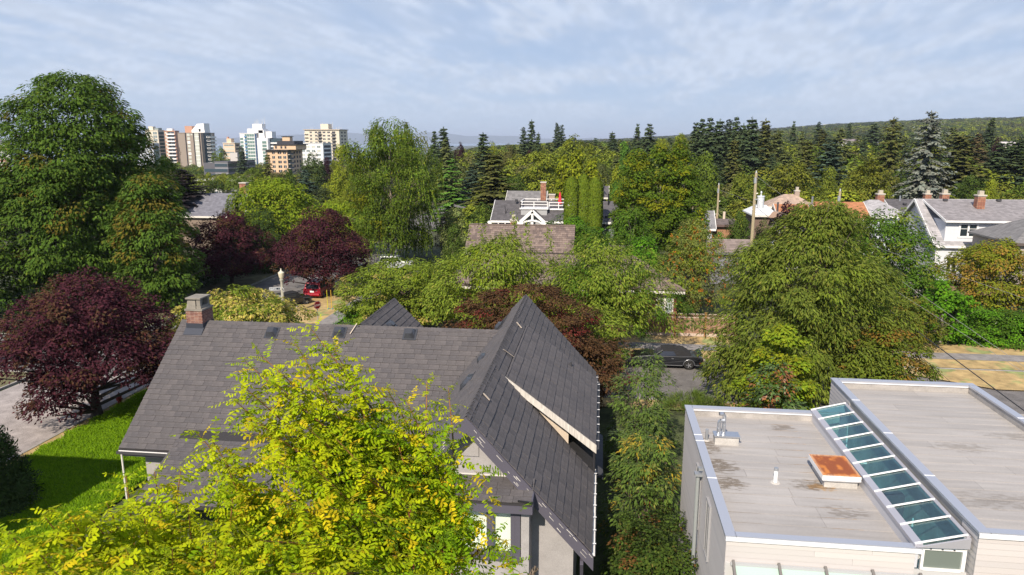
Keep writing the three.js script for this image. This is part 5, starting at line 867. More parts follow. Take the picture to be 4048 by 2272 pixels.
  const label = { near0: 'mixed green treetops filling the gaps between the single trees', near1: 'mixed green treetops filling the gaps behind the houses', far: 'distant green treetops running to the horizon', firNear: 'dark conifers scattered through the nearer wood', firFar: 'distant conifers covering the far hill' };
  for (const [k, [geo, list]] of Object.entries(sets)) {
    if (!list.length) continue;
    const o = new THREE.InstancedMesh(geo, white, list.length); o.name = numbered('woodland');
    list.forEach(([mm, c, f], i) => { o.setMatrixAt(i, mm); o.setColorAt(i, new THREE.Color().setRGB(c[0] * f, c[1] * f, c[2] * f)); });
    o.castShadow = o.receiveShadow = true; tag(o, label[k], 'woodland', null, 'stuff'); scene.add(o);
  }
}
// ---------------------------------------------------------------- houses across the street and beyond
const mWhite = std([0.62, 0.64, 0.68], 0.7, { map: texture(64, 256, (u, v) => grey(0.5 * (1 - 0.45 * ss(0.86, 0.98, (v * 12) % 1) + 0.05 * (noise2(u * 16, v * 48, 331, 16) - 0.5))), [2, 1.8]) });
const roofTex = (seed, w, h) => texture(512, 512, (u, v, x, y) => { const row = Math.floor(v * 16), f = (v * 16) % 1, off = hash2(row, 3, seed) * 1, c = Math.floor((u * 10 + off) % 10), e = (u * 10 + off) % 1; let k = 0.82 + 0.4 * hash2(c, row, seed + 1); if (f < 0.12) k *= 0.62; if (e < 0.05) k *= 0.8; k *= 0.85 + 0.3 * hash2(x, y, seed + 2); return grey(0.5 * k); }, [w, h]);
const RT = roofTex(340, 4, 4.6);
const slate = std([0.085, 0.08, 0.085], 0.9, { map: RT }), paleRoof = std([0.33, 0.32, 0.33], 0.9, { map: RT }), greyRoof = std([0.17, 0.165, 0.165], 0.9, { map: RT }), brownRoof = std([0.125, 0.10, 0.092], 0.9, { map: RT }), terra = std([0.36, 0.155, 0.07], 0.85, { map: RT }), whiteRoof = std([0.70, 0.72, 0.74], 0.6);
const redWall = std([0.14, 0.02, 0.022], 0.8), brickMats = tones([[0.30, 0.13, 0.08], [0.36, 0.17, 0.10], [0.25, 0.10, 0.065]], 0.9, GR.concrete);
// brick chimney with courses of real bricks on the two sides that show
function chimney(parent, x, y0, z, w, h, label, seed, pot = true, brick = true) {
  const c = part('chimney', mb().box(x - w / 2, y0, z - w / 2, x + w / 2, y0 + h, z + w / 2).geo(), std([0.34, 0.27, 0.22], 0.95), parent, label), r = rng(seed);
  if (brick) { const bh = 0.2, bl = w / 3, g1 = new THREE.BoxGeometry(bl - 0.03, bh - 0.03, 0.05), g2 = new THREE.BoxGeometry(0.05, bh - 0.03, bl - 0.03); for (let y = y0 + bh / 2, k = 0; y < y0 + h - 0.05; y += bh, k++) for (let i = 0; i < 3; i++) { const o = (i - 1) * bl; let b = part('brick', g1, brickMats[Math.floor(r() * 3)], c); b.position.set(x + o * 0.98, y, z + w / 2); b = part('brick', g2, brickMats[Math.floor(r() * 3)], c); b.position.set(x - w / 2, y, z + o * 0.98); } }
  part('chimney_cap', mb().box(x - w * 0.6, y0 + h, z - w * 0.6, x + w * 0.6, y0 + h + 0.14, z + w * 0.6).geo(), std([0.5, 0.46, 0.4], 0.9), c);
  if (pot) part('chimney_pot', mb().box(x - w * 0.3, y0 + h + 0.14, z - w * 0.3, x + w * 0.3, y0 + h + 0.6, z + w * 0.3).geo(), std([0.42, 0.38, 0.31], 0.9), c);
  return c;
}
function win(parent, x0, x1, y0, y1, z, frame = M.white, glass = M.darkGlass, t = 0.12) {
  const w = part('window', mb().box(x0 - t, y0 - t, z, x0, y1 + t, z + 0.06).box(x1, y0 - t, z, x1 + t, y1 + t, z + 0.06).box(x0, y1, z, x1, y1 + t, z + 0.06).box(x0, y0 - t, z, x1, y0, z + 0.06).box((x0 + x1) / 2 - 0.1, y0, z, (x0 + x1) / 2 + 0.1, y1, z + 0.05).geo(), frame, parent);
  for (const [a, b] of [[x0, (x0 + x1) / 2 - 0.1], [(x0 + x1) / 2 + 0.1, x1]]) { part('pane', boxGeo(a, y0, z + 0.004, b, y1, z + 0.02), glass, w); part('sash_bar', boxGeo(a, lerp(y0, y1, 0.62), z + 0.021, b, lerp(y0, y1, 0.66), z + 0.045), frame, w); }
  return w;
}
// house with its ridge along x; front eave at zE, ridge at zR
function house(o) {
  const h = thing(o.name, o.label, o.category || 'house'), { x0, x1, yE, yR, zE, zR } = o, zB = 2 * zR - zE, m = o.roof, T = V(0, -0.18, 0), hip = o.hip || 0, f = 0.4;
  const b = mb();
  b.slab([V(x0, yE, zE), V(x1, yE, zE), V(x1 - hip, yR, zR), V(x0 + hip, yR, zR)], T).slab([V(x1, yE, zB), V(x0, yE, zB), V(x0 + hip, yR, zR), V(x1 - hip, yR, zR)], T);
  if (hip) b.slab([V(x0, yE, zB), V(x0, yE, zE), V(x0 + hip, yR, zR)], T).slab([V(x1, yE, zE), V(x1, yE, zB), V(x1 - hip, yR, zR)], T);
  part('roof', b.geo(), m, h);
  const w = mb().box(x0 + f, 0, zB + f, x1 - f, yE - 0.1, zE - f), base = o.y0 || 0;
  if (!hip) { const g = (yR - yE) / (zE - zR) * f; for (const x of [x0 + f + 0.001, x1 - f - 0.001]) w.slab([V(x, yE - 0.1, zE - f), V(x, yR - 0.2, zR), V(x, yE - 0.1, zB + f)], V(0.1 * (x < (x0 + x1) / 2 ? 1 : -1), 0, 0)); }
  part('wall', w.geo(), o.wall, h);
  part('fascia', mb().box(x0, yE - 0.28, zE - 0.02, x1, yE - 0.02, zE + 0.05).geo(), o.trim || M.offwhite, h);
  if (!hip) for (const x of [x0 - 0.04, x1 + 0.04]) { part('barge_board', mb().bar(V(x, yE - 0.1, zE), V(x, yR - 0.1, zR), 0.06, 0.3).geo(), o.trim || M.offwhite, h); part('barge_board', mb().bar(V(x, yR - 0.1, zR), V(x, yE - 0.1, zB), 0.06, 0.3).geo(), o.trim || M.offwhite, h); }
  for (const a of o.chimneys || []) chimney(h, ...a);
  for (const a of o.windows || []) win(h, ...a);
  if (o.more) o.more(h);
  const gx = (x0 + x1) / 2, gz = (zE + zB) / 2, yb = o.base ?? gy(gx, gz);
  settle(h, gx, 0, gz);
  return h;
}
const boxVent = (h, x, y, z) => part('roof_vent', mb().cbox(x, y, z, 0.45, 0.22, 0.4).geo(), M.dark, h);

// red house under brown wooden shakes
{
  const h = thing('red_house', 'dark red house with brown wooden shake roofs across the street', 'house'), shake = tones([[0.15, 0.112, 0.098], [0.18, 0.138, 0.118], [0.12, 0.092, 0.082], [0.21, 0.16, 0.135]], 0.95, GR.wood), all = new THREE.MeshStandardMaterial({ color: new THREE.Color(2, 2, 2), vertexColors: true, roughness: 0.95, map: GR.wood, side: THREE.DoubleSide });
  const T = V(0, -0.15, 0), under = std([0.06, 0.045, 0.04], 1), t = new Tiles(21), ux = V(1, 0, 0);
  const b = mb();
  b.slab([V(-13.1, 5.3, -67.4), V(-2.4, 5.3, -67.4), V(-2.4, 7.65, -70.2), V(-13.1, 7.65, -70.2)], T).slab([V(-2.4, 5.3, -73), V(-13.1, 5.3, -73), V(-13.1, 7.65, -70.2), V(-2.4, 7.65, -70.2)], T);
  b.slab([V(-14.4, 3.0, -62), V(7.6, 3.0, -62), V(3.2, 5.3, -66.6), V(-9.9, 5.3, -66.6)], T).slab([V(-14.4, 3.0, -74), V(-14.4, 3.0, -62), V(-9.9, 5.3, -66.6), V(-9.9, 5.3, -70)], T).slab([V(7.6, 3.0, -62), V(7.6, 3.0, -74), V(3.2, 5.3, -70), V(3.2, 5.3, -66.6)], T).slab([V(-9.9, 5.3, -66.6), V(3.2, 5.3, -66.6), V(3.2, 5.3, -70), V(-9.9, 5.3, -70)], T).slab([V(7.6, 3, -74), V(-14.4, 3, -74), V(-9.9, 5.3, -70), V(3.2, 5.3, -70)], T);
  b.slab([V(-1.5, 3.6, -72), V(5.2, 3.6, -72), V(5.2, 5.05, -75.2), V(-1.5, 5.05, -75.2)], T).slab([V(5.2, 3.6, -78.4), V(-1.5, 3.6, -78.4), V(-1.5, 5.05, -75.2), V(5.2, 5.05, -75.2)], T);
  part('roof', b.geo(), under, h);
  t.slope(V(-13.1, 5.33, -67.4), ux, V(0, 2.35, -2.8).normalize(), Math.hypot(2.35, 2.8), () => [0, 10.7], 0.27, [0.18, 0.24, 0.3, 0.4], 0.035);
  const ll = Math.hypot(2.3, 4.6); t.slope(V(-14.4, 3.03, -62), ux, V(0, 2.3, -4.6).normalize(), ll, (v) => [4.5 * v / ll, 22 - 4.4 * v / ll], 0.3, [0.2, 0.28, 0.36, 0.44], 0.035);
  t.slope(V(-1.5, 3.63, -72), ux, V(0, 1.45, -3.2).normalize(), 3.5, () => [0, 6.7], 0.3, [0.25, 0.35, 0.45], 0.035);
  t.flush(h, 'shake', shake, all, 300);
  part('hip_cap', mb().bar(V(-14.4, 3.06, -62), V(-9.9, 5.36, -66.6), 0.3, 0.06).bar(V(7.6, 3.06, -62), V(3.2, 5.36, -66.6), 0.3, 0.06).bar(V(-13.1, 7.7, -70.2), V(-2.4, 7.7, -70.2), 0.28, 0.06).geo(), shake[3], h);
  part('wall', mb().box(-13.6, 0, -73.4, 7, 2.95, -62.6).box(-12.6, 2.95, -72.6, -2.8, 5.25, -67.9).box(-1.2, 0, -78, 4.8, 3.6, -73.4).geo(), redWall, h);
  part('fascia', mb().box(-13.15, 5.02, -67.45, -2.4, 5.26, -67.33).box(-14.45, 2.74, -62.06, 7.6, 2.96, -61.94).geo(), M.offwhite, h);
  win(h, 5.3, 6.6, 0.9, 2.4, -62.59, M.offwhite, std([0.35, 0.40, 0.38], 0.1));
  chimney(h, -8.6, 7.3, -70.6, 0.62, 0.75, 'small brick chimney with a concrete pot', 61);
  settle(h, -3.4, 0, -68);
}
// grey slate house with the white roof deck
house({ name: 'grey_house', label: 'grey house with slate roof and white railed roof deck behind the brown shake roof', x0: -14.2, x1: 2.3, yE: 5.7, yR: 8, zE: -91.4, zR: -95.7, roof: slate, wall: std([0.20, 0.215, 0.235], 0.8), trim: M.white, chimneys: [[-7.75, 7.9, -97.2, 0.7, 2.4, 'tall red brick chimney', 62, false], [-6.6, 7.5, -97.6, 0.8, 1.1, 'short grey chimney', 63, false, false]],
  more(h) {
    const siding = std([0.36, 0.37, 0.38], 0.8, { map: mWhite.map });
    part('roof_vent', mb().tube(V(-11.2, 7.85, -94.8), V(-11.2, 8.2, -94.8), 0.2, 0.2, 8).geo(), M.dark, h); part('vent_pipe', mb().tube(V(-12.4, 6.4, -92.8), V(-12.5, 7.5, -92.8), 0.04, 0.04, 5).tube(V(-12.4, 6.6, -92.8), V(-12.1, 7.1, -92.8), 0.03, 0.03, 5).geo(), M.black, h);
    part('dormer', mb().box(-10.35, 5.7, -97, -6.9, 7.1, -92.6).box(-6.9, 5.8, -97, -3.0, 6.9, -93.6).geo(), siding, h);
    const deck = part('roof_deck', mb().box(-10.5, 7.1, -97.2, -6.75, 7.28, -92.45).box(-6.75, 6.95, -97.2, -2.8, 7.12, -93.4).geo(), M.white, h, 'white railed roof deck');
    const rail = (a, b, y, n) => { for (const d of [0.45, 0.82]) part('rail', mb().bar(V(a[0], y + d, a[1]), V(b[0], y + d, b[1]), 0.09, 0.09).geo(), M.white, deck); for (let i = 0; i <= n; i++) part('rail_post', mb().cbox(lerp(a[0], b[0], i / n), y + 0.43, lerp(a[1], b[1], i / n), 0.1, 0.86, 0.1).geo(), M.white, deck); };
    rail([-10.4, -92.55], [-6.85, -92.55], 7.28, 2); rail([-10.4, -97.1], [-2.9, -97.1], 7.28, 4); rail([-10.4, -92.55], [-10.4, -97.1], 7.28, 2); rail([-6.7, -93.5], [-2.9, -93.5], 7.12, 3);
    const g = part('porch_gable', mb().slab([V(-10.7, 5.3, -90.2), V(-8.6, 7.2, -90.2), V(-8.6, 7.2, -93), V(-10.7, 5.3, -93)].reverse(), V(0, -0.12, 0)).slab([V(-6.5, 5.3, -90.2), V(-8.6, 7.2, -90.2), V(-8.6, 7.2, -93), V(-6.5, 5.3, -93)], V(0, -0.12, 0)).geo(), slate, h, 'open white timber gable');
    part('gable_frame', mb().bar(V(-10.75, 5.15, -90.15), V(-8.6, 7.1, -90.15), 0.1, 0.4).bar(V(-6.45, 5.15, -90.15), V(-8.6, 7.1, -90.15), 0.1, 0.4).bar(V(-8.6, 5.2, -90.15), V(-8.6, 7.0, -90.15), 0.28, 0.1, V(0, 0, 1)).path([V(-10.2, 5.3, -90.1), V(-9.4, 5.75, -90.1), V(-8.6, 5.9, -90.1), V(-7.8, 5.75, -90.1), V(-7.0, 5.3, -90.1)], 0.13, 0.13, 5).geo(), M.white, g);
    part('gable_wall', mb().slab([V(-10.3, 5.2, -90.9), V(-6.9, 5.2, -90.9), V(-8.6, 6.8, -90.9)], V(0, 0, -0.1)).geo(), siding, g);
    part('bracket', mb().bar(V(-14.1, 5.1, -91.2), V(-14.5, 5.6, -91.2), 0.2, 0.35).bar(V(2.3, 5.0, -91.2), V(2.9, 4.6, -91.2), 0.2, 0.3).geo(), M.white, h);
    for (const x of [-13.2, -12.3, -11.3]) part('eave_block', mb().cbox(x, 5.4, -91.45, 0.12, 0.3, 0.12).geo(), M.white, h);
    boxVent(h, 0.9, 6.3, -92.4); part('stove_pipe', mb().tube(V(1.1, 7.4, -94.9), V(1.1, 9.1, -94.9), 0.09, 0.09, 8).geo(), M.black, h);
  } });
house({ name: 'grey_house', label: 'pale grey roof seen just above the slate roof, left of the tall brick chimney', x0: -13.4, x1: -7.6, yE: 7.2, yR: 8.8, zE: -99.6, zR: -102.7, roof: greyRoof, wall: mWhite });
house({ name: 'grey_house', label: 'small dark gable seen right of the clipped cedars', x0: -0.6, x1: 1.3, yE: 7.4, yR: 9.0, zE: -110, zR: -112.4, roof: slate, wall: std([0.2, 0.2, 0.2], 0.8) });
// white dormered house at the right and its neighbours
house({ name: 'white_house', label: 'white boarded house with a long grey dormer roof and brick chimney at the right', x0: 38.2, x1: 62, yE: 4.2, yR: 9, zE: -85.5, zR: -92.1, roof: paleRoof, wall: mWhite, trim: M.white, chimneys: [[44.3, 7.9, -89.4, 0.85, 1.7, 'weathered brick chimney on the dormer roof', 64]], windows: [[39.9, 40.9, 0.8, 2.8, -85.89], [44.8, 46.2, 0.8, 2.8, -85.89]],
  more(h) {
    const d = part('dormer', mb().box(39.4, 4.6, -90.6, 58, 7.0, -86.1).geo(), mWhite, h, 'white boarded dormer');
    const dr = std([0.225, 0.21, 0.215], 0.9, { map: RT });
    part('dormer_roof', mb().slab([V(39.1, 7.1, -85.6), V(58.5, 7.1, -85.6), V(58.5, 8.95, -91.9), V(39.1, 8.95, -91.9)], V(0, -0.14, 0)).geo(), dr, d); part('dormer_fascia', mb().box(39.1, 6.84, -85.62, 58.5, 7.05, -85.5).geo(), M.white, d); part('dormer_barge', mb().bar(V(39.06, 7.0, -85.6), V(39.06, 8.86, -91.9), 0.06, 0.24).geo(), M.white, d);
    win(d, 41.0, 42.7, 5.25, 6.55, -86.09, M.white, M.darkGlass, 0.2);
    part('downpipe', mb().path([V(46.6, 6.9, -85.6), V(46.4, 6.5, -86.0), V(46.2, 4.9, -86.0)], 0.06, 0.06, 6).geo(), M.white, h);
    part('corner_board', mb().box(38.55, 0, -85.92, 38.75, 4.1, -85.86).geo(), M.white, h);
    for (const x of [41.4, 47.4, 53]) boxVent(h, x, 8.95, -91.4);
    chimney(h, 42.6, 8.4, -94.4, 0.8, 1.0, 'second brick chimney behind the ridge', 69);
  } });
house({ name: 'grey_roofed_house', label: 'house with a plain grey hip roof at the right edge', x0: 41, x1: 54, yE: 6, yR: 8.3, zE: -75.2, zR: -79.8, hip: 4.4, roof: greyRoof, wall: std([0.4, 0.34, 0.3], 0.8), trim: std([0.1, 0.08, 0.07], 0.7) });
house({ name: 'white_house', label: 'pale grey hip roof over blue-white walls left of the white dormered house', x0: 34.2, x1: 41.4, yE: 6, yR: 7.9, zE: -100, zR: -104, hip: 3, roof: paleRoof, wall: std([0.5, 0.55, 0.62], 0.8), trim: M.white, chimneys: [[39.3, 7.2, -106, 0.9, 1.3, 'brick chimney', 65]] });
house({ name: 'dark_roofed_house', label: 'long dark grey roof behind the left end of the white dormered house', x0: 40.2, x1: 52, yE: 6.2, yR: 7.8, zE: -103, zR: -107, roof: slate, wall: mWhite, trim: M.white, chimneys: [[46.0, 7.3, -107, 0.8, 1.2, 'brick chimney', 66]], more(h) { boxVent(h, 42.4, 7.3, -105.2); boxVent(h, 45.2, 7.3, -105.2); part('stove_pipe', mb().tube(V(42.2, 7.4, -106.5), V(42.2, 8.3, -106.5), 0.12, 0.12, 8).geo(), M.metal, h); } });
house({ name: 'terracotta_house', label: 'house with terracotta roof right of the dark purple plum', x0: 28, x1: 34.5, yE: 6.1, yR: 8, zE: -95, zR: -98.6, roof: terra, wall: std([0.5, 0.45, 0.38], 0.8), more(h) { part('stove_pipe', mb().tube(V(27.9, 7, -98), V(27.9, 8.7, -98), 0.13, 0.13, 8).geo(), M.metal, h); } });
house({ name: 'terracotta_house', label: 'house with terracotta roof left of the dark purple plum', x0: 23.2, x1: 27.6, yE: 6.2, yR: 7.6, zE: -96.2, zR: -98.9, roof: terra, wall: std([0.42, 0.3, 0.2], 0.8), more(h) { part('stove_pipe', mb().tube(V(23.3, 6.2, -97), V(23.3, 8.0, -97), 0.12, 0.12, 8).geo(), M.dark, h); } });
house({ name: 'beige_house', label: 'beige hip roof with chimney behind the dark purple plum', x0: 22.6, x1: 29.2, yE: 7.2, yR: 8.7, zE: -99.6, zR: -102, hip: 2.6, roof: std([0.36, 0.27, 0.21], 0.9, { map: RT }), wall: std([0.5, 0.42, 0.34], 0.8), chimneys: [[26.9, 8.2, -102, 0.6, 0.9, 'beige chimney', 67, true, false]] });
house({ name: 'white_roofed_shed', label: 'low building with a bright white metal roof behind the transformer pole', category: 'shed', x0: 19.7, x1: 23, yE: 6.5, yR: 7.5, zE: -95, zR: -98.2, hip: 0.9, roof: whiteRoof, wall: std([0.16, 0.11, 0.085], 0.8), more(h) { part('roof_panel', mb().slab([V(21.5, 6.3, -94), V(23.2, 6.3, -94), V(24.2, 6.9, -95.6), V(22.4, 6.9, -95.6)], V(0, -0.08, 0)).geo(), std([0.3, 0.2, 0.14], 0.8), h); } });
house({ name: 'grey_shed', label: 'low dark grey roof left of the dark purple plum', category: 'shed', x0: 22.2, x1: 25.4, yE: 4.9, yR: 5.8, zE: -91, zR: -93, roof: std([0.13, 0.13, 0.145], 0.9), wall: std([0.5, 0.48, 0.48], 0.8) });
house({ name: 'grey_gabled_house', label: 'small house with grey shingle roof and white front gable left of the left pole', x0: 11.7, x1: 14.4, yE: 5.2, yR: 7.2, zE: -89.9, zR: -92.5, roof: std([0.2, 0.2, 0.21], 0.9, { map: RT }), wall: mWhite, trim: M.white, more(h) { part('front_gable', mb().slab([V(11.2, 4.6, -89.4), V(13.0, 4.6, -89.4), V(12.1, 6.3, -89.4)], V(0, 0, -0.3)).geo(), M.offwhite, h); part('gable_frame', mb().bar(V(11.1, 4.6, -89.3), V(12.1, 6.45, -89.3), 0.3, 0.2).bar(V(13.1, 4.6, -89.3), V(12.1, 6.45, -89.3), 0.3, 0.2).geo(), M.white, h); } });
house({ name: 'brown_shed', label: 'brown boarded building with low dark roof behind the left pole', category: 'shed', x0: 14.4, x1: 17.1, yE: 5.6, yR: 6.1, zE: -91, zR: -93.5, roof: brownRoof, wall: std([0.33, 0.17, 0.09], 0.8, { map: mWhite.map }), trim: std([0.12, 0.08, 0.07], 0.8), more(h) { part('flue', mb().tube(V(15.9, 6, -93.5), V(15.9, 7, -93.5), 0.16, 0.16, 8).geo(), std([0.6, 0.5, 0.4], 0.8), h); } });
house({ name: 'brown_roofed_garage', label: 'garage with plain grey-brown shingle roof left of the transformer pole', category: 'garage', x0: 12.2, x1: 17.3, yE: 3.7, yR: 4.9, zE: -80.6, zR: -82.8, roof: std([0.2, 0.16, 0.145], 0.9, { map: RT }), wall: std([0.2, 0.2, 0.23], 0.8), trim: std([0.15, 0.15, 0.17], 0.7) });
house({ name: 'white_garage', label: 'small white-roofed garage right of the transformer pole foot', category: 'garage', x0: 17.8, x1: 20.4, yE: 3.9, yR: 4.6, zE: -83.5, zR: -85, roof: whiteRoof, wall: mWhite });
house({ name: 'grey_garage', label: 'grey gabled garage behind the ivy bank', category: 'garage', x0: 29.6, x1: 32.4, yE: 2.5, yR: 3.7, zE: -71.2, zR: -73.4, roof: greyRoof, wall: std([0.3, 0.28, 0.3], 0.8), trim: std([0.3, 0.3, 0.33], 0.7) });
{
  const c = thing('carport', 'brown flat-roofed carport half hidden by leaves at the right', 'carport'); part('roof', mb().box(30, 2.75, -69, 35.2, 2.95, -64.6).geo(), std([0.23, 0.16, 0.09], 0.95, { map: GR.soil }), c); part('wall', mb().box(30.3, 0, -69, 35, 2.7, -68.8).box(30.3, 0, -68.8, 30.5, 2.7, -66).geo(), std([0.12, 0.07, 0.06], 0.9), c); for (const x of [30.4, 34.8]) part('post', mb().cbox(x, 1.37, -64.9, 0.15, 2.74, 0.15).geo(), M.offwhite, c); settle(c, 32.6, 0, -66.8);
}
house({ name: 'grey_roofed_house', label: 'grey roofed house with cream gable and brick chimney right of the tall chestnut', x0: -68, x1: -52.2, yE: 5, yR: 8, zE: -98, zR: -103.4, roof: std([0.15, 0.15, 0.175], 0.9, { map: RT }), wall: std([0.22, 0.17, 0.13], 0.8), chimneys: [[-54.6, 7.3, -103.8, 1.0, 2.2, 'red brick chimney', 68, false]] });
house({ name: 'neighbour_house', label: 'grey house standing left of the lawn, outside the picture', x0: -33, x1: -25.4, yE: 4.2, yR: 10, zE: -14.6, zR: -19, roof: greyRoof, wall: std([0.4, 0.38, 0.36], 0.8) });
// far houses
house({ name: 'pink_roofed_house', label: 'orange house with pale pink roof among the trees, above the golden upright trees', x0: -1.2, x1: 6.8, yE: 10.2, yR: 12.3, zE: -396, zR: -400, hip: 2.2, roof: std([0.6, 0.5, 0.48], 0.8), wall: std([0.55, 0.25, 0.1], 0.8) });
for (const [x0, w, yE, z, roof, wall, label] of [[144, 11, 15, -458, std([0.2, 0.17, 0.18], 0.9), M.white, 'white house with dark roof far off left of the bare-trunk fir'], [149, 7, 13.2, -428, std([0.22, 0.23, 0.3], 0.9), M.white, 'blue-grey roof far off beside the bare-trunk fir'], [187, 8, 10.6, -360, std([0.42, 0.13, 0.06], 0.9), M.white, 'white house with a red roof at the far right edge'], [189, 9, 13.4, -366, std([0.5, 0.46, 0.46], 0.9), M.white, 'pale roofed house above the red roof at the far right edge'], [183, 8, 8.4, -349, std([0.12, 0.12, 0.13], 0.9), M.white, 'white house with a dark roof below the red roof at the far right edge'], [128, 5, 11, -281, std([0.55, 0.5, 0.5], 0.9), M.white, 'white house glimpsed right of the grey-blue spruce']]) house({ name: 'far_house', label, x0, x1: x0 + w, yE, yR: yE + 1.9, zE: z, zR: z - 4, roof, wall });
for (const [x, z, w, y1, label] of [[1328, -4511, 36, 108, 'white block on the wooded hill, leftmost of three on the skyline'], [1433, -4318, 60, 106, 'wide white block on the wooded hill, middle one of three on the skyline'], [1511, -4328, 34, 110, 'white block on the wooded hill, rightmost of three on the skyline']]) { const t = thing('far_block', label, 'building', [x, gy(x, z), z]), h = y1 - t.position.y; part('wall', mb().box(-w / 2, 0, -20, w / 2, h, 0).geo(), M.white, t); part('roof', mb().box(-w / 2 - 1, h, -21, w / 2 + 1, h + 1.2, 1).geo(), M.offwhite, t); const g = part('window', new THREE.BoxGeometry(w * 0.8, 2, 0.3), M.darkGlass, t); g.position.set(0, h - 5, 0.05); }
// ---------------------------------------------------------------- apartment blocks toward the sea
const T_ = { taupe: std([0.29, 0.24, 0.20], 0.9), cream: std([0.64, 0.58, 0.47], 0.85), peach: std([0.62, 0.44, 0.29], 0.85), white: std([0.74, 0.74, 0.74], 0.8), pink: std([0.46, 0.26, 0.18], 0.85), teal: std([0.16, 0.25, 0.23], 0.15), blueGlass: std([0.05, 0.075, 0.095], 0.12), blind: std([0.50, 0.52, 0.46], 0.5), dark: std([0.035, 0.035, 0.045], 0.8), slate: std([0.10, 0.10, 0.115], 0.8), blue: std([0.12, 0.25, 0.45], 0.6), orange: std([0.45, 0.2, 0.09], 0.8), glaze: std([0.22, 0.26, 0.26], 0.15) };
// block with windows set into its front (towards +z) and right (towards +x) faces; kinds: [face, from, to, y, height, material]
function block(name, label, x0, x1, z, deep, y0, y1, wall, o = {}) {
  const t = thing(name, label, 'apartment block', [(x0 + x1) / 2, y0, z - deep / 2]), w = x1 - x0, H = y1 - y0;
  t.userData.frame = undefined; delete t.userData.frame;
  part('wall', mb().box(-w / 2, 0, -deep / 2, w / 2, H, deep / 2).geo(), wall, t);
  part('roof', mb().box(-w / 2 - (o.over || 0.3), H, -deep / 2 - (o.over || 0.3), w / 2 + (o.over || 0.3), H + (o.lip || 0.5), deep / 2 + (o.over || 0.3)).geo(), o.roof || wall, t);
  const q = {
    t, w, deep, H,
    vol(n, a, b, c, d, lo, hi, m, l) { return part(n, mb().box(-w / 2 + a, lo, deep / 2 - d, -w / 2 + b, hi, deep / 2 - c).geo(), m, t, l); },
    front(a, b, y, h, m, n = 'window', frame = true) { const g = part(n, boxGeo(-w / 2 + a, y, deep / 2 - 0.05, -w / 2 + b, y + h, deep / 2 + 0.06), m, t); if (frame && n === 'window') part('mullion', boxGeo(-w / 2 + (a + b) / 2 - 0.06, y, deep / 2 + 0.06, -w / 2 + (a + b) / 2 + 0.06, y + h, deep / 2 + 0.12), M.white, g); return g; },
    side(a, b, y, h, m, n = 'window') { return part(n, boxGeo(w / 2 - 0.05, y, deep / 2 - b, w / 2 + 0.06, y + h, deep / 2 - a), m, t); },
    balc(a, b, y, d, m, railM) { const s = part('balcony', boxGeo(-w / 2 + a, y, deep / 2, -w / 2 + b, y + 0.2, deep / 2 + d), m, t); part('balcony_rail', mb().box(-w / 2 + a, y + 0.2, deep / 2 + d - 0.08, -w / 2 + b, y + 1.1, deep / 2 + d).geo(), railM, s); return s; },
    sbalc(a, b, y, d, m, railM) { const s = part('balcony', boxGeo(w / 2, y, deep / 2 - b, w / 2 + d, y + 0.2, deep / 2 - a), m, t); part('balcony_rail', mb().box(w / 2 + d - 0.08, y + 0.2, deep / 2 - b, w / 2 + d, y + 1.1, deep / 2 - a).geo(), railM, s); return s; },
    mast(x, y, h) { part('antenna', mb().tube(V(x, y, 0), V(x, y + h, 0), 0.14, 0.1, 5).geo(), M.offwhite, t); },
  };
  return q;
}
{ // grey-brown tower
  const b = block('tower_block', 'tall grey-brown apartment tower with a white wedge on its roof', -326.9, -307.8, -523.8, 20, -13, 21.3, T_.taupe, { over: 0.2 });
  for (let f = 0; f < 12; f++) { const y = 0.6 + f * 2.86; b.front(7.6, 10, y, 2.0, f % 3 ? T_.blind : M.white); b.front(13.7, 17.2, y - 0.2, 2.5, T_.blind); b.front(13.7, 17.2, y + 2.3, 0.36, M.white, 'spandrel'); if (f === 11) b.front(10.8, 12.2, y + 0.6, 1.3, T_.blind); }
  for (const a of [6.3, 13.0, 17.8]) b.vol('fin', a, a + 0.45, -0.6, 0, 0, b.H + 0.4, T_.dark);
  b.vol('white_wedge', 8.2, 19, 6, 14, b.H + 0.5, b.H + 2, M.white); part('roof_wedge', mb().slab([V(-1.5, b.H + 2, 3.9), V(9.2, b.H + 2, 3.9), V(9.2, b.H + 7.6, 3.9), V(3.6, b.H + 7.2, 3.9)], V(0, 0, -8)).geo(), M.white, b.t, 'white wedge-shaped roof house'); b.vol('roof_house', 1.5, 7.5, 8, 14, b.H + 0.5, b.H + 5.6, T_.pink);
  part('wedge_window', boxGeo(4.6, b.H + 1.2, 3.92, 6.2, b.H + 3.4, 4.0), M.darkGlass, b.t);
  // curved glass corner with white balconies
  part('glass_corner', new THREE.CylinderGeometry(9.6, 9.6, b.H, 20, 1, false, -0.35, 2.2).translate(2.4, b.H / 2, -0.2), T_.blueGlass, b.t, 'dark curved glazed corner');
  for (let f = 0; f < 11; f++) { const y = 2.2 + f * 2.86; const s = part('balcony', boxGeo(b.w / 2 + 1.0, y, -4.6, b.w / 2 + 4.4, y + 0.25, 4.6), M.white, b.t); part('balcony_rail', mb().box(b.w / 2 + 4.3, y + 0.25, -4.6, b.w / 2 + 4.4, y + 1.2, 4.6).box(b.w / 2 + 1.2, y + 1.1, 4.5, b.w / 2 + 4.4, y + 1.25, 4.62).box(b.w / 2 + 1.2, y + 0.25, 4.5, b.w / 2 + 1.5, y + 1.2, 4.62).geo(), M.white, s); }
}
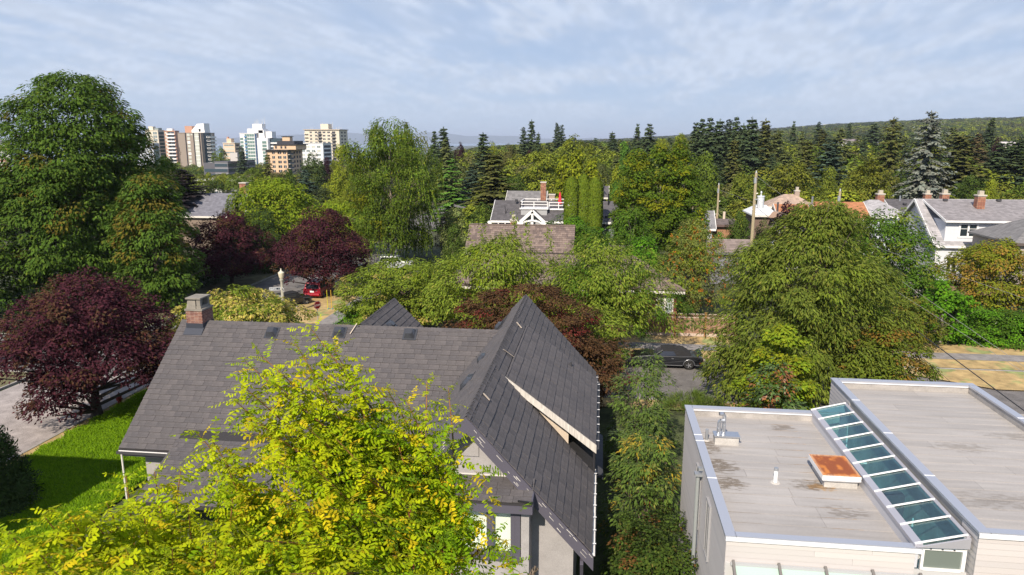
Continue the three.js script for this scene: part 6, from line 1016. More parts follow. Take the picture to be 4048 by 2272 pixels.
{ const b = block('tower_block', 'brick-pink tower with white balconies, left of the grey-brown tower', -370.5, -360.7, -574.3, 6, -13, 23.5, T_.pink); for (let f = 0; f < 12; f++) { const y = 1 + f * 2.95; b.front(3.0, 9, y + 0.9, 1.6, T_.blueGlass); b.balc(2.6, 9.8, y, 1.4, M.white, M.white); b.front(0.6, 2.2, y + 0.9, 1.5, T_.blind); } b.vol('roof_house', 2, 7, 1, 4, b.H + 0.5, b.H + 2.2, M.white); }
{ const b = block('tower_block', 'cream tower right behind the tall chestnut', -386.8, -375.2, -572.7, 9, -13, 24.1, T_.cream); for (let f = 0; f < 12; f++) { const y = 1 + f * 2.95; b.front(1, 4, y + 0.5, 1.9, T_.blind); b.front(7, 10.6, y + 0.4, 2.1, T_.glaze); b.side(1, 8, y + 0.3, 2.2, T_.blueGlass); } b.vol('roof_house', 2, 6, 2, 6, b.H + 0.5, b.H + 3.4, T_.cream); b.vol('roof_house', 7.5, 11, 2, 7, b.H + 0.5, b.H + 2.2, T_.glaze); }
{ const b = block('tower_block', 'lower pale blue-white block in front of the cream tower', -369.7, -353.7, -531.8, 8, -13, 13.1, std([0.5, 0.53, 0.58], 0.85)); for (let f = 0; f < 8; f++) { const y = 1.2 + f * 3; b.front(1.4, 4.2, y, 1.9, T_.blueGlass); b.front(6, 9, y, 1.9, T_.glaze); b.front(11.5, 14.4, y, 1.9, f % 2 ? T_.blueGlass : T_.blind); b.side(0.5, 7, y - 0.2, 2.2, T_.teal); } }
{ // white tower with green glazing
  const b = block('tower_block', 'white apartment tower with bands of green glass and stepped roof', -306.8, -293.5, -582.3, 22, -13, 21.5, T_.white);
  for (let f = 0; f < 12; f++) { const y = 0.6 + f * 2.85; if (f < 11) b.front(0.2, 3.0, y, 2.0, T_.teal, 'window', false); b.front(4.4, 8.6, y, 2.1, T_.teal); b.front(8.8, 12.9, y, 2.1, T_.teal); b.balc(4.2, 6.2, y - 0.5, 0.8, T_.blue, T_.blue); b.side(0.4, 3.2, y - 0.3, 2.6, T_.blue, 'window'); }
  b.vol('side_wing', 13.4, 23.6, 2.5, 20, 0, b.H - 3.6, T_.white, 'white wing right of the glass bands'); b.vol('roof_house', 5, 19, 4, 14, b.H + 0.5, b.H + 4.2, T_.white); b.vol('roof_house', 9.5, 18, 5, 12, b.H + 4.2, b.H + 8.2, T_.white); b.vol('roof_house', 15, 20, 4, 14, b.H - 3.6, b.H + 2.8, T_.white); b.vol('roof_house', 20.5, 26, 6, 14, b.H - 3.6, b.H + 1.8, T_.white);
  b.vol('end_wing', 23.6, 33, 7, 20, 0, b.H - 3.9, T_.blueGlass);
  for (let f = 0; f < 10; f++) { const y = 0.6 + f * 2.85; part('window', boxGeo(b.w / 2 + 5.2, y, 8.6, b.w / 2 + 9, y + 2, 8.75), T_.teal, b.t); part('balcony', boxGeo(b.w / 2 + 10.5, y - 0.2, 3.5, b.w / 2 + 20.5, y + 0.9, 5), M.white, b.t); }
  for (const [x, y, h] of [[2.5, 8.2, 3], [4, 8.2, 4], [5.2, 8.2, 4], [9, 8.2, 4.6], [11.2, 8.2, 6]]) b.mast(x, b.H + y, h);
}
{ // peach block with dark roof terraces
  const b = block('apartment_block', 'peach-coloured apartment block with dark overhanging eaves', -199.4, -185.9, -408, 22, -12, 10.1, T_.peach, { over: 1.6, lip: 0.4, roof: T_.dark });
  for (let f = 0; f < 8; f++) { const y = 0.4 + f * 2.72; for (const a of [4.0, 7.6, 11.0]) { const ww = a === 7.6 ? 2.2 : 1.7; b.front(a, a + ww, y + 0.5, 1.5, f % 2 ? T_.dark : T_.blueGlass); b.front(a + ww * 0.1, a + ww * 0.42, y + 0.5, 1.45, T_.blind, 'curtain'); } b.front(0.2, 1.0, y, 2.0, T_.dark); b.sbalc(0.6, 6, y, 1.3, M.offwhite, T_.slate); b.side(0.8, 5.6, y + 0.4, 2.0, T_.blueGlass); for (const a of [9, 13, 17]) b.side(a, a + 2, y + 0.5, 1.5, T_.dark); }
  b.vol('upper_storey', 4, 18, 2.5, 18, b.H + 0.4, b.H + 3.2, T_.peach); b.vol('upper_roof', 3.2, 19, 1.7, 19, b.H + 3.2, b.H + 3.6, T_.dark); for (const a of [5, 8.4, 11]) b.vol('window', a, a + 1.1, 2.4, 2.6, b.H + 1.0, b.H + 2.4, T_.dark);
  b.vol('mansard', 5.6, 16.5, 4, 17, b.H + 3.6, b.H + 5.5, T_.dark); b.vol('roof_house', 8.7, 13.4, 5, 9, b.H + 5.5, b.H + 8.0, T_.peach); b.vol('roof_house_lid', 8.2, 13.9, 4.5, 9.5, b.H + 8.0, b.H + 8.3, T_.dark);
}
{ // wide cream tower
  const b = block('tower_block', 'wide cream apartment tower with balconies and roof antennas, on the skyline', -273.9, -240.6, -641.1, 22, -13, 25.2, T_.cream, { over: 0.9, lip: 0.7, roof: std([0.45, 0.38, 0.3], 0.9) });
  for (let f = 0; f < 12; f++) { const y = 1 + f * 3.05; for (const [a, c] of [[5, 7], [10, 12.3], [17.5, 20], [22, 24.5]]) b.front(a, c, y + 0.9, 1.4, T_.dark); b.balc(0, 3.2, y, 1.4, T_.cream, T_.cream); b.balc(12.8, 16.6, y, 1.6, T_.cream, T_.slate); b.front(13.2, 16.2, y + 0.4, 2, T_.dark, 'window', false); b.balc(26, 30, y, 1.6, T_.cream, T_.slate); b.front(26.4, 29.6, y + 0.4, 2, T_.dark, 'window', false); b.front(4, 12.6, y + 2.85, 0.16, std([0.4, 0.34, 0.26], 0.9), 'ledge'); b.side(5, 9, y + 0.7, 1.5, T_.dark); b.side(13, 17, y + 0.7, 1.5, T_.dark); }
  b.vol('roof_house', 14.5, 22, 3, 12, b.H + 0.7, b.H + 5.6, T_.cream); for (const [x, h] of [[-15, 3], [-13, 2.5], [-3.5, 7], [6.5, 7.5], [4.8, 6.5], [10, 2.6], [12.5, 3.5], [14.6, 3]]) b.mast(x, b.H, h);
}
{ const b = block('apartment_block', 'small beige block left of the white glazed tower', -384.6, -372.1, -694.3, 11, -14, 13.1, std([0.66, 0.5, 0.36], 0.85), { over: 0.5, roof: M.offwhite }); for (let f = 0; f < 7; f++) { b.front(1, 11.5, 2 + f * 3.7, 1.6, f % 2 ? T_.blind : T_.glaze); b.side(2, 9, 2 + f * 3.7, 1.6, T_.dark); } b.vol('roof_house', 3.1, 8, 2, 8, b.H + 0.5, b.H + 4.6, std([0.66, 0.48, 0.33], 0.85)); b.vol('chimney', 3.2, 4.8, 2.5, 4.5, b.H + 4.6, b.H + 6.4, T_.pink); }
{ const b = block('apartment_block', 'white low-rise block in front of the wide cream tower', -238.7, -219.8, -548.6, 18, -13, 13.4, T_.white, { over: 0.4 }); for (let f = 0; f < 8; f++) { const y = 1 + f * 3.15; for (const a of [1, 5, 9.5, 14]) b.front(a, a + 2.8, y, 1.7, (f + a) % 2 > 0.8 ? T_.glaze : T_.blind); b.side(2, 16, y, 2, T_.dark); } }
{ const b = block('apartment_block', 'dark grey low-rise block with window bands below the white tower', -229.1, -220.8, -402.2, 34, -13, 3.2, T_.slate); for (let f = 0; f < 5; f++) { const y = 0.4 + f * 3.1; b.front(-0.0, 7.8, y + 0.8, 1.7, T_.blueGlass, 'window', false); b.front(0, 8.3, y + 2.5, 0.9, std([0.22, 0.22, 0.24], 0.8), 'spandrel'); for (const a of [1, 9, 17, 25]) b.side(a, a + 6.6, y + 0.8, 1.7, a % 2 ? T_.blueGlass : T_.glaze); b.side(0, 34, y + 2.5, 0.8, std([0.26, 0.26, 0.28], 0.8), 'spandrel'); } b.vol('roof_house', 8, 12.6, 4, 13, b.H + 0.5, b.H + 5.4, std([0.5, 0.47, 0.45], 0.85)); b.vol('front_wing', -9, 1, 3, 20, 0, b.H - 0.6, T_.slate); for (let f = 0; f < 4; f++) b.vol('window', -8.4, 0, 2.9, 3.05, 1 + f * 3.1, 2.8 + f * 3.1, T_.blueGlass); }
{ // white low block with orange panels
  const b = block('low_block', 'white two-storey block with orange panels and flat grey roof, below the towers', -152.2, -122, -253.9, 12, -6, 1.0, T_.white, { over: 0.9, lip: 0.5, roof: std([0.56, 0.55, 0.55], 0.8) });
  b.vol('roof_edge', -0.6, 31, -0.95, -0.6, b.H - 0.2, b.H + 0.3, M.white);
  for (let f = 0; f < 2; f++) { const y = 0.5 + f * 3.4; for (let i = 0; i < 7; i++) { const a = 1.2 + i * 4.2; b.front(a, a + 2.6, y + 0.4, 2.1, i % 2 ? T_.blueGlass : T_.glaze); if (f) b.front(a + 2.75, a + 3.7, y + 0.2, 2.4, T_.orange, 'orange_panel'); b.front(a + 0.1, a + 0.8, y + 0.4, 2.05, M.white, 'curtain'); } b.front(0, 30, y - 0.5, 0.85, M.white, 'band'); }
  for (const [x, y] of [[5, 0.5], [9, 0.6], [12.2, 0.4]]) part('roof_unit', mb().cbox(x - 6, b.H + 0.9, 0, 1.4, 0.9, 1.4).geo(), M.offwhite, b.t);
  b.vol('end_wall', -1.4, -0.5, -1, 10, 0, b.H + 0.4, M.white);
}
{ const b = block('apartment_block', 'white low building at the far left edge beside the tall chestnut', -372.1, -350.6, -388.1, 8, -13, 13.1, T_.white); for (let f = 0; f < 7; f++) b.front(1, 20, 2 + f * 3.6, 1.5, f % 2 ? T_.glaze : T_.pink, 'window', false); part('roof_slope', mb().slab([V(-10, b.H + 0.5, 4), V(10, b.H + 0.5, 4), V(8, b.H + 3, 0), V(-8, b.H + 3, 0)], V(0, -0.3, 0)).geo(), T_.slate, b.t); }
// ---------------------------------------------------------------- vehicles
const tyreG = new THREE.TorusGeometry(0.25, 0.1, 10, 22), rimG = new THREE.CylinderGeometry(0.19, 0.19, 0.14, 18).rotateX(Math.PI / 2);
function wheel(parent, x, y, z, s, rim = M.metal, spokes = 5) { const g = part('tyre', tyreG, M.rubber, parent); g.position.set(x, y, z); g.scale.set(s, s, s * 1.05); const r = part('rim', rimG, M.black, g); const hub = mb(); for (let i = 0; i < spokes; i++) { const a = i / spokes * 6.283; hub.bar(V(0, 0, 0.05), V(Math.cos(a) * 0.19, Math.sin(a) * 0.19, 0.08), 0.05, 0.04, V(0, 0, 1)).bar(V(0, 0, -0.05), V(Math.cos(a) * 0.19, Math.sin(a) * 0.19, -0.08), 0.05, 0.04, V(0, 0, 1)); } part('spokes', hub.geo(), rim, g); part('rim_lip', new THREE.TorusGeometry(0.185, 0.018, 6, 24).scale(1, 1, 3.4), rim, g); return g; }
// side outline (x forward, y up) given a width, pulled in towards the top
function shell(pts, w, tuck = 0, y0 = 0, y1 = 1, bevel = 0.04) {
  const s = new THREE.Shape(pts.map(([x, y]) => new THREE.Vector2(x, y))), g = new THREE.ExtrudeGeometry(s, { depth: w - 2 * bevel, bevelEnabled: true, bevelThickness: bevel, bevelSize: bevel, bevelSegments: 2, curveSegments: 6 }).translate(0, 0, -w / 2 + bevel), p = g.attributes.position;
  for (let i = 0; i < p.count; i++) { const k = clamp((p.getY(i) - y0) / (y1 - y0)); p.setZ(i, p.getZ(i) * (1 - tuck * k)); }
  g.computeVertexNormals(); return g;
}
const paint = (c, m = 0.2) => new THREE.MeshPhysicalMaterial({ color: new THREE.Color().setRGB(...c), roughness: 0.35, metalness: m, clearcoat: 1, clearcoatRoughness: 0.05 });
const arch = (x, r, y) => { const o = []; for (let i = 0; i <= 8; i++) { const a = Math.PI * (1 - i / 8); o.push([x + r * Math.cos(a), y + r * Math.sin(a)]); } return o; };
{ // black soft-top coupe, front to the left
  const c = thing('black_car', 'black convertible with soft top parked at the far kerb in front of the wooden fence', 'car', [5.05, 0.02, -49.95], Math.PI);
  const bk = paint([0.008, 0.009, 0.013]);
  part('body', shell([[-2.42, 0.32], [-2.46, 0.6], [-2.42, 0.82], [-1.7, 0.93], [-0.9, 0.9], [0.6, 0.9], [1.2, 0.92], [2.3, 0.80], [2.5, 0.62], [2.46, 0.3], ...arch(1.5, 0.38, 0.32).reverse(), ...arch(-1.5, 0.38, 0.32).reverse()], 1.84, 0.1, 0.5, 0.95), bk, c);
  part('soft_top', shell([[-1.75, 0.9], [-1.15, 1.28], [-0.3, 1.36], [0.35, 1.3], [0.2, 0.95], [0.1, 0.9]], 1.5, 0.2, 0.95, 1.36), std([0.016, 0.016, 0.018], 0.95), c);
  part('side_window', mb().slab([V(-0.62, 0.96, -0.755), V(0.72, 0.93, -0.78), V(0.3, 1.24, -0.66), V(-0.42, 1.25, -0.66)].reverse(), V(0, 0, 0.02)).slab([V(-0.62, 0.96, 0.755), V(0.72, 0.93, 0.78), V(0.3, 1.24, 0.66), V(-0.42, 1.25, 0.66)], V(0, 0, -0.02)).geo(), std([0.03, 0.035, 0.05], 0.05), c);
  part('windscreen', mb().slab([V(0.95, 0.92, -0.7), V(0.95, 0.92, 0.7), V(0.33, 1.31, 0.58), V(0.33, 1.31, -0.58)], V(0, -0.02, 0)).geo(), std([0.03, 0.035, 0.05], 0.05), c); part('window_pillar', mb().bar(V(-0.62, 0.95, 0.77), V(-0.45, 1.25, 0.67), 0.03, 0.04).bar(V(0.95, 0.92, 0.73), V(0.33, 1.31, 0.6), 0.04, 0.05).bar(V(0.95, 0.92, -0.73), V(0.33, 1.31, -0.6), 0.04, 0.05).geo(), M.metal, c);
  part('rear_spoiler', mb().slab([V(-2.1, 0.95, -0.78), V(-2.4, 1.12, -0.78), V(-2.4, 1.12, 0.78), V(-2.1, 0.95, 0.78)], V(0.02, 0.04, 0)).geo(), bk, c);
  for (const z of [-0.84, 0.84]) { wheel(c, -1.5, 0.35, z, 1.0, M.metal); wheel(c, 1.5, 0.35, z, 1.0, M.metal); part('arch_trim', new THREE.TorusGeometry(0.4, 0.018, 5, 20, Math.PI).translate(-1.5, 0.34, z * 1.09), M.metal, c); part('sill_trim', mb().bar(V(-2.38, 0.34, z * 1.1), V(-1.95, 0.34, z * 1.1), 0.02, 0.03).bar(V(-1.05, 0.3, z * 1.1), V(1.05, 0.3, z * 1.1), 0.02, 0.03).geo(), M.metal, c); part('marker_light', mb().cbox(-2.3, 0.52, z * 1.092, 0.16, 0.07, 0.02).geo(), std([0.7, 0.16, 0.02], 0.3), c); part('door_handle', mb().cbox(-0.35, 0.78, z * 1.06, 0.16, 0.03, 0.03).geo(), M.metal, c); }
  for (const z of [-0.55, 0.55]) part('tail_lamp', mb().cbox(-2.49, 0.66, z, 0.04, 0.12, 0.5).geo(), std([0.3, 0.01, 0.01], 0.2), c);
  part('bumper', new RoundedBoxGeometry(0.12, 0.14, 1.7, 2, 0.04).translate(-2.5, 0.44, 0), M.metal, c);
}
function suv(name, label, pos, turn, col, plate) {
  const c = thing(name, label, 'car', pos, turn), m = paint(col);
  part('body', shell([[-2.1, 0.38], [-2.2, 0.6], [-2.18, 1.02], [-2.0, 1.08], [1.0, 1.06], [2.1, 0.96], [2.24, 0.7], [2.2, 0.36], ...arch(1.42, 0.42, 0.36).reverse(), ...arch(-1.3, 0.42, 0.36).reverse()], 1.86, 0.06, 0.7, 1.1, 0.06), m, c);
  part('cabin', shell([[-2.12, 1.04], [-1.85, 1.68], [-0.2, 1.74], [0.35, 1.64], [1.05, 1.05]], 1.72, 0.16, 1.04, 1.74, 0.05), m, c);
  part('rear_window', mb().slab([V(-2.155, 1.12, 0.68), V(-2.155, 1.12, -0.68), V(-1.93, 1.6, -0.58), V(-1.93, 1.6, 0.58)], V(0.02, 0, 0)).geo(), std([0.02, 0.02, 0.024], 0.05), c);
  part('side_window', mb().slab([V(-1.9, 1.12, 0.873), V(0.75, 1.1, 0.873), V(0.3, 1.58, 0.765), V(-1.72, 1.6, 0.765)], V(0, 0, -0.02)).slab([V(0.75, 1.1, -0.873), V(-1.9, 1.12, -0.873), V(-1.72, 1.6, -0.765), V(0.3, 1.58, -0.765)], V(0, 0, 0.02)).slab([V(1.1, 1.1, -0.7), V(1.1, 1.1, 0.7), V(0.42, 1.62, 0.62), V(0.42, 1.62, -0.62)], V(0, 0.02, 0)).geo(), std([0.02, 0.025, 0.03], 0.05), c);
  for (const z of [-0.78, 0.78]) { part('tail_lamp', mb().cbox(-2.19, 0.92, z, 0.08, 0.26, 0.2).geo(), std([0.4, 0.05, 0.04], 0.15), c); for (const x of [-1.3, 1.42]) wheel(c, x, 0.36, z * 1.06, 1.03); part('roof_rail', mb().bar(V(-1.7, 1.78, z * 0.82), V(0.1, 1.8, z * 0.82), 0.04, 0.04).geo(), M.dark, c); }
  part('bumper', new RoundedBoxGeometry(0.2, 0.24, 1.8, 2, 0.06).translate(-2.2, 0.5, 0), m, c); part('reflector', mb().cbox(-2.31, 0.5, 0.7, 0.02, 0.06, 0.2).cbox(-2.31, 0.5, -0.7, 0.02, 0.06, 0.2).geo(), std([0.5, 0.02, 0.03], 0.2), c);
  part('number_plate', mb().cbox(-2.26, 0.84, 0.02, 0.02, 0.17, 0.42).geo(), M.white, c); part('badge', mb().cbox(-2.24, 1.0, 0.0, 0.02, 0.07, 0.09).cbox(-2.24, 0.92, 0.5, 0.02, 0.1, 0.12).geo(), M.metal, c);
  return c;
}
suv('red_car', 'shiny red wagon parked under the purple plum tree, seen from behind', [-29.1, 0.02, -69.6], Math.PI / 2 + 0.04, [0.30, 0.006, 0.02]);
{ // black open-backed off-roader with a spare wheel
  const c = thing('black_jeep', 'black off-road car with a grey spare wheel cover, beside the red wagon', 'car', [-29.75, 0.02, -64.6], 0.95), m = paint([0.01, 0.011, 0.013]);
  part('body', shell([[-1.75, 0.5], [-1.75, 1.1], [0.5, 1.1], [0.55, 1.18], [1.65, 1.1], [1.75, 0.55], ...arch(1.2, 0.44, 0.45).reverse(), ...arch(-1.05, 0.44, 0.45).reverse()], 1.5, 0, 0, 1, 0.03), m, c);
  part('hard_top', shell([[-1.7, 1.1], [-1.66, 1.72], [0.25, 1.76], [0.55, 1.15]], 1.42, 0.06, 1.1, 1.76, 0.03), std([0.012, 0.012, 0.014], 0.8), c);
  part('rear_window', mb().cbox(-1.735, 1.42, 0, 0.02, 0.42, 1.1).geo(), std([0.25, 0.27, 0.28], 0.08), c); part('side_window', mb().cbox(-0.7, 1.42, -0.705, 1.4, 0.4, 0.02).cbox(-0.7, 1.42, 0.705, 1.4, 0.4, 0.02).geo(), std([0.03, 0.035, 0.04], 0.05), c);
  part('spare_wheel', new THREE.CylinderGeometry(0.36, 0.36, 0.22, 24).rotateZ(Math.PI / 2).translate(-1.9, 1.0, -0.1), std([0.33, 0.34, 0.36], 0.6), c); for (const z of [-0.72, 0.72]) { for (const x of [-1.05, 1.2]) wheel(c, x, 0.4, z, 1.12); part('fender', mb().bar(V(0.75, 0.96, z * 1.12), V(1.75, 0.92, z * 1.12), 0.3, 0.05).bar(V(-1.5, 0.94, z * 1.12), V(-0.6, 0.94, z * 1.12), 0.25, 0.05).geo(), M.dark, c); part('tail_lamp', mb().cbox(-1.77, 0.85, z * 0.9, 0.05, 0.16, 0.16).geo(), std([0.45, 0.02, 0.02], 0.2), c); }
  part('bumper', mb().cbox(-1.85, 0.55, 0, 0.15, 0.18, 1.5).cbox(1.85, 0.6, 0, 0.15, 0.18, 1.5).geo(), M.steel, c);
  c.scale.set(0.86, 0.8, 0.86);
}
suv('white_van', 'white car parked in the shade under the weeping birch', [-25.4, 0.02, -85.4], 0.1, [0.5, 0.52, 0.55]);
suv('silver_car', 'silver car half hidden under the purple plum, left of the white car', [-27.2, 0.02, -78], 0.2, [0.3, 0.32, 0.35]);

// ---------------------------------------------------------------- street furniture
{
  const t = thing('fire_hydrant', 'dark red fire hydrant on the grass strip beside the left road', 'hydrant', [-29.0, 0.1, -37.7]), red = std([0.26, 0.012, 0.018], 0.5);
  const prof = [[0.17, 0], [0.17, 0.05], [0.12, 0.07], [0.12, 0.45], [0.155, 0.47], [0.155, 0.52], [0.13, 0.55], [0.11, 0.64], [0.05, 0.71], [0.03, 0.72]].map(([x, y]) => new THREE.Vector2(x, y));
  part('barrel', new THREE.LatheGeometry(prof, 20), red, t); part('nozzle', mb().tube(V(-0.2, 0.38, 0), V(0.2, 0.38, 0), 0.055, 0.055, 10).tube(V(0, 0.36, 0), V(0, 0.36, 0.21), 0.075, 0.075, 12).geo(), red, t); part('operating_nut', mb().tube(V(0, 0.7, 0), V(0, 0.78, 0), 0.03, 0.03, 5).geo(), std([0.1, 0.06, 0.1], 0.5), t);
}
{ // lamp post and the street name boards hung on it
  const t = thing('street_lamp', 'old-fashioned street lamp with a globe top between the purple plum trees', 'street lamp', [-28.75, 0.1, -60.2]), conc = std([0.32, 0.31, 0.25], 0.85, { map: GR.concrete });
  part('post', new THREE.LatheGeometry([[0.24, 0], [0.24, 0.3], [0.16, 0.45], [0.13, 2.4], [0.11, 3.25], [0.17, 3.3], [0.19, 3.42], [0.14, 3.5]].map(([x, y]) => new THREE.Vector2(x, y)), 18), conc, t);
  part('globe', new THREE.LatheGeometry([[0.13, 3.5], [0.2, 3.62], [0.27, 3.95], [0.28, 4.04]].map(([x, y]) => new THREE.Vector2(x, y)), 20), std([0.62, 0.57, 0.42], 0.4), t); part('lamp_cap', new THREE.LatheGeometry([[0.28, 4.04], [0.27, 4.09], [0.12, 4.19], [0.06, 4.3], [0.03, 4.45], [0, 4.47]].map(([x, y]) => new THREE.Vector2(x, y)), 18), std([0.56, 0.53, 0.42], 0.5), t);
  const board = (n, txt, x, z, turn, label) => {
    const cv = document.createElement('canvas'); cv.width = 256; cv.height = 72; const g = cv.getContext('2d'); g.fillStyle = '#d8dce0'; g.fillRect(0, 0, 256, 72); g.fillStyle = '#10202e'; g.fillRect(9, 9, 238, 54); g.fillStyle = '#e8eef2'; g.font = 'bold 44px sans-serif'; g.textBaseline = 'middle'; g.fillText(txt, 20, 38); if (txt) { g.font = 'bold 22px sans-serif'; g.fillText('ST', 205, 42); }
    const tx = new THREE.CanvasTexture(cv); tx.colorSpace = THREE.SRGBColorSpace; const s = thing('street_sign', label, 'street sign', [-28.75, 2.55, -60.2], turn); part('plate', boxGeo(x, 0, -0.015, x + 0.98, 0.28, 0.015), M.offwhite, s); const f = part('sign_face', new THREE.PlaneGeometry(0.98, 0.28), new THREE.MeshStandardMaterial({ map: tx, roughness: 0.6 }), s); f.position.set(x + 0.49, 0.14, 0.018);
  };
  board(0, 'MAPLE', -1.12, 0, 0.35, 'blue street name board reading MAPLE on the left of the lamp post'); board(1, '', 0.13, 0, -1.0, 'second street name board turned away on the right of the lamp post');
}
{ // stop sign
  const t = thing('stop_sign', 'red octagonal stop sign on a thin post, seen at an angle', 'stop sign', [-23.6, 0.1, -55.8], 1.05); part('post', mb().tube(V(0, 0, -0.04), V(0, 2.5, -0.04), 0.035, 0.035, 8).geo(), M.steel, t);
  const cv = document.createElement('canvas'); cv.width = cv.height = 128; const g = cv.getContext('2d'); g.fillStyle = '#7d1216'; g.fillRect(0, 0, 128, 128); g.strokeStyle = '#c9b8b4'; g.lineWidth = 5; g.beginPath(); for (let i = 0; i < 8; i++) { const a = Math.PI / 8 + i * Math.PI / 4; g.lineTo(64 + 59 * Math.cos(a), 64 + 59 * Math.sin(a)); } g.closePath(); g.stroke(); g.fillStyle = '#d8cfcb'; g.font = 'bold 40px sans-serif'; g.textAlign = 'center'; g.textBaseline = 'middle'; g.fillText('STOP', 64, 66);
  const tx = new THREE.CanvasTexture(cv); tx.colorSpace = THREE.SRGBColorSpace; part('plate', new THREE.CylinderGeometry(0.38, 0.38, 0.02, 8).rotateY(Math.PI / 8).rotateX(Math.PI / 2).translate(0, 2.2, 0), std([0.3, 0.03, 0.035], 0.5), t); const f = part('sign_face', new THREE.CircleGeometry(0.375, 8, Math.PI / 8), new THREE.MeshStandardMaterial({ map: tx, roughness: 0.5 }), t); f.position.set(0, 2.2, 0.013);
}
for (const [x, c, l] of [[-25.7, [0.55, 0.5, 0.02], 'yellow garden stake standing beside the red wagon'], [-25.3, [0.6, 0.36, 0.03], 'orange garden stake beside the yellow one']]) { const t = thing('garden_stake', l, 'stake', [x, 0.1, -63.2]); part('stake', mb().tube(V(0, 0, 0), V(-0.02, 1.9, 0), 0.03, 0.025, 6).geo(), std(c, 0.6), t); part('foot', mb().tube(V(0, 0, 0), V(0.1, 0.12, 0.05), 0.06, 0.06, 8).geo(), std([0.1, 0.3, 0.3], 0.6), t); }
{ const t = thing('parasol', 'small closed pink parasol beside the brown hip roof', 'parasol', [-15.6, 0, -73.5]); part('canopy', new THREE.ConeGeometry(0.2, 1.1, 8, 3).translate(0, 1.95, 0), std([0.6, 0.33, 0.3], 0.9), t); part('canopy_skirt', new THREE.ConeGeometry(0.26, 0.6, 8, 1).translate(0, 1.4, 0), std([0.6, 0.33, 0.3], 0.9), t); part('pole', mb().tube(V(0, 0, 0), V(0, 2.6, 0), 0.025, 0.025, 6).geo(), M.offwhite, t); }
{ const t = thing('parasol', 'closed red parasol on the white roof deck', 'parasol', [-5.35, 7.12, -95]); part('canopy', new THREE.LatheGeometry([[0.02, 2.15], [0.12, 1.9], [0.2, 1.2], [0.3, 0.55], [0.16, 0.5]].map(([x, y]) => new THREE.Vector2(x, y)), 8), std([0.62, 0.03, 0.045], 0.8), t); part('pole', mb().tube(V(0, 0, 0), V(0, 2.2, 0), 0.03, 0.03, 6).geo(), M.dark, t); }

// wooden fence: posts, boards one by one, rails, lattice
{
  const f = thing('wooden_fence', 'brown wooden board fence with lattice top behind the black car', 'fence', [7.5, 0.1, -57.75]), r = rng(71), wood = tones([[0.26, 0.145, 0.092], [0.30, 0.175, 0.115], [0.22, 0.12, 0.078], [0.33, 0.205, 0.14]], 0.9, GR.wood), pale = std([0.46, 0.37, 0.31], 0.9, { map: GR.wood }), postM = std([0.30, 0.155, 0.055], 0.9, { map: GR.wood });
  const g = [0.135, 0.15].map((w) => new THREE.BoxGeometry(w, 1.35, 0.022)), lat = new THREE.BoxGeometry(0.035, 0.42, 0.012);
  for (let s = 0; s < 5; s++) {
    const x0 = -6 + s * 2.45; part('post', boxGeo(x0 - 0.07, 0, -0.06, x0 + 0.07, 2.0, 0.08), postM, f); part('post_cap', boxGeo(x0 - 0.1, 2.0, -0.1, x0 + 0.1, 2.05, 0.11), postM, f);
    if (s === 4) break;
    for (let x = x0 + 0.15, k = 0; x < x0 + 2.35; x += 0.151, k++) { const b = part('board', g[k % 2], wood[Math.floor(r() * 4)], f); b.position.set(x, 0.93, (k % 2) * 0.02 - 0.01 + r() * 0.004); }
    part('base_board', boxGeo(x0 + 0.08, 0.02, 0.0, x0 + 2.37, 0.26, 0.035), pale, f); part('rail', mb().box(x0 + 0.08, 1.58, -0.02, x0 + 2.37, 1.64, 0.05).box(x0 + 0.08, 1.88, -0.02, x0 + 2.37, 1.94, 0.05).geo(), pale, f);
    for (let x = x0 + 0.2, k = 0; x < x0 + 2.3; x += 0.16, k++) for (const e of [-1, 1]) { const b = part('lattice_slat', lat, wood[(k + (e > 0 ? 1 : 0)) % 4], f); b.position.set(x, 1.76, 0.012 * e); b.rotation.z = e * 0.78; b.scale.y = 0.8; }
  }
}
// utility poles and wires
const poleM = std([0.36, 0.30, 0.19], 0.95, { map: GR.wood });
function pole(x, z, h, label, r0 = 0.16, top = true) { const t = thing('utility_pole', label, 'utility pole', [x, gy(x, z), z]); part('shaft', mb().path([V(0, 0, 0), V(0.05, h * 0.5, 0), V(0.02, h, 0)], r0, r0 * 0.72, 10).geo(), poleM, t); if (top) part('pole_cap', mb().tube(V(0.02, h, 0), V(0.02, h + 0.25, 0), 0.1, 0.05, 8).tube(V(-0.02, h - 1.1, 0), V(-0.02, h - 0.5, 0), r0 * 0.85, r0 * 0.82, 10).geo(), M.steel, t); part('insulator', mb().tube(V(0.15, h - 2.2, 0.05), V(0.32, h - 2.15, 0.05), 0.06, 0.06, 8).tube(V(-0.3, h - 3.9, 0.05), V(0.2, h - 3.9, 0.05), 0.04, 0.04, 6).geo(), M.offwhite, t); return t; }
{ const t = pole(16.4, -78.6, 12.6, 'tall wooden pole carrying a white transformer', 0.2); part('transformer', mb().tube(V(0.62, 8.9, 0.3), V(0.62, 10.1, 0.3), 0.34, 0.36, 18).tube(V(0.62, 10.1, 0.3), V(0.62, 10.2, 0.3), 0.4, 0.38, 18).tube(V(0.62, 10.2, 0.3), V(0.62, 10.55, 0.3), 0.07, 0.05, 8).tube(V(0.62, 10.5, 0.3), V(0.62, 10.7, 0.3), 0.1, 0.06, 8).geo(), std([0.62, 0.65, 0.68], 0.5), t, 'white transformer can'); part('bracket', mb().cbox(0.22, 9.8, 0.15, 0.4, 0.12, 0.1).cbox(0.22, 9.2, 0.15, 0.4, 0.12, 0.1).geo(), M.steel, t); part('cable', mb().path([V(0.15, 12.1, 0.1), V(0.4, 11.2, 0.25), V(0.62, 10.7, 0.3)], 0.02, 0.02, 4).geo(), M.black, t); }
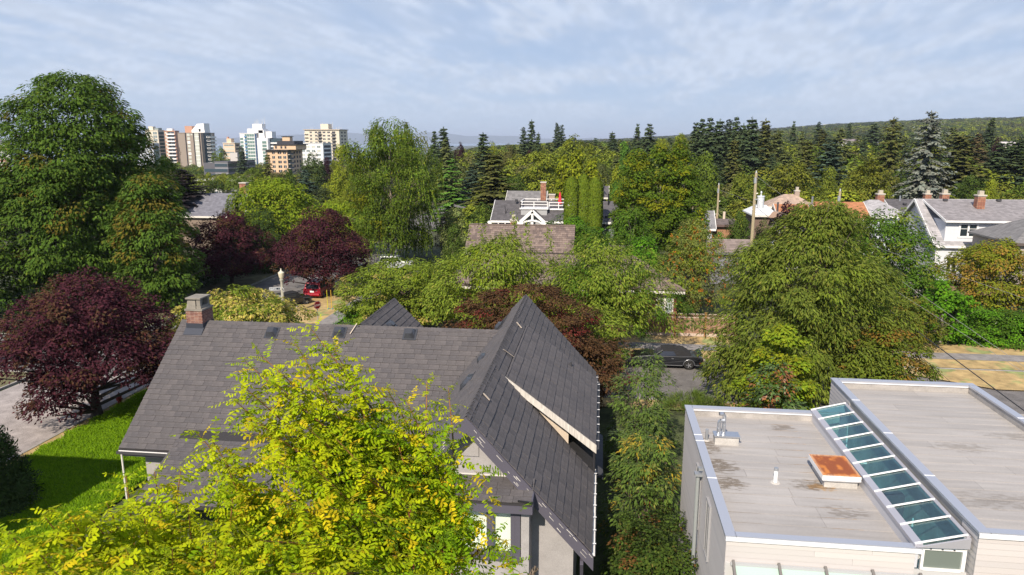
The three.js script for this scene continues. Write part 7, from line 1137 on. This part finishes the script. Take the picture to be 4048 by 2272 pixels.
{ const t = pole(15.6, -97.3, 10.2, 'grey wooden pole, left of the transformer pole'); part('cable', mb().path([V(0, 6.2, 0.1), V(-0.9, 4.6, 0.3), V(-2.2, 3.2, 0.6)], 0.03, 0.03, 5).path([V(0, 6.4, 0.1), V(-0.7, 4.2, 0.3), V(-1.9, 3.4, 0.6)], 0.03, 0.03, 5).geo(), std([0.45, 0.3, 0.2], 0.7), t); }
pole(25.3, -79.3, 10.7, 'short-looking pole top between the terracotta roof and the white house', 0.18); pole(12.9, -101.5, 9.3, 'thin pole half hidden in the tree left of the left pole', 0.13, false);
function wire(label, a, b, sag, r, m) { const t = thing('overhead_wire', label, 'wire', a), L = V(b[0] - a[0], b[1] - a[1], b[2] - a[2]), pts = []; for (let i = 0; i <= 24; i++) { const k = i / 24; pts.push(V(L.x * k, L.y * k - sag * 4 * k * (1 - k), L.z * k)); } part('cable', mb().path(pts, r * 0.7, r * 0.7, 5).geo(), m, t); }
const wGrey = std([0.3, 0.29, 0.28], 0.6), wBlack = std([0.03, 0.03, 0.035], 0.6);
wire('grey overhead wire, uppermost of those running down to the right edge', [16.4, 12.3, -78.6], [20.49, 3.80, -16.73], 0.25, 0.014, wGrey);
wire('thick black overhead cable running down across the dry grass at the right', [16.6, 9.0, -78.5], [18.62, 3.50, -13.53], 0.25, 0.035, wBlack);
wire('thin overhead wire between the grey one and the black cable', [16.6, 9.9, -78.5], [20.99, 4.02, -17.55], 0.25, 0.014, wGrey);
wire('high overhead wire crossing the golden tree at the right', [15.6, 9.6, -97.3], [29.53, 5.72, -26.61], 0.25, 0.014, wGrey);
wire('thin overhead wire below the black cable', [16.6, 8.4, -78.5], [16.48, 3.40, -10.02], 0.25, 0.014, wBlack);
// ---------------------------------------------------------------- the near tree: feathered leaves of many leaflets on upright shoots
{
  const r = rng(900), t = thing('locust_tree', 'bright yellow-green locust tree with feathered leaves in the foreground', 'tree', [-2.2, 0, -6.6]);
  const off = t.position.clone(), P = (a) => V(...a).sub(off);
  // one compound leaf: a bowed stalk with paired oval leaflets, length 1 along +x, its face up
  const leaf = (seed, pairs, bow, ragged) => {
    const q = rng(seed), L = { p: [], i: [], n: [], c: [] };
    const put = (o, d, n, len, w, shade) => { const k = L.p.length / 3, s = V(0, 0, 0).crossVectors(d, n).normalize(); const row = [[0, 0.06, 0], [0.22, 0.40, 0.05], [0.55, 0.5, 0.07], [0.85, 0.33, 0.05], [1, 0.0, 0.0]]; const pts = []; for (const [a, b, f] of row) { pts.push(o.clone().addScaledVector(d, a * len).addScaledVector(s, b * w).addScaledVector(n, f * w), o.clone().addScaledVector(d, a * len).addScaledVector(s, -b * w).addScaledVector(n, f * w), o.clone().addScaledVector(d, a * len)); } for (const v of pts) { L.p.push(v.x, v.y, v.z); L.n.push(n.x, n.y, n.z); L.c.push(shade, shade, shade); } for (let j = 0; j < 4; j++) { const a = k + j * 3, b = a + 3; L.i.push(a, b, a + 2, a + 2, b, b + 2, a + 2, b + 2, a + 1, a + 1, b + 2, b + 1); } };
    const at = (s) => V(s, -bow * s * s, 0);
    const stalk = mb(); stalk.path([at(0), at(0.35), at(0.7), at(0.98)], 0.009, 0.004, 4);
    for (let i = 0; i < pairs; i++) { const s = 0.14 + 0.8 * i / (pairs - 1), o = at(s), fx = V(1, -2 * bow * s, 0).normalize(), up = V(2 * bow * s, 1, 0).normalize(), size = (0.8 + 0.3 * Math.sin(Math.PI * (0.2 + 0.7 * i / pairs))); for (const e of [-1, 1]) { if (q() < ragged) continue; const d = V(0, 0, e).multiplyScalar(0.93).addScaledVector(fx, 0.32 + 0.5 * (q() - 0.5)).addScaledVector(up, -0.3 + 0.7 * (q() - 0.6)).normalize(), n = up.clone().add(V((q() - 0.5) * 0.9, 0, (q() - 0.5) * 0.7)); n.addScaledVector(d, -n.dot(d)).normalize(); put(o, d, n, 0.19 * size * (0.8 + 0.35 * q()), 0.082 * size * (0.85 + 0.3 * q()), 0.85 + 0.3 * q()); } }
    put(at(0.98), V(1, -bow * 1.6, 0).normalize(), V(bow * 1.6, 1, 0).normalize(), 0.17, 0.085, 1);
    const g = new THREE.BufferGeometry(); g.setAttribute('position', new THREE.Float32BufferAttribute(L.p, 3)); g.setAttribute('normal', new THREE.Float32BufferAttribute(L.n, 3)); g.setAttribute('color', new THREE.Float32BufferAttribute(L.c, 3)); g.setIndex(L.i);
    const sg = stalk.geo(), sc = new Float32Array(sg.attributes.position.count * 3); for (let i = 0; i < sc.length; i += 3) { sc[i] = 0.9; sc[i + 1] = 0.7; sc[i + 2] = 1.0; } sg.setAttribute('color', new THREE.BufferAttribute(sc, 3)); sg.deleteAttribute('uv'); sg.setIndex([...Array(sg.attributes.position.count).keys()]);
    return mergeGeometries([g, sg]);
  };
  const shapes = [leaf(1, 8, 0.3, 0.03), leaf(2, 9, 0.5, 0.05), leaf(3, 7, 0.15, 0.08), leaf(4, 8, 0.75, 0.1), leaf(5, 6, 0.4, 0.12), leaf(6, 9, 0.62, 0.15)];
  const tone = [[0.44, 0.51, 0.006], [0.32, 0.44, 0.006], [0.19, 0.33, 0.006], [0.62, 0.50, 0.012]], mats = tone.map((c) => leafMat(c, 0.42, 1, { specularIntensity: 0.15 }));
  const leaves = [], wood = mb(), twig = mb(), m4 = new THREE.Matrix4();
  const hold = (o, dir, size, kind) => { const up = V(0, 1, 0).add(ball(r).multiplyScalar(0.45)), x = dir.clone().normalize(), z = V(0, 0, 0).crossVectors(x, up).normalize(), y = V(0, 0, 0).crossVectors(z, x); const roll = (r() - 0.5) * 1.2, y2 = y.clone().multiplyScalar(Math.cos(roll)).addScaledVector(z, Math.sin(roll)), z2 = V(0, 0, 0).crossVectors(x, y2); leaves.push({ m: new THREE.Matrix4().makeBasis(x, y2, z2).setPosition(o).scale(V(size, size, size)), o, g: Math.floor(r() * 6), kind }); };
  const heart = V(0.1, 11.4, 0.1), tips = [[-2.82,14.35,-6.10],[-2.87,14.24,-5.86],[-2.63,14.16,-6.18],[-3.09,14.18,-5.61],[-3.17,14.14,-5.49],[-2.42,13.91,-6.05],[-3.15,13.97,-5.36],[-2.85,13.99,-5.40],[-2.56,13.92,-5.63],[-3.14,13.86,-5.23],[-2.11,13.68,-6.66],[-1.59,13.70,-6.73],[-1.40,13.56,-6.93],[-1.82,13.60,-6.58],[-1.99,13.31,-6.70],[-1.87,13.09,-6.57],[-2.18,13.33,-5.96],[-3.35,13.67,-4.96],[-3.18,13.66,-4.88],[-2.91,13.73,-5.13],[-2.56,13.70,-5.27],[-2.30,13.48,-5.46],[-1.89,13.34,-6.21],[-2.01,13.03,-6.33],[-3.60,13.56,-4.39],[-3.38,13.58,-4.42],[-3.24,13.57,-4.54],[-2.94,13.56,-4.68],[-2.63,13.55,-4.82],[-2.34,13.40,-5.03],[-1.69,12.60,-6.38],[-1.90,12.66,-6.16],[-3.39,13.60,-3.91],[-3.50,13.70,-3.51],[-3.42,13.67,-3.61],[-3.35,13.59,-3.71],[-3.20,13.51,-4.02],[-2.99,13.41,-4.23],[-2.71,13.42,-4.37],[-1.62,12.31,-6.13],[-1.75,12.33,-6.01],[-3.28,13.65,-3.21],[-3.14,13.60,-3.33],[-2.98,13.51,-3.53],[-2.79,13.39,-3.74],[-1.36,12.01,-5.99],[-1.69,12.18,-5.78],[-2.13,13.17,-5.52],[-1.86,12.99,-5.83],[-2.46,13.32,-4.58],[-2.19,13.13,-4.89],[-1.91,12.89,-5.28],[-1.61,12.65,-5.68],[-2.60,13.33,-3.95],[-2.38,13.22,-4.16],[-2.17,13.02,-4.46],[-1.90,12.82,-4.76],[-1.64,12.56,-5.14],[-1.41,12.41,-5.45],[-2.95,13.71,-2.96],[-2.75,13.65,-3.07],[-2.59,13.53,-3.28],[-2.43,13.38,-3.47],[-2.31,13.25,-3.77],[-2.11,13.04,-4.06],[-1.87,12.83,-4.35],[-1.62,12.61,-4.64],[-1.38,12.33,-5.03],[-1.57,12.01,-5.45],[-3.47,13.77,-3.22],[-3.24,13.75,-2.93]].map(P).map((a) => a.add(V(0, 0, 0).subVectors(heart, a).setY(-0.5).normalize().multiplyScalar(0.17)));
  const forks = [V(-0.1, 9.6, 0.3), V(1.3, 10.2, -0.5), V(-1.2, 9.9, 0.9), V(0.5, 10.8, 0.2), V(-0.6, 11.2, 0.2), V(0.7, 11.9, -0.15), V(-1.6, 10.9, 1.2), V(1.6, 11.3, -0.5)];
  for (const a of tips) {
    // shoot: runs up to the tip from the nearest fork
    let f = forks[0]; for (const k of forks) { const w = k.distanceTo(a) + (k.y > a.y - 0.35 ? 3 : 0), w0 = f.distanceTo(a) + (f.y > a.y - 0.35 ? 3 : 0); if (w < w0) f = k; }
    const mid = f.clone().lerp(a, 0.55).add(V((r() - 0.5) * 0.25, -0.12, (r() - 0.5) * 0.25));
    const curve = new THREE.CatmullRomCurve3([f, mid, a]), L = curve.getLength();
    const pts = curve.getPoints(7); wood.path(pts.slice(0, 6), 0.024, 0.009, 6); twig.path(pts.slice(5), 0.008, 0.003, 5);
    const n = Math.round(24 + L * 16);
    for (let i = 0; i < n; i++) {
      const back = Math.min(0.97, Math.pow(i / n, 0.9) * Math.min(1, 1.6 / L)), o = curve.getPoint(1 - back), tan = curve.getTangent(1 - back), ang = i * 2.4 + r() * 0.8;
      const s = V(Math.cos(ang), 0, Math.sin(ang)), dir = s.multiplyScalar(0.95).addScaledVector(tan, i < 4 ? 1.3 : 0.35).add(V(0, -0.05 + 0.6 * (r() - 0.5), 0));
      const size = (i < 6 ? 0.13 + 0.09 * r() : i < n * 0.4 ? 0.19 + 0.09 * r() : 0.23 + 0.1 * r());
      hold(o, dir, size, r() < 0.09 ? 3 : i < n * 0.45 ? (r() < 0.7 ? 0 : 1) : r() < 0.3 ? 0 : r() < 0.6 ? 1 : 2);
    }
  }
  // inner leaves, yellowing, between the shoots
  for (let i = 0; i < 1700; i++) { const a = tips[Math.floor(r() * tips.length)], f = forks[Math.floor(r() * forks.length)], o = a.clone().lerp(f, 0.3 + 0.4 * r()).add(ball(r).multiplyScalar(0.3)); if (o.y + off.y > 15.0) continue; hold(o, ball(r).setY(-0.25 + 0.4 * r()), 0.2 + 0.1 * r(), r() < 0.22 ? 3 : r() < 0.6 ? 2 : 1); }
  const eye = camera.position.clone().sub(off); leaves.sort((a, b) => a.o.distanceToSquared(eye) - b.o.distanceToSquared(eye));
  const inFrame = (o) => { const q = o.clone().add(off).project(camera); return Math.abs(q.x) < 1.02 && Math.abs(q.y) < 1.02 && q.z < 1; };
  camera.updateMatrixWorld(); camera.updateProjectionMatrix();
  let singles = 0; const rest = {};
  for (const l of leaves) {
    if (singles < 300 && inFrame(l.o)) { const o = part('leaf', shapes[l.g], mats[l.kind], t); l.m.decompose(o.position, o.quaternion, o.scale); singles++; } else (rest[l.g] ||= []).push(l);
  }
  const white = leafMat([1, 1, 1], 0.42, 1, { specularIntensity: 0.15 });
  for (const [g, list] of Object.entries(rest)) { const o = new THREE.InstancedMesh(shapes[g], white, list.length); o.name = 'crown'; o.userData.kind = 'stuff'; o.castShadow = o.receiveShadow = true; list.forEach((l, i) => { o.setMatrixAt(i, l.m); const c = tone[l.kind], k = 0.85 + 0.3 * r(); o.setColorAt(i, new THREE.Color().setRGB(c[0] * k, c[1] * k, c[2] * k)); }); t.add(o); }
  // wood and hanging pods
  wood.path([V(0, -0.2, 0), V(0.05, 4, 0.05), V(-0.05, 8, 0.1), V(-0.1, 9.6, 0.3)], 0.17, 0.09, 10);
  for (const f of forks.slice(1)) wood.path([V(-0.06, 8.2, 0.12), V(-0.08, 9.2, 0.2).lerp(f, 0.45), f], 0.07, 0.03, 7);
  part('trunk', wood.geo(), std([0.16, 0.12, 0.085], 0.9, { map: GR.wood }), t); part('twig', twig.geo(), std([0.34, 0.15, 0.05], 0.7), t, null, 'stuff');
  const pods = mb(); for (let i = 0; i < 60; i++) { const a = tips[Math.floor(r() * tips.length)], o = a.clone().lerp(forks[Math.floor(r() * 8)], 0.35 + 0.3 * r()); for (let k = 0; k < 2; k++) { const s = o.clone().add(ball(r).multiplyScalar(0.06)); pods.bar(s, s.clone().add(V((r() - 0.5) * 0.03, -0.085 - 0.03 * r(), (r() - 0.5) * 0.03)), 0.014, 0.004, V(0.3, 0, 1)); } }
  part('seed_pod', pods.geo(), std([0.14, 0.035, 0.022], 0.6), t, null, 'stuff');
}
scene.traverse((o) => { if (o.isMesh) { o.castShadow = true; o.receiveShadow = true; } });
renderer.render(scene, camera);
